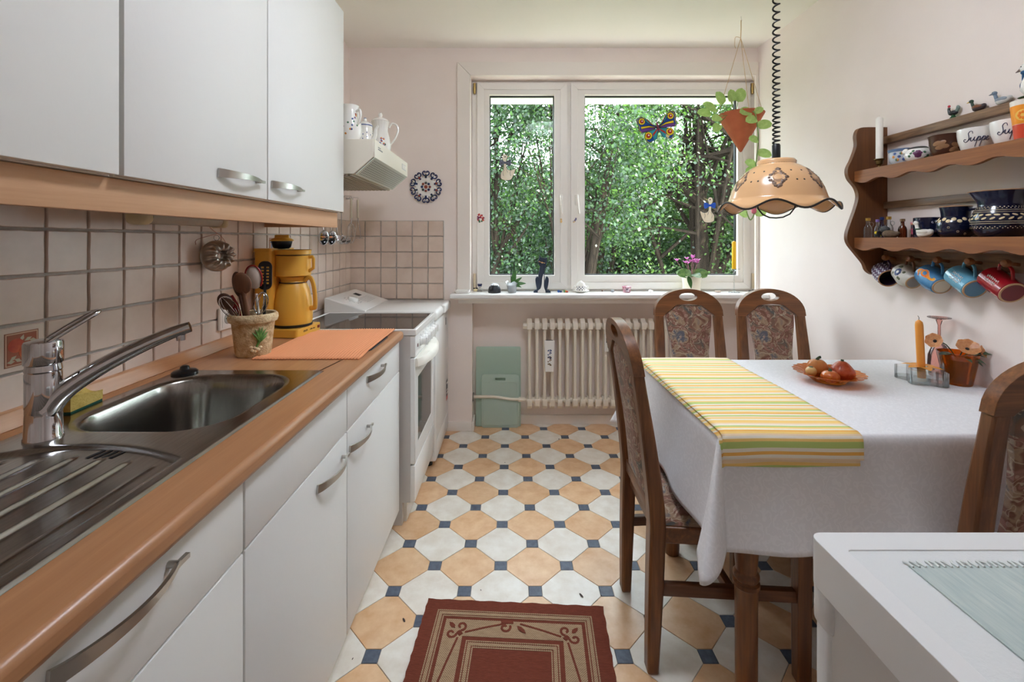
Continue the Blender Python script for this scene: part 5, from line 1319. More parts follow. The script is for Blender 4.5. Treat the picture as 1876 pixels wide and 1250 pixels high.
# ------------------------------------------------------------------ pendant lamp
LX, LY, LZ = .933, 1.60, 1.362
lp = thing('pendant_lamp', 'beige ceramic pendant lamp with ruffled rim on a black coiled cord', 'lamp', (LX, LY, LZ))
m_cer = mat('beige_ceramic', (214, 170, 124), .22, coat=.5, col2=(204, 158, 110), ns=5); m_lbr = mat('brown_ornament', (78, 58, 46), .4, col2=(122, 96, 76), ns=60)
shade = [(.188, .004), (.172, .012), (.158, .024), (.152, .030), (.150, .034), (.140, .066), (.124, .098), (.100, .126), (.076, .143), (.062, .149), (.059, .153), (.060, .163), (.056, .168), (.03, .171), (0, .171)]
def ruff(a, r, z, i):
    k = max(0, (r - .155) / .033) if z < .03 else 0
    return (r * math.cos(a), r * math.sin(a), z + .014 * k * math.cos(7 * a + 2.2))
build('shade', MB().lathe(shade, 112, None, ruff), m_cer, lp, recalc=False, solid=.005, angle=60)
build('rim_line', MB().tube([(.1885 * math.cos(2 * PI * i / 112), .1885 * math.sin(2 * PI * i / 112), .004 + .014 * math.cos(7 * 2 * PI * i / 112 + 2.2)) for i in range(112)], .0035, 6, closed=True), mat('rim_black', (40, 32, 28), .4), lp)
build('neck_line', MB().tube([(.0605 * math.cos(2 * PI * i / 48), .0605 * math.sin(2 * PI * i / 48), .154) for i in range(48)], .0012, 5, closed=True), mat('rim_black', (40, 32, 28), .4), lp)
shp = sorted([(r, z) for r, z in shade if z >= .034 and r > .06], key=lambda q: q[1])
sfn = lathe_pt(shp)
fa_l = math.atan2(-LY, -LX)
for k in range(6):
    a0 = fa_l + .04 + k * PI / 3
    orn = MB(); cen = MB()
    for j in range(18):
        t = 2 * PI * j / 18; rad = 1 + .18 * math.cos(4 * t)
        p, n_ = sfn(a0 + .17 * rad * math.cos(t), .094 + .026 * rad * math.sin(t)); s_ = .0068 if j % 2 else .009
        orn.ball((0, 0, 0), (s_, s_, .004), 8, 5, Matrix.Translation(p) @ axes((0, 0, 1), n_))
    for t_, z_ in ((.0, .126), (.0, .061), (.06, .066), (-.06, .066)):
        p, n_ = sfn(a0 + t_, z_); orn.ball((0, 0, 0), (.007, .006, .004), 8, 5, Matrix.Translation(p) @ axes((0, 0, 1), n_))
    orn_o = build('ornament', orn, m_lbr, lp)
    cp_pts = [sfn(a0 + .11 * math.cos(2 * PI * j / 12), .094 + .017 * math.sin(2 * PI * j / 12)) for j in range(12)]
    vs_ = [p + n_ * .0032 for p, n_ in cp_pts]; build('cut_out', MB().add(vs_, [tuple(range(12))]), mat('cutout_shadow', (150, 110, 72), .4), orn_o, smooth=False)
    hl = MB()
    for (da, z_) in ((.36, .118), (.42, .085), (.68, .118), (.60, .085)):
        p, n_ = sfn(a0 + da, z_); hl.ball((0, 0, 0), (.0048, .0048, .0036), 8, 5, Matrix.Translation(p) @ axes((0, 0, 1), n_))
    build('vent_hole', hl, m_ink, lp)
build('socket_sleeve', MB().lathe([(0, .168), (.013, .168), (.0135, .172), (.0135, .222), (.011, .226), (0, .226)], 18), m_blk, lp)
coil = []; turns = 35; z_ = .226; top = ZC - LZ - .03; N_c = turns * 12
for i in range(N_c + 1):
    t = i / N_c; a = 2 * PI * turns * t
    coil.append((.0105 * math.cos(a), .0105 * math.sin(a), .226 + (top - .226) * (.55 * t + .45 * t * t)))
build('coiled_cord', MB().tube(coil, .0031, 6), m_blk, lp, recalc=False)
build('ceiling_rose', MB().lathe([(0, top - .01), (.012, top - .01), (.05, top + .015), (.052, ZC - LZ), (0, ZC - LZ)], 24), m_white, lp)
build('pull_wire', MB().tube(catmull([(.16, .0, .006), (.13, 0, -.028), (.0, 0, -.045), (-.13, 0, -.028), (-.16, 0, .006)], 6) and [(.055 * math.cos(fa_l + PI / 2) * c_ + -.11 * .0, .055 * math.sin(fa_l + PI / 2) * c_, z__) for c_, z__ in ((1, .02), (.95, -.005), (.7, -.025), (.35, -.035), (0, -.037), (-.35, -.035), (-.7, -.025), (-.95, -.005), (-1, .02))], .0026, 6), m_blk, lp, loc=(.12 * math.cos(fa_l), .12 * math.sin(fa_l), -.002))
build('bulb', MB().lathe([(0, .035), (.02, .04), (.03, .06), (.026, .085), (.014, .105), (.013, .14), (0, .14)], 20), mat('bulb_glass', (240, 236, 226), .2), lp)

# ================================================================== dining corner
m_oak = wood_mat('rustic_oak', (82, 48, 26), (138, 88, 50), axis=2, scale=1.0, rough=.35, rings=1.0, bump=.12)
m_oakx = wood_mat('rustic_oak_cross', (84, 50, 28), (142, 90, 50), axis=0, scale=1.0, rough=.35, rings=1.2, bump=.12)
m_oaky = wood_mat('rustic_oak_long', (74, 42, 24), (120, 74, 42), axis=1, scale=1.0, rough=.38, rings=1.0, bump=.12)
def tapestry(name):
    m, t, p = base_mat(name)
    v = t.coords((1, 1, 1))
    nz = t.noise(v, 14, 2, .5)
    va = t.node('ShaderNodeVectorMath', operation='MULTIPLY_ADD'); va.inputs[1].default_value = (.07, .07, .07)
    t.link(nz.outputs['Color'], va.inputs[0]); t.link(v, va.inputs[2])
    n1 = t.noise(va.outputs[0], 16, 2, .5, .4)
    c = t.ramp(n1.outputs['Fac'], [(.28, (86, 88, 84)), (.40, (122, 92, 74)), (.47, (150, 104, 90)), (.53, (118, 76, 58)), (.60, (164, 136, 110)), (.70, (92, 96, 108))], 'EASE')
    n3 = t.noise(va.outputs[0], 22, 1, .4, .8)                       # pale outlines that wander like leaf veins
    ln_ = t.math('PINGPONG', t.math('MULTIPLY', n3.outputs['Fac'], 5.0), .5)
    edge = t.math('LESS_THAN', ln_, .075)
    c = t.mix(t.math('MULTIPLY', edge, .6), c, lin((204, 186, 162)))
    vo2 = t.node('ShaderNodeTexVoronoi'); vo2.inputs['Scale'].default_value = 26; t.link(va.outputs[0], vo2.inputs['Vector'])
    sp = t.math('LESS_THAN', vo2.outputs['Distance'], .20)
    c = t.mix(t.math('MULTIPLY', sp, .6), c, lin((190, 158, 142)))
    rd2 = t.math('LESS_THAN', vo2.outputs['Distance'], .08)
    c = t.mix(t.math('MULTIPLY', rd2, .7), c, lin((112, 50, 46)))
    w = t.noise(v, 500, 1); c = t.mix(t.math('MULTIPLY', w.outputs['Fac'], .3), c, lin((80, 64, 54)))
    t.link(c, p.inputs['Base Color']); p.inputs['Roughness'].default_value = .9; p.inputs['Sheen Weight'].default_value = .2
    t.bump(w.outputs['Fac'], .3, .001, p); return m
m_tap = tapestry('floral_tapestry')
def lean(z): return -.075 * max(0, (z - .44) / .55) ** 1.25
def chair_mesh(root):
    # rear legs run on upwards as back posts
    for s in (-1, 1):
        mb = MB(); n = 16; vs = []; fs = []
        for i in range(n + 1):
            z = .862 * i / n; y = lean(z) + (.012 * (1 - z / .44) * -1 if z < .44 else 0)
            w = .021 + .003 * math.sin(PI * min(1, z / .86)); d = .0165 + (.0065 * math.sin(PI * min(1, z / .8)))
            x = s * (.152 + .006 * math.sin(PI * z / .86))
            for a, b in ((-1, -1), (1, -1), (1, 1), (-1, 1)): vs.append((x + a * w, y + b * d, z))
        for i in range(n):
            for k in range(4): fs.append((i * 4 + k, i * 4 + (k + 1) % 4, i * 4 + 4 + (k + 1) % 4, i * 4 + 4 + k))
        fs += [(3, 2, 1, 0), (n * 4, n * 4 + 1, n * 4 + 2, n * 4 + 3)]
        build('back_leg', mb.add(vs, fs), m_oak, root, bevel=.006)
    for s in (-1, 1):
        build('front_leg', MB().prism([(-.016, 0), (.016, 0), (.021, .40), (-.021, .40)], .383, .423, M=T(s * .185, 0, 0)), m_oak, root, bevel=.006)
    # arched crown with a grip slot
    outer = [(-.176, .858)] + [(x, z) for x, z in [(-.176 * math.cos(t), .868 + .127 * math.sin(t) ** .92) for t in [PI * i / 24 for i in range(1, 24)]]] + [(.176, .858)]
    inner = [(.131, .858), (.122, .868), (.066, .912), (.0, .918), (-.066, .912), (-.122, .868), (-.131, .858)]
    slot = circ(0, .955, .047, .0205, 24)
    cr = MB().prism(outer + inner, -.017, .017, [slot[::-1]])
    cr.v = [(x, y + lean(z), z) for x, y, z in cr.v]
    build('crown', cr, m_oakx, root, bevel=.007)
    # upholstered back panel, waisted
    pan = [(-.062, .910), (-.118, .868), (-.112, .80), (-.100, .74), (-.092, .67), (-.092, .61), (-.098, .55), (-.108, .50), (-.112, .465)]
    pan = pan + [(-x, z) for x, z in pan[::-1]]
    hgt = sorted(set(z for _, z in pan))
    def half(z):
        L = [(.062, .910), (.118, .868), (.112, .80), (.100, .74), (.092, .67), (.092, .61), (.098, .55), (.108, .50), (.112, .465)]
        for (w0, z0), (w1, z1) in zip(L, L[1:]):
            if z1 <= z <= z0: t = (z0 - z) / (z0 - z1); return w0 + (w1 - w0) * t
        return L[-1][0]
    pad = MB()
    def side(sg):
        def fn(u, v):
            z = .465 + .445 * v; x = (2 * u - 1) * half(z); e = 1 - abs(2 * u - 1) ** 4; ev = 1 - abs(2 * v - 1) ** 10
            return (x, lean(z) + sg * (.008 + .010 * e * ev), z)
        return fn
    nu, nv = 12, 22
    pad.grid(side(1), nu, nv); k0 = len(pad.v); pad.grid(side(-1), nu, nv)
    b = [i for i in range(nu + 1)] + [(j + 1) * (nu + 1) + nu for j in range(nv)] + [nv * (nu + 1) + i for i in range(nu - 1, -1, -1)] + [j * (nu + 1) for j in range(nv - 1, 0, -1)]
    for i in range(len(b)): pad.f.append((b[i], b[(i + 1) % len(b)], b[(i + 1) % len(b)] + k0, b[i] + k0))
    build('back_panel', pad, m_tap, root, angle=60)
    rail = MB().box(-.135, .135, -.014, .014, .43, .475, .004); rail.v = [(x, y + lean(z), z) for x, y, z in rail.v]
    build('lower_rail', rail, m_oakx, root)
    # seat frame and padded seat
    st = [(-.17, .0), (.17, .0), (.207, .42), (-.207, .42)]
    build('seat_frame', MB().prism(st, .378, .425, [[(-.145, .022), (-.18, .40), (.18, .40), (.145, .022)]], plane='xy'), m_oakx, root, bevel=.004)
    def seatf(u, v):
        y = .012 + .412 * v; hw = .163 + .040 * v
        e = (1 - abs(2 * u - 1) ** 6) * (1 - abs(2 * v - 1) ** 6)
        return ((2 * u - 1) * hw, y, .428 + .030 * e ** .6)
    se = MB().grid(seatf, 18, 18)
    k0 = len(se.v); se.grid(lambda u, v: (seatf(u, v)[0], seatf(u, v)[1], .426), 18, 18)
    nu = nv = 18
    b = [i for i in range(nu + 1)] + [(j + 1) * (nu + 1) + nu for j in range(nv)] + [nv * (nu + 1) + i for i in range(nu - 1, -1, -1)] + [j * (nu + 1) for j in range(nv - 1, 0, -1)]
    for i in range(len(b)): se.f.append((b[i], b[(i + 1) % len(b)], b[(i + 1) % len(b)] + k0, b[i] + k0))
    build('seat', se, m_tap, root, angle=60)
    for s in (-1, 1):
        build('stretcher', MB().box(-.011, .011, -.005, .40, .225, .258, .003, M=T(s * .158, 0, 0) @ Rz(-s * .07)), m_oaky, root)
    build('cross_stretcher', MB().box(-.17, .17, .20, .222, .228, .255, .003), m_oakx, root)
G = 'matching upholstered dining chairs'
ch0 = thing('dining_chair', 'brown wooden dining chair with floral seat, seen from the side by the walkway', 'chair', (.418, 1.472, 0), -PI / 2, G)
chair_mesh(ch0)
for lab, x, y, rz in (('floral-backed wooden dining chair in front of the radiator', .915, 2.30, PI),
                      ('floral-backed wooden dining chair between the radiator and the shelf wall', 1.342, 2.30, PI),
                      ('wooden dining chair cut by the picture edge behind the white fridge', 1.245, 1.075, 0)):
    c = copy_tree(ch0); c['label'] = lab; c.location = (x, y, 0); c.rotation_euler = (0, 0, rz)

# ------------------------------------------------------------------ table
TX0, TX1, TY0, TY1, TZ = .535, 1.600, 1.163, 1.886, .748
tb = thing('dining_table', 'brown wooden dining table with turned legs under a white cloth', 'table', (1.07, 1.525, 0))
build('table_top', MB().box(TX0 + .004, TX1 - .004, TY0 + .004, TY1 - .004, .718, TZ - .002, .008, 3), m_oakx, tb, world=True)
build('apron', MB().prism([(TX0 + .05, TY0 + .05), (TX1 - .05, TY0 + .05), (TX1 - .05, TY1 - .05), (TX0 + .05, TY1 - .05)], .63, .718, [[(TX0 + .075, TY0 + .075), (TX0 + .075, TY1 - .075), (TX1 - .075, TY1 - .075), (TX1 - .075, TY0 + .075)]], plane='xy'), m_oakx, tb, world=True, smooth=False)
legp = [(0, 0), (.026, 0), (.028, .02), (.029, .24), (.030, .305), (.034, .31), (.034, .32), (.028, .325), (.033, .332), (.033, .342), (.027, .35), (.031, .40), (.033, .50), (.028, .56), (.035, .58), (.035, .63), (.035, .70), (0, .70)]
for x in (TX0 + .105, TX1 - .075):
    for y in (TY0 + .075, TY1 - .075): build('leg', MB().lathe(legp, 24, T(x, y, 0)), m_oak, tb, world=True)

def cloth_map(px, py, lift=0.0, drop=.30):
    qx = min(max(px, TX0), TX1); qy = min(max(py, TY0), TY1); dx, dy = px - qx, py - qy; L = math.hypot(dx, dy)
    if L < 1e-9: return (px, py, TZ + .002 + lift)
    c, s = dx / L, dy / L; mxx = max(abs(c), abs(s)); Le = L * mxx * (1 + .12 * (1 - mxx) / .3)
    corner = abs(2 * c * s)
    edge = (qx if abs(s) > abs(c) else qy)
    k = min(1, Le / .30)
    fold = .010 * k * math.sin(edge * 19 + 1.0) * (1 - corner)
    out = .010 * (1 - math.exp(-Le / .012)) + .035 * k * k + fold + corner ** 2 * (.085 * k + .02 * math.sin(8 * math.atan2(s, c)) * k)
    z = TZ + .002 + lift - max(0, Le - .006 * (1 - math.exp(-Le / .01)))
    n = out + lift * (1 if Le > .004 else 0)
    return (qx + c * n, qy + s * n, z)
def spaced(a, b, e0, e1, n_in, n_out):
    L = [a + (e0 - a) * i / n_out for i in range(n_out)] if a < e0 else []
    L += [e0 + .0 if i == 0 else e0 + (e1 - e0) * i / n_in for i in range(n_in)]
    L += [e1] + ([e1 + (b - e1) * i / n_out for i in range(1, n_out + 1)] if b > e1 else [])
    L += [e0 - .004, e0 - .009, e0 + .005] + ([e1 + .004, e1 + .009] if b > e1 else [])
    return sorted(x for x in set(L) if a - 1e-9 <= x <= b + 1e-9)
xs = spaced(TX0 - .272, TX1, TX0, TX1, 60, 26); ys = spaced(TY0 - .285, TY1 + .27, TY0, TY1, 60, 26)
nx, ny = len(xs), len(ys)
cl = MB().add([cloth_map(x, y) for y in ys for x in xs], [(j * nx + i, j * nx + i + 1, (j + 1) * nx + i + 1, (j + 1) * nx + i) for j in range(ny - 1) for i in range(nx - 1)])
m_c, t_c, p_c = base_mat('white_damask')
p_c.inputs['Roughness'].default_value = .75; p_c.inputs['Sheen Weight'].default_value = .25
_v = t_c.coords((1, 1, 1)); _n = t_c.noise(_v, 5, 2, .5, 1.5)
_w = t_c.node('ShaderNodeTexWave'); _w.inputs['Scale'].default_value = 9; _w.inputs['Distortion'].default_value = 22; _w.inputs['Detail'].default_value = 2; _w.inputs['Detail Scale'].default_value = 3; t_c.link(_v, _w.inputs['Vector'])
_f = t_c.math('MULTIPLY', t_c.math('GREATER_THAN', _w.outputs['Fac'], .72), 1.0)
t_c.link(t_c.mix(_f, lin((226, 225, 229)), lin((231, 230, 234))), p_c.inputs['Base Color'])
t_c.link(t_c.math('SUBTRACT', .8, t_c.math('MULTIPLY', _f, .22)), p_c.inputs['Roughness'])
t_c.bump(t_c.noise(_v, 700, 1).outputs['Fac'], .15, .0005, p_c)
tcl = build('tablecloth', cl, m_c, None, loc=(1.07, 1.525, TZ), world=True, angle=180, recalc=False)
tag(tcl, 'white damask tablecloth hanging over the table edges', 'tablecloth'); tcl.modifiers.new('thickness', 'SOLIDIFY').thickness = .0012; tcl.modifiers['thickness'].offset = 1

# striped runner folded double, hanging over the near edge
m_r, t_r, p_r = base_mat('striped_runner')
_sx = t_r.node('ShaderNodeSeparateXYZ'); _tc = t_r.node('ShaderNodeTexCoord'); t_r.link(_tc.outputs['Object'], _sx.inputs[0])
_wob = t_r.noise(_tc.outputs['Object'], 6, 1)
_s = t_r.math('ADD', t_r.math('ADD', _sx.outputs[1], _sx.outputs[2]), t_r.math('MULTIPLY', _wob.outputs['Fac'], .006))
_m = t_r.math('FRACT', t_r.math('MULTIPLY', t_r.math('ADD', _s, 2.0), 1 / .245))
YE, WH, GR, PE, OR = (244, 206, 124), (238, 230, 214), (188, 206, 122), (240, 214, 178), (238, 182, 92)
_stops = []; _seq = [YE, WH, YE, PE, GR, WH, OR, YE, WH, GR, YE, PE, WH, OR, WH, GR, GR, YE, WH, PE, YE, OR, WH, YE, GR, WH, PE, YE]
for i, c in enumerate(_seq): _stops.append((i / len(_seq), c))
t_r.link(t_r.ramp(_m, _stops, 'CONSTANT'), p_r.inputs['Base Color']); p_r.inputs['Roughness'].default_value = .85
t_r.bump(t_r.noise(_tc.outputs['Object'], 600, 1).outputs['Fac'], .2, .0005, p_r)
rn = thing('table_runner', 'yellow and green striped runner along the walkway end of the table', 'table runner', (.72, 1.52, TZ))
def runner(x0, x1, ya, drop, lift, wav):
    def fn(u, v):
        L = (TY1 - .004 - TY0) + drop; s = L * v; x = x0 + (x1 - x0) * u + .012 * (1 - v) * (u - .5)
        y = TY1 - .004 - s; p = cloth_map(max(x, TX0 + .001), y, lift)
        zz = p[2] + wav * .0015 * math.sin(9 * v + 3 * u)
        if x < TX0: zz -= (TX0 - x) * .9
        return (x if x >= TX0 else x, p[1], zz)
    return fn
for nm, a in (('upper_layer', (.533, .888, 0, .070, .0085, 1)), ('under_layer', (.527, .882, 0, .083, .0040, 0))):
    o = build(nm, MB().grid(runner(*a), 26, 90), m_r, rn, world=True, angle=180, recalc=False); md = o.modifiers.new('thickness', 'SOLIDIFY'); md.thickness = .002; md.offset = -1

# ------------------------------------------------------------------ plate of gourds
QX, QY, QZ = 1.118, 1.60, TZ + .0037
m_amb = glass_mat('amber_glass', (255, 196, 120), .10, .02, body=.40, bodycol=(246, 150, 70))
def scal(a, r, z, i):
    k = 1 + (.03 * math.cos(22 * a) if r > .085 else 0); k *= .88; return (r * k * math.cos(a), r * k * math.sin(a), z)
one('glass_plate', MB().lathe([(0, .002), (.055, .0), (.060, .004), (.075, .016), (.098, .026), (.122, .033), (.123, .035), (.098, .0295), (.074, .020), (.058, .008), (0, .006)], 176, None, scal), m_amb, 'scalloped amber glass plate holding small gourds', 'plate', (QX, QY, QZ), recalc=False, angle=60)
def gourd(name, label, x, y, z, r, h, lobes, m, mstem, stem, tip=0):
    o = thing(name, label, 'gourd', (QX + x * .86, QY + y * .86, QZ + z), group='gourds on the amber plate'); o.scale = (.86, .86, .9)
    prof = [(0, .02 * h)] + [(r * math.sin(PI * t) ** (.62 if t < .5 else .75), h * (.5 - .5 * math.cos(PI * t)) + (tip * max(0, t - .75) * 4 * h * .28)) for t in [i / 14 for i in range(1, 14)]] + [(0, h * (.97 + tip * .28))]
    def lb(a, rr, zz, i):
        k = 1 + .045 * (abs(math.cos(lobes * a / 2)) - .6); return (rr * k * math.cos(a), rr * k * math.sin(a), zz)
    build('fruit', MB().lathe(prof, 40, None, lb), m, o, angle=70)
    build('stem', MB().tube(stem, [.011, .006, .005, .006][:len(stem)], 8), mstem, o)
    return o
m_g1 = mat('gourd_orange', (190, 80, 30), .3, col2=(222, 130, 54), ns=70, coat=.4); m_g2 = mat('gourd_red', (182, 62, 30), .3, col2=(206, 98, 58), ns=80, coat=.4); m_g3 = mat('gourd_tan', (218, 140, 76), .35, coat=.3); m_g4 = mat('gourd_cream', (222, 190, 128), .35, coat=.3); m_gst = mat('gourd_green', (52, 76, 58), .4, col2=(88, 104, 70), ns=60)
gourd('red_gourd', 'large red-orange gourd with a pointed top', .045, -.015, .008, .044, .060, 10, m_g2, m_gst, [(0, 0, .058), (0, 0, .072), (.001, 0, .080)], 1)
gourd('orange_gourd', 'small orange gourd with a dark green crown in front on the plate', -.025, -.045, .008, .033, .044, 9, m_g1, m_gst, [(0, 0, .036), (0, 0, .046), (.002, 0, .052)])
gourd('tan_gourd', 'tan gourd with a green cap at the back of the plate', -.022, .035, .010, .038, .066, 8, m_g3, m_gst, [(0, 0, .056), (0, 0, .068), (.008, 0, .074), (.012, 0, .074)])
gourd('cream_gourd', 'small cream gourd at the runner side of the plate', -.072, .0, .020, .020, .034, 7, m_g4, m_gst, [(0, 0, .030), (0, 0, .036)])
gourd('yellow_gourd', 'tiny pale gourd tucked between the others', .012, .012, .010, .018, .036, 7, m_g4, m_gst, [(0, 0, .032), (0, 0, .038)])

# ------------------------------------------------------------------ candle in a glass block, wooden petals around it
KX, KY, KZ = 1.452, 1.60, TZ + .0037
m_thick = glass_mat('thick_clear_glass', (250, 252, 252), .09, .02, body=.06, bodycol=(230, 235, 235))
ch = thing('glass_candle_block', 'heavy clear glass flower-shaped candle holder on the tablecloth', 'candle holder', (KX, KY, KZ))
pet = []
for i in range(60):
    a = 2 * PI * i / 60; r = .066 + .012 * math.cos(5 * a + .6); pet.append((r * math.cos(a), r * math.sin(a)))
build('block', MB().prism(pet, 0, .046, [circ(0, 0, .040, n=24)[::-1]], plane='xy').prism([(p[0] * .99, p[1] * .99) for p in pet], -.0, .012, plane='xy'), m_thick, ch, bevel=.003)
m_pw = mat('petal_orange', (232, 160, 64), .5)
wr = thing('petal_ring', 'ring of orange wooden petals round the foot of the candle', 'decoration', (KX - .005, KY, KZ + .0465))
for k in range(6):
    a = 2 * PI * k / 6 + .2; put_leaf(wr, LC, 'wpet', .045, .030, .15, m_pw, (.012 * math.cos(a), .012 * math.sin(a), .006), (math.cos(a), math.sin(a), .12), (0, 0, 1), 0, 'petal')
build('collar', MB().lathe([(.0125, 0), (.034, .001), (.034, .004), (.0125, .006)], 20), m_clear, wr)
oc = thing('orange_candle', 'tall orange candle with a burnt wick on the table', 'candle', (KX - .005, KY, KZ + .0125), rot=(0, -.05, 0))
build('wax', MB().lathe([(0, 0), (.0118, 0), (.0118, .185), (.010, .197), (.003, .204), (0, .204)], 20), mat('orange_wax', (238, 158, 66), .4), oc)
build('wick', MB().tube([(0, 0, .202), (.001, 0, .212), (-.003, 0, .219)], .0009, 5), m_ink, oc)
# orange glass pot with artificial flowers
op = thing('flower_pot', 'tapered orange glass pot with artificial anemones by the wall', 'plant', (1.545, 1.57, KZ))
build('pot', MB().lathe([(0, 0), (.036, 0), (.038, .003), (.056, .108), (.0575, .110), (.053, .110), (.0345, .008), (0, .008)], 32), glass_mat('orange_pot_glass', (246, 164, 64), .12, .02, body=.34, bodycol=(222, 124, 30)), op, recalc=False)
build('filling', MB().lathe([(0, .009), (.034, .009), (.049, .088), (0, .094)], 24), mat('dark_moss', (86, 50, 20), .95), op)
m_ane = leafm('anemone_petal', (208, 140, 90), (232, 178, 126), .2); m_alf = leafm('artificial_leaf', (34, 66, 40), (60, 92, 54), .1)
for (bx, by, bz, nx_, ny_, nz_, R) in ((.012, -.02, .125, -.3, -.6, .7, .036), (-.088, -.01, .150, -.8, -.4, .35, .028), (.045, -.03, .118, .5, -.7, .3, .024)):
    fs_ = build('flower_stem', MB().tube(catmull([(0, 0, .08), (bx * .5, by * .5, .08 + (bz - .08) * .8), (bx, by, bz)], 4), .0018, 5), m_alf, op)
    N_ = Vector((nx_, ny_, nz_)).normalized(); U = N_.orthogonal().normalized(); W_ = N_.cross(U)
    for k in range(7):
        a = 2 * PI * k / 7; d = U * math.cos(a) + W_ * math.sin(a) + N_ * .25
        put_leaf(fs_, LC, 'anem', R, R * 1.0, -.2, m_ane, (bx, by, bz), d, N_, 2, 'petal')
    build('flower_eye', MB().ball((bx, by, bz), .006, 10, 6), m_ink, fs_)
for (dx, dy, dz, L) in ((-1, -.3, .15, .065), (.9, -.5, .25, .085), (1, -.2, -.05, .09), (.3, -1, -.3, .055), (.5, -.9, -.7, .05), (-.3, -1, -.2, .05)):
    put_leaf(op, LC, 'artleaf', L, L * .36, .12, m_alf, (dx * .025, dy * .025, .106), (dx, dy, dz), (0, -.3, 1))
# upturned pink wine glass behind the pot
m_pinkg = glass_mat('pink_glass', (250, 216, 210), .16, .02, body=.10, bodycol=(230, 170, 160))
one('wine_glass', MB().lathe([(.030, 0), (.034, .03), (.032, .075), (.020, .110), (.007, .125), (.0045, .14), (.0045, .185), (.010, .205), (.034, .213), (.034, .215), (.008, .210), (0, .209)], 30), m_pinkg, 'upturned pink wine glass behind the orange flower pot', 'wine glass', (1.570, 1.665, KZ), recalc=False)

# ================================================================== wall shelf
m_shelf = wood_mat('shelf_oak', (116, 68, 34), (156, 98, 52), axis=1, scale=1.0, rough=.55, rings=.8, bump=.12)
m_shelfd = wood_mat('shelf_oak_end', (92, 54, 28), (126, 78, 42), axis=2, scale=1.0, rough=.5, rings=.8, bump=.12)
m_raild = wood_mat('rail_oak', (100, 74, 54), (150, 116, 86), axis=1, scale=1.4, rough=.5, rings=2.0, bump=.2)
S1, S2 = 1.544, 1.260; SXF = 1.470; SXB = 1.6115; SY0, SY1 = 1.06, 1.945
sh = thing('wall_shelf', 'rustic brown wall shelf with scalloped boards and mug pegs', 'shelf', (1.54, 1.5, 1.10))
def side_panel(y0, y1):
    fr = [(q.x, q.y) for q in catmull([(1.530, 1.735, 0), (1.492, 1.730, 0), (1.478, 1.70, 0), (1.480, 1.655, 0), (1.462, 1.60, 0), (1.442, 1.555, 0), (1.448, 1.515, 0), (1.478, 1.475, 0), (1.488, 1.435, 0), (1.476, 1.385, 0), (1.455, 1.325, 0), (1.440, 1.275, 0), (1.446, 1.235, 0), (1.480, 1.190, 0), (1.512, 1.150, 0), (1.525, 1.12, 0), (1.548, 1.102, 0), (1.575, 1.100, 0)], 5)]
    return MB().prism(fr + [(SXB, 1.10), (SXB, 1.735)], y0, y1)
for y0, y1 in ((SY1, SY1 + .020), (SY0 - .020, SY0)): build('side_panel', side_panel(y0, y1), m_shelfd, sh, world=True, bevel=.003)
def apron(zt):
    n = 60; bot = []
    for i in range(n + 1):
        y = SY0 + (SY1 - SY0) * i / n; bot.append((y, zt - .047 - .007 * math.sin((SY1 - y) * 2 * PI / .148 - .6) * (1)))
    return MB().prism([(SY1, zt), (SY0, zt)] + bot, SXF, SXF + .016, plane='yz')
for zt in (S1, S2):
    build('shelf_board', MB().box(SXF + .016, SXB, SY0, SY1, zt - .020, zt - .003), m_shelf, sh, world=True, smooth=False)
    build('scalloped_front', apron(zt), m_shelf, sh, world=True, bevel=.0015)
build('top_rail', MB().box(1.582, SXB, SY0, SY1, 1.660, 1.690, .002), m_raild, sh, world=True)
build('back_rail', MB().box(1.594, SXB, SY0, SY1, 1.384, 1.413, .002), m_raild, sh, world=True)
build('peg_rail', MB().box(1.594, SXB, SY0, SY1, 1.145, 1.205, .002), m_raild, sh, world=True)
PEGS = (1.885, 1.770, 1.655, 1.540, 1.425, 1.31, 1.195)
for y in PEGS:
    build('peg', MB().lathe([(0, 0), (.006, 0), (.0055, .028), (.010, .030), (.0135, .040), (.010, .050), (0, .054)], 14, T(1.595, y, 1.172) @ Ry(-PI / 2 + .12)), m_shelf, sh, world=True)

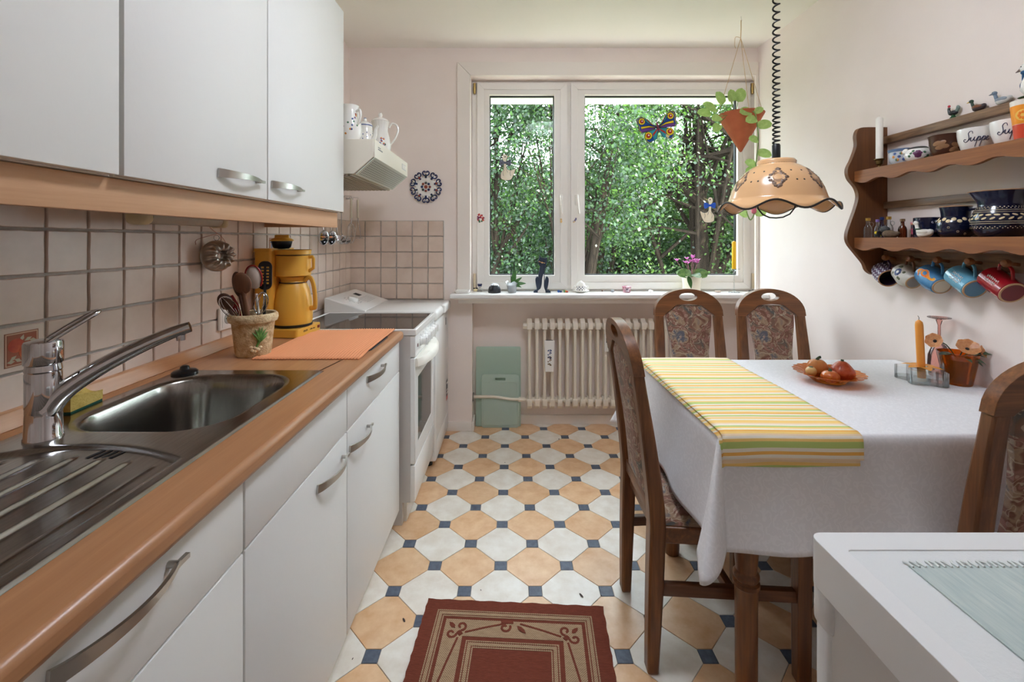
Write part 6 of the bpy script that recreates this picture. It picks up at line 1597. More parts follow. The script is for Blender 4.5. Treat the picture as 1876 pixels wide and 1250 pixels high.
# --- mugs on the pegs
def mug_prof(r0, r1, r2, h): return [(r0 * .92, .001), (r0, .004), (r1, h * .45), (r2, h)]
def mug(label, peg, m_out, m_in, prof, mouth_dir, hand, deco=None, m_rim=None, m_foot=None, m_hand=None):
    z = Vector(mouth_dir).normalized(); R = axes((0, 0, 1), z)
    h = prof[-1][1]; rmid = prof[2][0]
    hc = Vector((rmid + hand * .62, 0, h * .52))
    pegp = Vector((1.562, PEGS[peg], 1.172 - .012)) + Vector((0, 0, .001))
    org = pegp - (R.to_3x3() @ (hc + Vector((hand * .22, 0, 0))))
    o = thing('mug', label, 'mug', org, group='mugs hanging on the shelf pegs', rot=R.to_euler())
    build('body', MB().lathe([(0, .002)] + prof + [(prof[-1][0] - .003, h + .0005), (prof[-1][0] - .0035, h - .004), (prof[1][0] - .003, .008), (0, .007)], 36), m_out, o)
    build('inside', MB().lathe([(prof[-1][0] - .0037, h - .003), (prof[2][0] - .0037, h * .45), (prof[1][0] - .0035, .0085), (0, .0075)], 30), m_in, o, recalc=False)
    build('handle', MB().tube(catmull([(rmid - .002, 0, h * .84), (rmid + hand * .7, 0, h * .86), (rmid + hand, 0, h * .66), (rmid + hand * .92, 0, h * .38), (rmid - .002, 0, h * .20)], 5), .0052, 8, flat=.75), m_hand or m_out, o)
    if m_rim: build('rim', MB().tube([((prof[-1][0] - .0015) * math.cos(2 * PI * i / 36), (prof[-1][0] - .0015) * math.sin(2 * PI * i / 36), h) for i in range(36)], .0022, 6, closed=True), m_rim, o)
    if m_foot:
        build('foot_ring', MB().lathe([(prof[0][0] - .004, -.0006), (prof[0][0] + .001, -.0006), (prof[0][0] + .001, .003)], 36), mat('bare_clay', (196, 160, 120), .8), o, recalc=False)
        build('underside', MB().lathe([(0, .0004), (prof[0][0] - .004, .0004)], 30), m_foot, o, recalc=False)
    if deco: deco(o, prof)
    return o
def surf(prof):
    f = lathe_pt(prof)
    return lambda u, v, off=.0006: (lambda pn: pn[0] + pn[1] * off)(f(u, v))
def strokes(parent, fn, lines, r, m, name='lettering', n=5, k=4):
    mb = MB()
    for L in lines:
        pts = catmull([(p[0], p[1], 0) for p in L], n); mb.tube([fn(p.x, p.y) for p in pts], r, k)
    return build(name, mb, m, parent, recalc=False)
away = (.18, .80, .42)
m_knit = mat('plum_glaze', (64, 44, 72), .25); m_wdot = mat('pale_dots', (206, 206, 220), .3)
def knit(o, prof):
    f = lathe_pt(prof); d1 = MB(); d2 = MB()
    for i in range(26):
        for j in range(9):
            a = 2 * PI * i / 26 + j * .12; (d1 if (i + j // 2) % 2 == 0 else d2).ball((0, 0, 0), (.0042, .0042, .0014), 6, 4, (lambda pn: Matrix.Translation(pn[0]) @ axes((0, 0, 1), pn[1]))(f(a, .008 + .0085 * j)))
    build('pale_beads', d1, m_wdot, o)['kind'] = 'stuff'; build('dark_beads', d2, mat('plum_beads', (110, 84, 112), .3), o)['kind'] = 'stuff'
mug('plum mug with a beaded pattern, mouth turned to the room', 0, m_knit, mat('dark_inside', (40, 34, 32), .3), [(.032, .001), (.036, .004), (.039, .036), (.037, .082)], (-.28, -.82, -.35), .024, knit, mat('clay_rim', (176, 130, 90), .5))
m_stone = mat('stoneware', (206, 204, 196), .3); m_bflower = mat('ink_blue', (60, 74, 116), .35); m_brownh = mat('brown_glaze', (110, 70, 44), .3)
FC = -1.08                                        # side of a hanging mug that shows to the room
def bflower(o, prof):
    f = surf(prof); mb = MB(); g2 = MB(); pf = lathe_pt(prof)
    for k in range(9):
        a = 2 * PI * k / 9; pn = pf(FC + .28 * math.cos(a), .050 + .011 * math.sin(a)); mb.ball((0, 0, 0), (.0045, .0065, .0012), 8, 4, Matrix.Translation(pn[0]) @ axes((0, 0, 1), pn[1]))
    for (u, v) in ((.5, .068), (.55, .060), (.62, .066), (-.45, .034), (-.5, .028), (-.4, .07), (.35, .03)): pn = pf(FC + u, v); g2.ball((0, 0, 0), (.005, .006, .0012), 8, 4, Matrix.Translation(pn[0]) @ axes((0, 0, 1), pn[1]))
    build('blue_bloom', mb, m_bflower, o)['kind'] = 'stuff'; build('leaf_sprigs', g2, mat('sage_glaze', (96, 100, 76), .4), o)['kind'] = 'stuff'
mug('grey stoneware mug with a blue flower and brown handle', 1, m_stone, m_brownh, [(.026, .001), (.029, .004), (.041, .042), (.036, .086)], away, .026, bflower, m_brownh, mat('stone_base', (150, 146, 140), .5), m_brownh)
m_sea = mat('sea_blue', (52, 110, 160), .25, col2=(92, 150, 192), ns=30, contrast=(.3, .75))
def seahorse(o, prof):
    pf = lathe_pt(prof)
    def shape(nm, pts, m, off):
        pp = [(q.x, q.y) for q in catmull([(a, b, 0) for a, b in pts], 4, True)]
        tri = tessellate_polygon([[Vector((a, b, 0)) for a, b in pp]]); vs = []
        for a, b in pp:
            p, n_ = pf(FC + a / .042, .048 + b); vs.append(p + n_ * off)
        return build(nm, MB().add(vs, [tuple(t) for t in tri]), m, o, smooth=False, recalc=False)
    S_ = lambda L, e=0: [(x * .0150, y * .0138) for x, y in L]
    out = [(-.3, 2.6), (.3, 2.7), (.75, 2.2), (.9, 1.5), (1.3, .8), (1.2, -.2), (.75, -1.0), (.45, -1.7), (.6, -2.3), (1.0, -2.3), (1.0, -2.8), (.3, -2.9), (-.1, -2.2), (-.15, -1.3), (-.35, -.3), (-.35, .7), (-.05, 1.4), (-.55, 1.5), (-.95, 1.35), (-.95, 1.7), (-.5, 2.0)]
    shape('sea_creature_edge', [(x * 1.08, y * 1.06) for x, y in S_(out)], m_wdot, .0007)
    shape('sea_creature', S_(out), mat('sea_orange', (222, 110, 40), .3, col2=(240, 170, 50), ns=40, contrast=(.4, .6)), .0013)
    p, n_ = pf(FC + .0 , .048 + 2.15 * .0138); build('sea_creature_eye', MB().ball((0, 0, 0), (.0016, .0016, .0008), 8, 4, Matrix.Translation(p + n_ * .0014) @ axes((0, 0, 1), n_)), m_ink, o)
mug('sea-blue mug painted with an orange seahorse', 2, m_sea, m_porc, [(.029, .001), (.033, .004), (.043, .045), (.040, .092)], away, .027, seahorse, None, mat('cream_base', (222, 210, 188), .5))
m_lblue = mat('light_blue_glaze', (104, 166, 194), .18, coat=.4)
def script(lines):
    def dd(o, prof):
        f = surf(prof); L = []
        for (v0, w, u0, seed) in lines:
            rr = random.Random(seed); pts = []; n = 14
            for i in range(n): pts.append((v0 + (.0035 if i % 2 else -.0025) * rr.uniform(.6, 1.6) , u0 + w * i / n))
            L.append([(FC + (p[0]) / .040, p[1]) for p in pts])
        strokes(o, lambda a, b: f(a, b), L, .0008, m_porc, 'lettering', 4, 4)
    return dd
mug('light blue mug with white script lettering', 3, m_lblue, m_lblue, [(.034, .001), (.037, .004), (.038, .045), (.038, .094)], away, .027, script(((-.012, .05, .025, 1), (-.002, .055, .022, 2), (.009, .05, .026, 3))), None, mat('blue_base', (84, 134, 164), .4))
m_redg = mat('red_glaze', (150, 20, 32), .18, coat=.4)
mug('dark red mug with white script lettering', 4, m_redg, m_redg, [(.034, .001), (.037, .004), (.038, .045), (.038, .094)], away, .027, script(((-.006, .045, .028, 5), (.006, .05, .024, 6))), None, mat('red_base', (110, 20, 30), .4))

# --- upper shelf
U = S1 - .0028
cb = thing('brass_candlestick', 'small brass candlestick at the window end of the upper shelf', 'candlestick', (1.515, 1.868, U))
build('stem', MB().lathe([(0, 0), (.020, 0), (.018, .004), (.006, .008), (.005, .016), (.012, .022), (.013, .036), (.019, .040), (.019, .043), (.012, .042), (0, .041)], 22), mat('dark_brass', (104, 84, 52), .35, 1), cb)
wc = thing('white_candle', 'white taper candle in the brass candlestick on the shelf', 'candle', (1.515, 1.868, U + .0435))
build('wax', MB().lathe([(0, 0), (.0125, 0), (.0125, .165), (.009, .170), (.003, .174), (0, .174)], 18), mat('white_wax', (240, 236, 228), .4), wc)
build('wick', MB().tube([(0, 0, .172), (0, 0, .181)], .0009, 5), m_wht, wc)
FR = math.atan2(-1.6, -1.54)                       # towards the room
bp_ = [(.026, .001), (.040, .022), (.042, .045), (.041, .058), (.044, .066)]
b_ = thing('sugar_bowl', 'blue-grey faience bowl with painted flowers beside the white candle', 'bowl', (1.545, 1.795, U))
build('bowl', MB().lathe([(0, 0)] + bp_ + [(.041, .066), (.036, .05), (0, .01)], 30), mat('grey_faience', (196, 202, 212), .2), b_)
build('blue_rim', MB().lathe([(.0415, .056), (.0425, .058), (.0455, .0665), (.041, .067)], 30), mat('rim_blue', (104, 128, 168), .25), b_, recalc=False)
for i, m_ in enumerate((m_fl[0], m_fl[1], m_fl[2])):
    d_ = MB(); dots(d_, lathe_pt(bp_), [(FR + .7 - .33 * k + .14 * i, .024 + .012 * ((k + i) % 3)) for k in range(5)], .0055); build('painted_flower', d_, m_, b_)['kind'] = 'stuff'
fp_ = [(.024, .001), (.038, .016), (.042, .03), (.036, .046), (.030, .052)]
b_ = thing('grape_pot', 'white pot with a plum-coloured flower and a round knob on the shelf', 'pot', (1.535, 1.712, U))
build('pot', MB().lathe([(0, 0)] + fp_ + [(0, .054)], 30), m_porc, b_)
build('lid', MB().lathe([(0, .054), (.031, .0545), (.024, .060), (0, .062)], 24), mat('lid_grey', (70, 72, 70), .3), b_)
build('knob', MB().ball((-.018, .032, .048), .012, 14, 8), m_porc, b_)
d_ = MB(); dots(d_, lathe_pt(fp_), [(FR + .15 * math.cos(k * 2.4) * (.4 + k * .14), .030 + .009 * math.sin(k * 2.4)) for k in range(12)], .0055); build('plum_bloom', d_, mat('plum_paint', (104, 54, 92), .35), b_)['kind'] = 'stuff'
d_ = MB(); dots(d_, lathe_pt(fp_), [(FR + .5, .035), (FR - .5, .034), (FR + .75, .022), (FR - .35, .042), (FR + .6, .015), (FR - .65, .024)], .005); build('leaf_sprigs', d_, m_fl[2], b_)['kind'] = 'stuff'
br_ = [(.030, .001), (.040, .015), (.046, .045), (.047, .068), (.050, .080)]
b_ = thing('brown_bowl', 'dark brown glazed bowl with tan leaf pattern on the shelf', 'bowl', (1.545, 1.612, U))
build('bowl', MB().lathe([(0, 0)] + br_ + [(.047, .081), (.043, .06), (0, .01)], 32), mat('dark_brown_glaze', (74, 44, 32), .2), b_)
d_ = MB(); pf = lathe_pt(br_)
for (u, v, ax_) in ((.55, .040, 1), (.45, .025, -1), (.62, .022, 1), (-.1, .038, 1), (-.25, .05, -1), (-.4, .035, 1), (-.55, .05, -1)):
    p, n_ = pf(FR + u, v); d_.ball((0, 0, 0), (.008, .013, .001), 12, 4, Matrix.Translation(p) @ axes((ax_ * .4, .3, 1), n_))
build('leaf_pattern', d_, mat('tan_glaze', (146, 108, 76), .35), b_)['kind'] = 'stuff'
SUP = [[(1.45, 1.75), (1.3, 2.25), (.9, 2.35), (.62, 1.9), (.75, 1.3), (.85, .7), (.55, .15), (.05, .0), (-.3, .3), (-.1, .65), (.2, .5)],
       [(.85, .35), (1.25, .95), (1.2, .35), (1.4, .05), (1.75, .4), (1.95, .95), (1.9, .3), (2.1, .05), (2.35, .35), (2.65, 1.0)],
       [(2.7, 1.05), (2.5, .1), (2.25, -1.25)], [(2.48, .1), (2.7, .75), (2.98, .95), (3.08, .5), (2.88, .08), (2.6, .12)], [(2.9, .08), (3.25, .3), (3.6, 1.0)],
       [(3.65, 1.05), (3.45, .1), (3.2, -1.25)], [(3.43, .1), (3.65, .75), (3.93, .95), (4.03, .5), (3.83, .08), (3.55, .12)], [(3.85, .08), (4.25, .35), (4.6, .65), (4.62, .92), (4.4, .92), (4.28, .5), (4.45, .08), (4.75, .08), (5.0, .35)]]
sp_ = [(.030, .001), (.037, .012), (.0445, .040), (.047, .060), (.0475, .078)]
def soup(label, y, x):
    b_ = thing('soup_bowl', label, 'bowl', (x, y, U), group='soup bowls with lettering')
    build('bowl', MB().lathe([(0, 0)] + sp_ + [(.0445, .079), (.042, .060), (.034, .014), (0, .010)], 36), m_porc, b_)
    f = surf(sp_); fr = math.atan2(-y, -x) - .02
    strokes(b_, lambda a, b: f(a, b), [[(fr + ((p[0] - 2.3) * .0118 + p[1] * .002) / .044, .033 + p[1] * .0138) for p in L] for L in SUP], .0011, mat('script_ink', (50, 52, 84), .4), 'lettering', 5, 4)
soup('white soup bowl lettered Suppe next to the brown bowl', 1.508, 1.545)
soup('white soup bowl lettered Suppe beside the orange cup', 1.402, 1.545)
oc_ = thing('orange_cup', 'tall cup printed with orange slices at the near end of the shelf', 'cup', (1.500, 1.318, U))
cpp = [(.026, .001), (.028, .02), (.034, .09), (.036, .115)]
build('cup', MB().lathe([(0, 0)] + cpp + [(.0335, .116), (.031, .09), (0, .006)], 32), mat('cup_cream', (240, 232, 220), .3), oc_)
build('red_band', MB().lathe([(.0272, .004), (.0286, .020), (.0306, .045), (.0300, .045), (.027, .004)], 32), mat('cup_red', (206, 70, 40), .35), oc_, recalc=False)
build('orange_band', MB().lathe([(.0308, .046), (.0332, .072), (.0354, .100), (.0345, .100), (.0303, .046)], 32), mat('cup_orange', (238, 150, 36), .35), oc_, recalc=False)
for k, (u, v, r) in enumerate(((.5, .078, .016), (-.35, .070, .016))):
    p, n_ = lathe_pt(cpp)(FR + u, v)
    s_ = build('orange_slice', MB().lathe([(0, .0016), (r, .0012), (r, 0)], 20, Matrix.Translation(p) @ axes((0, 0, 1), n_)), mat('slice_rind', (246, 196, 90), .4), oc_)
    seg = MB()
    for q in range(8): a = 2 * PI * q / 8; seg.ball((r * .52 * math.cos(a), r * .52 * math.sin(a), .0016), (r * .30, r * .2, .0006), 8, 4, Matrix.Translation(p) @ axes((0, 0, 1), n_))
    build('slice_segments', seg, mat('slice_flesh', (240, 130, 30), .4), s_)['kind'] = 'stuff'
d_ = MB(); dots(d_, lathe_pt(cpp), [(FR + .25 + .16 * math.cos(2 * PI * k / 5), .028 + .006 * math.sin(2 * PI * k / 5)) for k in range(5)], .0048); build('white_blossom', d_, m_porc, oc_)['kind'] = 'stuff'

# --- figures on the top rail
def bird(name, label, x, y, z, s, cols, tail=1, beakc=(214, 170, 40), rz=2.75, neck=1.0):
    o = thing(name, label, 'figurine', (x, y, z), rz)
    mb_, mh_, mw_ = (mat('%s_%d' % (name, i), c, .35) for i, c in enumerate(cols))
    bd_ = MB(); path = [(-.030, 0, .026), (-.018, 0, .017), (0, 0, .015), (.014, 0, .018)]
    bd_.tube(catmull([(p[0] * s, p[1] * s, p[2] * s) for p in path], 4), [s * .003, s * .007, s * .009, s * .011, s * .0125, s * .0135, s * .0140, s * .0142, s * .014, s * .0135, s * .012, s * .009, s * .003], 12)
    build('body', bd_, mb_, o)
    build('head', MB().tube(catmull([(.010 * s, 0, .020 * s), (.016 * s, 0, (.028 + .006 * neck) * s), (.018 * s, 0, (.034 + .010 * neck) * s)], 4), [s * .008, s * .0075, s * .006, s * .0055, s * .0052, s * .005, s * .005, s * .005, s * .005], 10).ball((.020 * s, 0, (.038 + .011 * neck) * s), (.0085 * s, .007 * s, .0075 * s), 12, 8), mh_, o)
    build('beak', MB().tube([(.026 * s, 0, (.037 + .011 * neck) * s), (.037 * s, 0, (.035 + .011 * neck) * s)], [.0035 * s, .0008 * s], 8), mat(name + '_beak', beakc, .4), o)
    for sg in (-1, 1): build('wing', MB().ball((-.006 * s, sg * .011 * s, .020 * s), (.018 * s, .004 * s, .008 * s), 12, 6), mw_, o)
    for sg in (-1, 1): build('eye', MB().ball((.022 * s, sg * .0062 * s, (.041 + .011 * neck) * s), .0013 * s, 6, 4), m_ink, o)
    return o
RT = 1.6903
B1 = Vector((0, 0, 0))
bird('mallard_figure', 'mallard figurine with a yellow beak on the top rail', 1.596, 1.555, RT, .82, ((66, 56, 60), (40, 62, 48), (120, 76, 52)), rz=1.75 + .0)
bird('grey_duck_figure', 'pale grey duck figurine on the top rail between mallard and goose', 1.596, 1.478, RT, .90, ((206, 204, 200), (104, 122, 140), (140, 150, 160)), beakc=(90, 100, 110), rz=1.75)
rs_ = thing('rooster_figure', 'tiny dark rooster figurine with a red comb on the top rail', 'figurine', (1.597, 1.640, RT), 1.75)
build('base', MB().lathe([(0, 0), (.012, 0), (.006, .008), (.004, .014), (0, .014)], 14), mat('rooster_green', (40, 86, 50), .4), rs_)
build('body', MB().ball((0, 0, .020), (.016, .008, .009), 12, 8).tube([(.010, 0, .022), (.014, 0, .034), (.013, 0, .041)], [.006, .004, .0045], 8), mat('rooster_black', (34, 30, 34), .4), rs_)
build('comb', MB().ball((.013, 0, .047), (.005, .003, .005), 10, 6), mat('rooster_red', (176, 40, 56), .4), rs_)
build('tail', MB().tube(catmull([(-.010, 0, .022), (-.016, 0, .034), (-.013, 0, .043)], 4), [.005, .0055, .006, .006, .006, .006, .005, .004, .002], 8), mat('rooster_tail', (110, 130, 124), .4), rs_)
gs_ = thing('scarf_goose', 'white goose figurine wearing a blue polka-dot scarf on the top rail', 'figurine', (1.594, 1.395, RT), 1.75)
build('feet', MB().ball((.0, 0, .004), (.030, .014, .004), 14, 6), mat('base_green', (56, 84, 52), .5), gs_)
build('body', MB().lathe([(0, .006), (.012, .010), (.020, .025), (.019, .045), (.013, .062), (.008, .075), (0, .082)], 22), m_porc, gs_)
build('head', MB().ball((.006, 0, .094), (.017, .013, .015), 16, 10), m_porc, gs_)
build('beak', MB().tube([(.020, 0, .092), (.034, 0, .087)], [.006, .001], 10), mat('beak_grey', (110, 92, 88), .5), gs_)
for sg in (-1, 1): build('eye', MB().ball((.014, sg * .011, .098), .0018, 6, 4), m_ink, gs_)
m_scf = mat('scarf_blue', (34, 84, 128), .7)
sc_ = build('scarf', MB().tube([(.0125 * math.cos(2 * PI * i / 20) + .002, .0125 * math.sin(2 * PI * i / 20), .078 + .002 * math.cos(2 * PI * i / 20)) for i in range(20)], .0055, 8, closed=True).box(.008, .014, -.002, .010, .045, .078, .002), m_scf, gs_)
d_ = MB(); rr = random.Random(8)
for i in range(16): a = rr.uniform(-2.2, 2.2); d_.ball((.018 * math.cos(a) + .002, .018 * math.sin(a), .078 + rr.uniform(-.003, .003)), .0009, 6, 4)
build('scarf_dots', d_, m_wht, sc_)['kind'] = 'stuff'
build('apron', MB().ball((.012, 0, .040), (.010, .013, .016), 12, 8), mat('apron_blue', (26, 70, 116), .6), gs_)

# --- lower shelf
V = S2 - .0028
m_capg = mat('gold_cap', (206, 170, 90), .3, 1); m_lab = mat('bottle_label', (30, 34, 40), .5)
def bottle(label, x, y, h, r, capm, liquid=None, lab=None, ring=False):
    o = thing('miniature_bottle', label, 'bottle', (x, y, V), group='miniature bottles on the lower shelf')
    build('glass', MB().lathe([(0, 0), (r, .001), (r, h * .45), (r * .85, h * .56), (r * .45, h * .68), (r * .42, h * .85), (r * .50, h * .86), (0, h * .87)], 20), liquid or m_clear, o)
    build('cap', MB().lathe([(0, h * .86), (r * .58, h * .86), (r * .58, h * .99), (0, h)], 16), capm, o)
    if lab: build('label', MB().lathe([(r * 1.02, h * .10), (r * 1.02, h * .36)], 20), lab, o, recalc=False)
    if ring: build('ear', MB().tube([(r * .75 + .006 * math.cos(2 * PI * i / 12), 0, h * .68 + .008 * math.sin(2 * PI * i / 12)) for i in range(12)], .0018, 5, closed=True), m_clear, o, rot=(0, 0, -.8))
    return o
m_amber_l = glass_mat('amber_bottle', (190, 130, 90), .15, .02, body=.3, bodycol=(110, 60, 36))
bottle('miniature clear bottle with a gold cap, first on the lower shelf', 1.497, 1.905, .086, .0155, m_capg, ring=True)
bottle('miniature bottle with a violet cap and black-yellow label', 1.500, 1.858, .078, .0125, mat('violet_cap', (130, 104, 170), .3), lab=mat('label_yb', (30, 30, 34), .5, col2=(226, 200, 40), ns=60, contrast=(.52, .56)))
bottle('miniature bottle with a dark blue cap at the back of the shelf', 1.556, 1.905, .090, .0135, mat('blue_cap', (34, 48, 104), .3), glass_mat('violet_bottle', (190, 180, 210), .15, .02, body=.15, bodycol=(120, 100, 150)))
bottle('miniature bottle with a gold cap behind the stone bird', 1.545, 1.858, .090, .0155, m_capg, ring=True)
bottle('miniature amber bottle half hidden behind the stone bird', 1.562, 1.812, .078, .0145, mat('amber_cap', (120, 90, 60), .4), m_amber_l)
sb = thing('stone_bird', 'grey bird carved from stone and bark among the bottles', 'figurine', (1.500, 1.808, V), 1.75)
build('body', MB().tube(catmull([(-.045, 0, .022), (-.028, 0, .015), (0, 0, .017), (.018, 0, .020)], 4), [.004, .007, .009, .011, .013, .015, .0165, .017, .017, .0165, .014, .010, .004], 12), mat('bark_brown', (126, 104, 84), .9, col2=(84, 68, 54), ns=60, bump=.6, bs=90), sb)
build('head', MB().ball((.012, 0, .036), (.018, .015, .014), 16, 10), mat('slate_head', (78, 78, 82), .6), sb)
build('beak', MB().tube([(.028, 0, .034), (.038, 0, .030)], [.004, .001], 8), mat('slate_beak', (60, 58, 58), .6), sb)
for sg in (-1, 1): build('eye', MB().ball((.019, sg * .0125, .041), .0022, 8, 5), m_ink, sb)
wg = bird('white_goose_figure', 'white goose figurine with a green wreath in front of the blue mug', 1.493, 1.648, V, 1.12, ((224, 220, 212), (232, 228, 220), (214, 208, 198)), beakc=(206, 130, 80), rz=1.75)
build('wreath', MB().tube([(.0155 + .0075 * math.cos(2 * PI * i / 14), .0075 * math.sin(2 * PI * i / 14), .033) for i in range(14)], .0024, 6, closed=True), mat('wreath_green', (52, 84, 60), .7), wg)
pk_ = thing('flower_tin', 'small tin with a pink floral print leaning at the back of the shelf', 'tin', (1.580, 1.758, V))
build('tin', MB().box(-.008, .008, -.030, .030, 0, .062, .003), mat('pink_print', (214, 104, 130), .4, col2=(60, 46, 48), ns=45, contrast=(.42, .58)), pk_)
build('tin_lid', MB().box(-.009, .009, -.031, .031, .056, .064, .002), mat('tin_pink', (222, 150, 164), .4), pk_)
m_dkb = mat('dark_blue_glaze', (16, 22, 50), .16, coat=.3); m_spot = mat('cream_spot', (226, 206, 164), .35)
dm_ = thing('blue_mug', 'dark blue mug with a tiny white flower behind the goose figurine', 'mug', (1.553, 1.692, V))
build('body', MB().lathe([(0, 0), (.040, .001), (.042, .005), (.042, .076), (.039, .077), (.038, .010), (0, .008)], 32), m_dkb, dm_)
build('handle', MB().tube(catmull([(.040, 0, .062), (.064, 0, .060), (.066, 0, .035), (.040, 0, .020)], 5), .005, 8), m_dkb, dm_, rot=(0, 0, -1.9))
d_ = MB(); dots(d_, lathe_pt([(.042, .0), (.042, .08)]), [(FR + .35 + .07 * math.cos(2 * PI * k / 6), .058 + .003 * math.sin(2 * PI * k / 6)) for k in range(6)], .0013, 6); build('white_flower', d_, m_wdot, dm_)['kind'] = 'stuff'
j_ = thing('blue_jug', 'round dark blue jug with large cream dots on the lower shelf', 'jug', (1.545, 1.578, V))
jp1 = [(.034, .001), (.046, .012), (.053, .034), (.052, .052), (.043, .068), (.038, .075), (.040, .095), (.043, .108)]
build('body', MB().lathe([(0, 0)] + jp1 + [(.040, .109), (.035, .078), (.045, .03), (0, .01)], 36), m_dkb, j_)
build('rim', MB().tube([(.0415 * math.cos(2 * PI * i / 36), .0415 * math.sin(2 * PI * i / 36), .1085) for i in range(36)], .002, 6, closed=True), mat('clay_rim', (176, 130, 90), .5), j_)
build('handle', MB().tube(catmull([(.040, 0, .095), (.066, 0, .096), (.072, 0, .072), (.050, 0, .045)], 5), .006, 8, flat=.7), m_dkb, j_, rot=(0, 0, -1.35))
pf = lathe_pt(jp1); d_ = MB()
for i in range(12):
    p, n_ = pf(FR - 1.6 + .3 * i, .058 + (.007 if i % 2 else 0)); d_.ball((0, 0, 0), (.0066, .0066, .001), 12, 4, Matrix.Translation(p) @ axes((0, 0, 1), n_))
build('cream_dots', d_, m_spot, j_)['kind'] = 'stuff'
d_ = MB()
for (u, v) in ((.75, .034), (.1, .022), (-.35, .036), (-.9, .024), (.5, .014)): dots(d_, pf, [(FR + u + .055 * math.cos(2 * PI * k / 6), v + .003 * math.sin(2 * PI * k / 6)) for k in range(6)], .0011, 6)
build('tiny_flowers', d_, m_spot, j_)['kind'] = 'stuff'
j_ = thing('blue_pitcher', 'large dark blue pitcher with bands of cream dots and leaves', 'jug', (1.535, 1.425, V))
jp2 = [(.044, .001), (.058, .014), (.067, .040), (.067, .062), (.060, .084), (.051, .098), (.050, .108), (.058, .138), (.061, .146)]
def lip(a, r, z, i):
    k = max(0, (z - .11) / .036); c = max(0, math.cos(a - 2.1)) ** 4; rr = r + .012 * k * c; return (rr * math.cos(a), rr * math.sin(a), z)
build('body', MB().lathe([(0, 0)] + jp2 + [(.058, .147), (.047, .108), (.06, .04), (0, .01)], 44, None, lip), m_dkb, j_)
build('rim', MB().tube([lip(2 * PI * i / 44, .0595, .147, 0) for i in range(44)], .0018, 6, closed=True), mat('clay_rim', (176, 130, 90), .5), j_)
pf = lathe_pt(jp2); d_ = MB()
dots(d_, pf, [(FR - 1.5 + .085 * i, z + (.004 if i % 2 else 0)) for i in range(34) for z in (.092, .030)], .0016, 6)
build('dotted_bands', d_, m_spot, j_)['kind'] = 'stuff'
d_ = MB()
for i in range(20):
    p, n_ = pf(FR - 1.5 + .15 * i, .064 + (.007 if i % 2 else -.004)); d_.ball((0, 0, 0), (.003, .0075, .0009), 8, 4, Matrix.Translation(p) @ axes((.5 if i % 2 else -.5, .3, 1), n_))
build('leaf_band', d_, m_spot, j_)['kind'] = 'stuff'
ln = MB()
for z in (.044, .050, .080, .086): r_ = pf(0, z)[0].length; r_ = pf(0, z)[0].x; ln.tube([((r_ + .0004) * math.cos(2 * PI * i / 44), (r_ + .0004) * math.sin(2 * PI * i / 44), z) for i in range(44)], .0007, 4, closed=True)
build('fine_lines', ln, m_spot, j_)['kind'] = 'stuff'

# ================================================================== rug
rg_ = thing('woven_rug', 'dark red woven rug with a cream scroll border on the tiles', 'rug', (-.0185, 1.0555, .0005), -.056)
def weave(name, a, b, sc=420):
    m, t, p = base_mat(name); v = t.coords((1, 1, 1))
    ck_ = t.node('ShaderNodeTexChecker'); ck_.inputs['Scale'].default_value = sc; t.link(v, ck_.inputs['Vector'])
    n = t.noise(t.coords((1, 14, 1)), 60, 2); n2 = t.noise(v, 5, 2)
    f = t.math('ADD', t.math('MULTIPLY', ck_.outputs['Fac'], .35), t.math('MULTIPLY', n.outputs['Fac'], .65))
    c = t.ramp(f, [(.25, a), (.75, b)]); t.link(c, p.inputs['Base Color']); p.inputs['Roughness'].default_value = .95; p.inputs['Specular IOR Level'].default_value = .1
    t.bump(f, .6, .002, p); return m
m_rr = weave('rug_red', (88, 44, 34), (132, 70, 54)); m_rc = weave('rug_cream', (126, 98, 76), (182, 156, 126), 300)
W2, L2 = .300, .50
def ring(a, b): return MB().prism([(-W2 + a, -L2 + a), (W2 - a, -L2 + a), (W2 - a, L2 - a), (-W2 + a, L2 - a)], .005, .0068, [[(-W2 + b, -L2 + b), (-W2 + b, L2 - b), (W2 - b, L2 - b), (W2 - b, -L2 + b)]], plane='xy')
edge = []
for i in range(41): edge.append((-W2 + 2 * W2 * i / 40 , -L2 + .0015 * math.sin(i * 2.1)))
for i in range(61): edge.append((W2 + .0015 * math.sin(i * 1.7), -L2 + 2 * L2 * i / 60))
for i in range(41): edge.append((W2 - 2 * W2 * i / 40, L2 + .0015 * math.sin(i * 1.3)))
for i in range(61): edge.append((-W2 + .0015 * math.sin(i * 2.3), L2 - 2 * L2 * i / 60))
build('rug_body', MB().prism(edge[:-1], 0, .006, plane='xy'), m_rr, rg_, smooth=False)
for a, b in ((.044, .048), (.051, .062), (.065, .069), (.080, .142), (.156, .160), (.163, .174), (.177, .181)): build('cream_band', ring(a, b), m_rc, rg_, smooth=False)
def spiral(cx, cy, r, a0, turns, sgn):
    return [(cx + r * (1 - .72 * i / 14) * math.cos(a0 + sgn * 2 * PI * turns * i / 14), cy + r * (1 - .72 * i / 14) * math.sin(a0 + sgn * 2 * PI * turns * i / 14)) for i in range(15)]
sc = MB()
def line(p, w=.0045): 
    pts = [Vector((x, y, .0068)) for x, y in p]; sc.tube(pts, w, 6, flat=.25, up=(0, 0, 1))
def leafp(x, y, a, L=.034): 
    sc.prism([(x + math.cos(a) * L * t + math.cos(a + PI / 2) * w, y + math.sin(a) * L * t + math.sin(a + PI / 2) * w) for t, w in ((0, 0), (.3, .007), (.7, .006), (1, 0), (.7, -.006), (.3, -.007))], .0066, .0078, plane='xy')
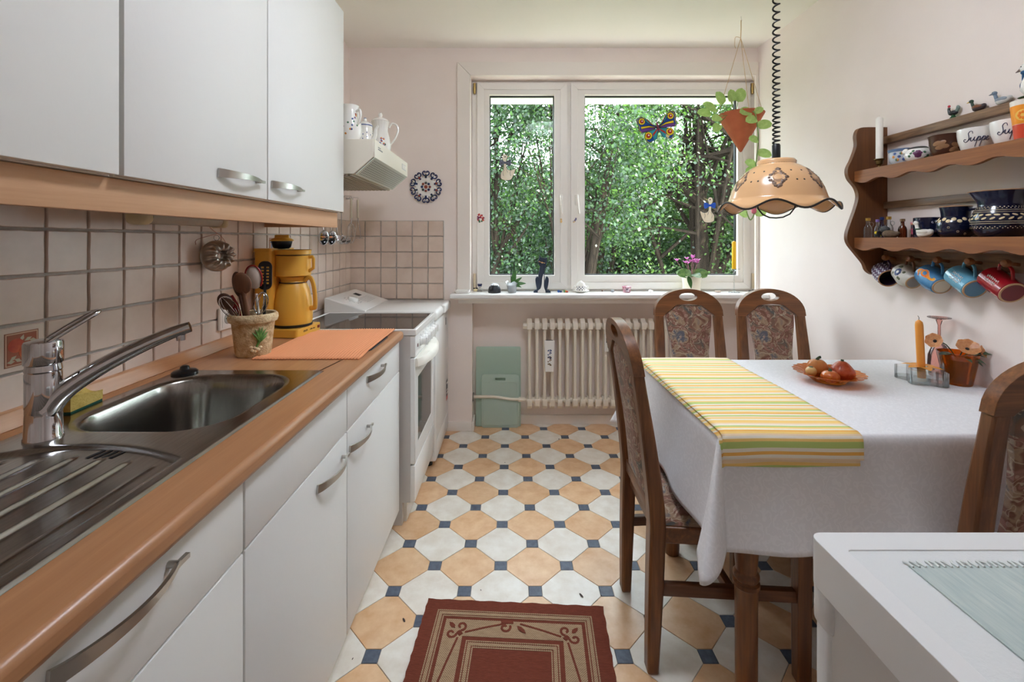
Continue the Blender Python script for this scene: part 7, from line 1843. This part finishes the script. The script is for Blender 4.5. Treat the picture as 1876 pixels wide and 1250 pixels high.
for sy in (1, -1):
    for s_ in (1, -1):
        cx, cy = s_ * (W2 - .138), sy * (L2 - .138)
        line([(cx, cy), (cx + s_ * .012, cy + sy * .012)], .008)
        line(spiral(cx + s_ * .004, cy + sy * .032, .017, -PI / 2 * sy, .95, -s_ * sy)); line(spiral(cx + s_ * .032, cy + sy * .004, .017, PI if s_ > 0 else 0, .95, s_ * sy))
        leafp(cx + s_ * .024, cy + sy * .024, math.atan2(sy, s_), .030)
        line([(cx - s_ * .01, cy + sy * .01), (cx - s_ * .07, cy + sy * .030), (s_ * .022, cy + sy * .050)], .0038)
        line([(cx + s_ * .01, cy - sy * .01), (cx + s_ * .03, cy - sy * .10), (cx + s_ * .050, cy - sy * .20)], .0038)
        line([(cx + s_ * .050, cy - sy * .20), (cx + s_ * .03, cy - sy * .27), (cx + s_ * .045, .0)], .0038)
        leafp(cx + s_ * .045, cy - sy * .215, math.atan2(-sy, -s_ * .6), .036)
        line(spiral(s_ * (W2 - .105), sy * .135, .017, 0 if s_ < 0 else PI, .95, s_))
    line(spiral(-.026, sy * (L2 - .104), .018, PI / 2 * sy * .3, .95, -sy)); leafp(.012, sy * (L2 - .096), -.75 * sy, .040)
    line([(-.04, sy * (L2 - .086)), (0, sy * (L2 - .084))], .006)
build('scroll_pattern', sc, m_rr, rg_)['kind'] = 'stuff'

# ================================================================== white fridge in the foreground
fg = thing('fridge', 'low white fridge with a rimmed worktop in the near corner', 'fridge', (.70, .34, 0))
fx0, fx1, fy0, fy1 = .410, .995, .04, .615
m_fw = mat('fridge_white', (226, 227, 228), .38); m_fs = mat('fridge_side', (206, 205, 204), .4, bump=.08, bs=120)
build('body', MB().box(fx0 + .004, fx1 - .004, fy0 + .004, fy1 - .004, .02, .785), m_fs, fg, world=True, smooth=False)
build('corner_post', MB().box(fx0, fx0 + .03, fy1 - .03, fy1, .02, .785, .008, 3), m_fw, fg, world=True)
build('corner_cap', MB().box(fx0 - .003, fx0 + .034, fy1 - .034, fy1 + .003, .735, .80, .010, 3), m_fw, fg, world=True)
build('rimmed_top', MB().prism(rrect(fx0 - .005, fx1 + .005, fy0 - .005, fy1 + .005, .016, 5), .788, .850, [rrect(fx0 + .022, fx1 - .022, fy0 + .022, fy1 - .030, .006, 3)[::-1]], plane='xy'), m_fw, fg, world=True, bevel=.006)
build('top_panel', MB().box(fx0 + .015, fx1 - .015, fy0 + .015, fy1 - .02, .80, .8485), mat('top_panel', (222, 225, 226), .5, bump=.3, bs=260), fg, world=True, smooth=False)
for x in (fx0 + .05, fx1 - .05):
    for y in (fy0 + .05, fy1 - .05): build('foot', MB().lathe([(0, 0), (.018, 0), (.018, .02), (0, .02)], 14, T(x, y, 0)), m_dark, fg, world=True)
ry0, ry1 = .08, .556
rc_ = thing('cloth_runner', 'pale blue-grey woven cloth with fringed end on the fridge', 'cloth', (.72, .32, .8487))
m_rw = mat('blue_grey_cloth', (176, 192, 192), .9, col2=(200, 210, 206), ns=18, stretch=(12, 1, 1), contrast=(.3, .7), bump=.5, bs=200, bd=.001)
build('cloth', MB().box(.487, .96, ry0, ry1, .8487, .8507, .0005, 1), m_rw, rc_, world=True)
fr_ = MB(); rr = random.Random(4)
for i in range(60):
    x = .489 + .0079 * i; fr_.tube([(x, ry1 - .004, .8512), (x + rr.uniform(-.002, .002), ry1 + .003, .8512), (x + rr.uniform(-.003, .003), ry1 + .008, .8500)], .0016, 5)
build('fringe', fr_, mat('fringe_white', (220, 224, 222), .9), rc_, world=True)['kind'] = 'stuff'

# small dark flecks on the floor
for i, (px, py, s) in enumerate(((1065, 1092, .012), (740, 1137, .010), (881, 1082, .004), (1102, 1092, .003), (646, 1208, .004), (1024, 805, .008), (925, 848, .005))):
    Y = 830 * 1.25 / (py - 440)
    one('leaf_crumb', MB().ball((0, 0, .001), (s * .35, s, .001), 8, 4), mat('crumb_brown', (60, 44, 40), .8), ('brown leaf crumb on a cream tile beside the dining chair leg', 'black curved crumb on the tile beside the near base cabinet', 'tiny crumb in front of the far rug edge', 'tiny crumb on the tile right beside the rug corner', 'tiny crumb at the foot of the sink cabinet', 'brown fleck on the tiles near the radiator', 'dark fleck on the tiles in front of the glass boards')[i], 'crumb', ((px - 938) / 830 * Y, Y, .0002), random.uniform(-.6, .6))
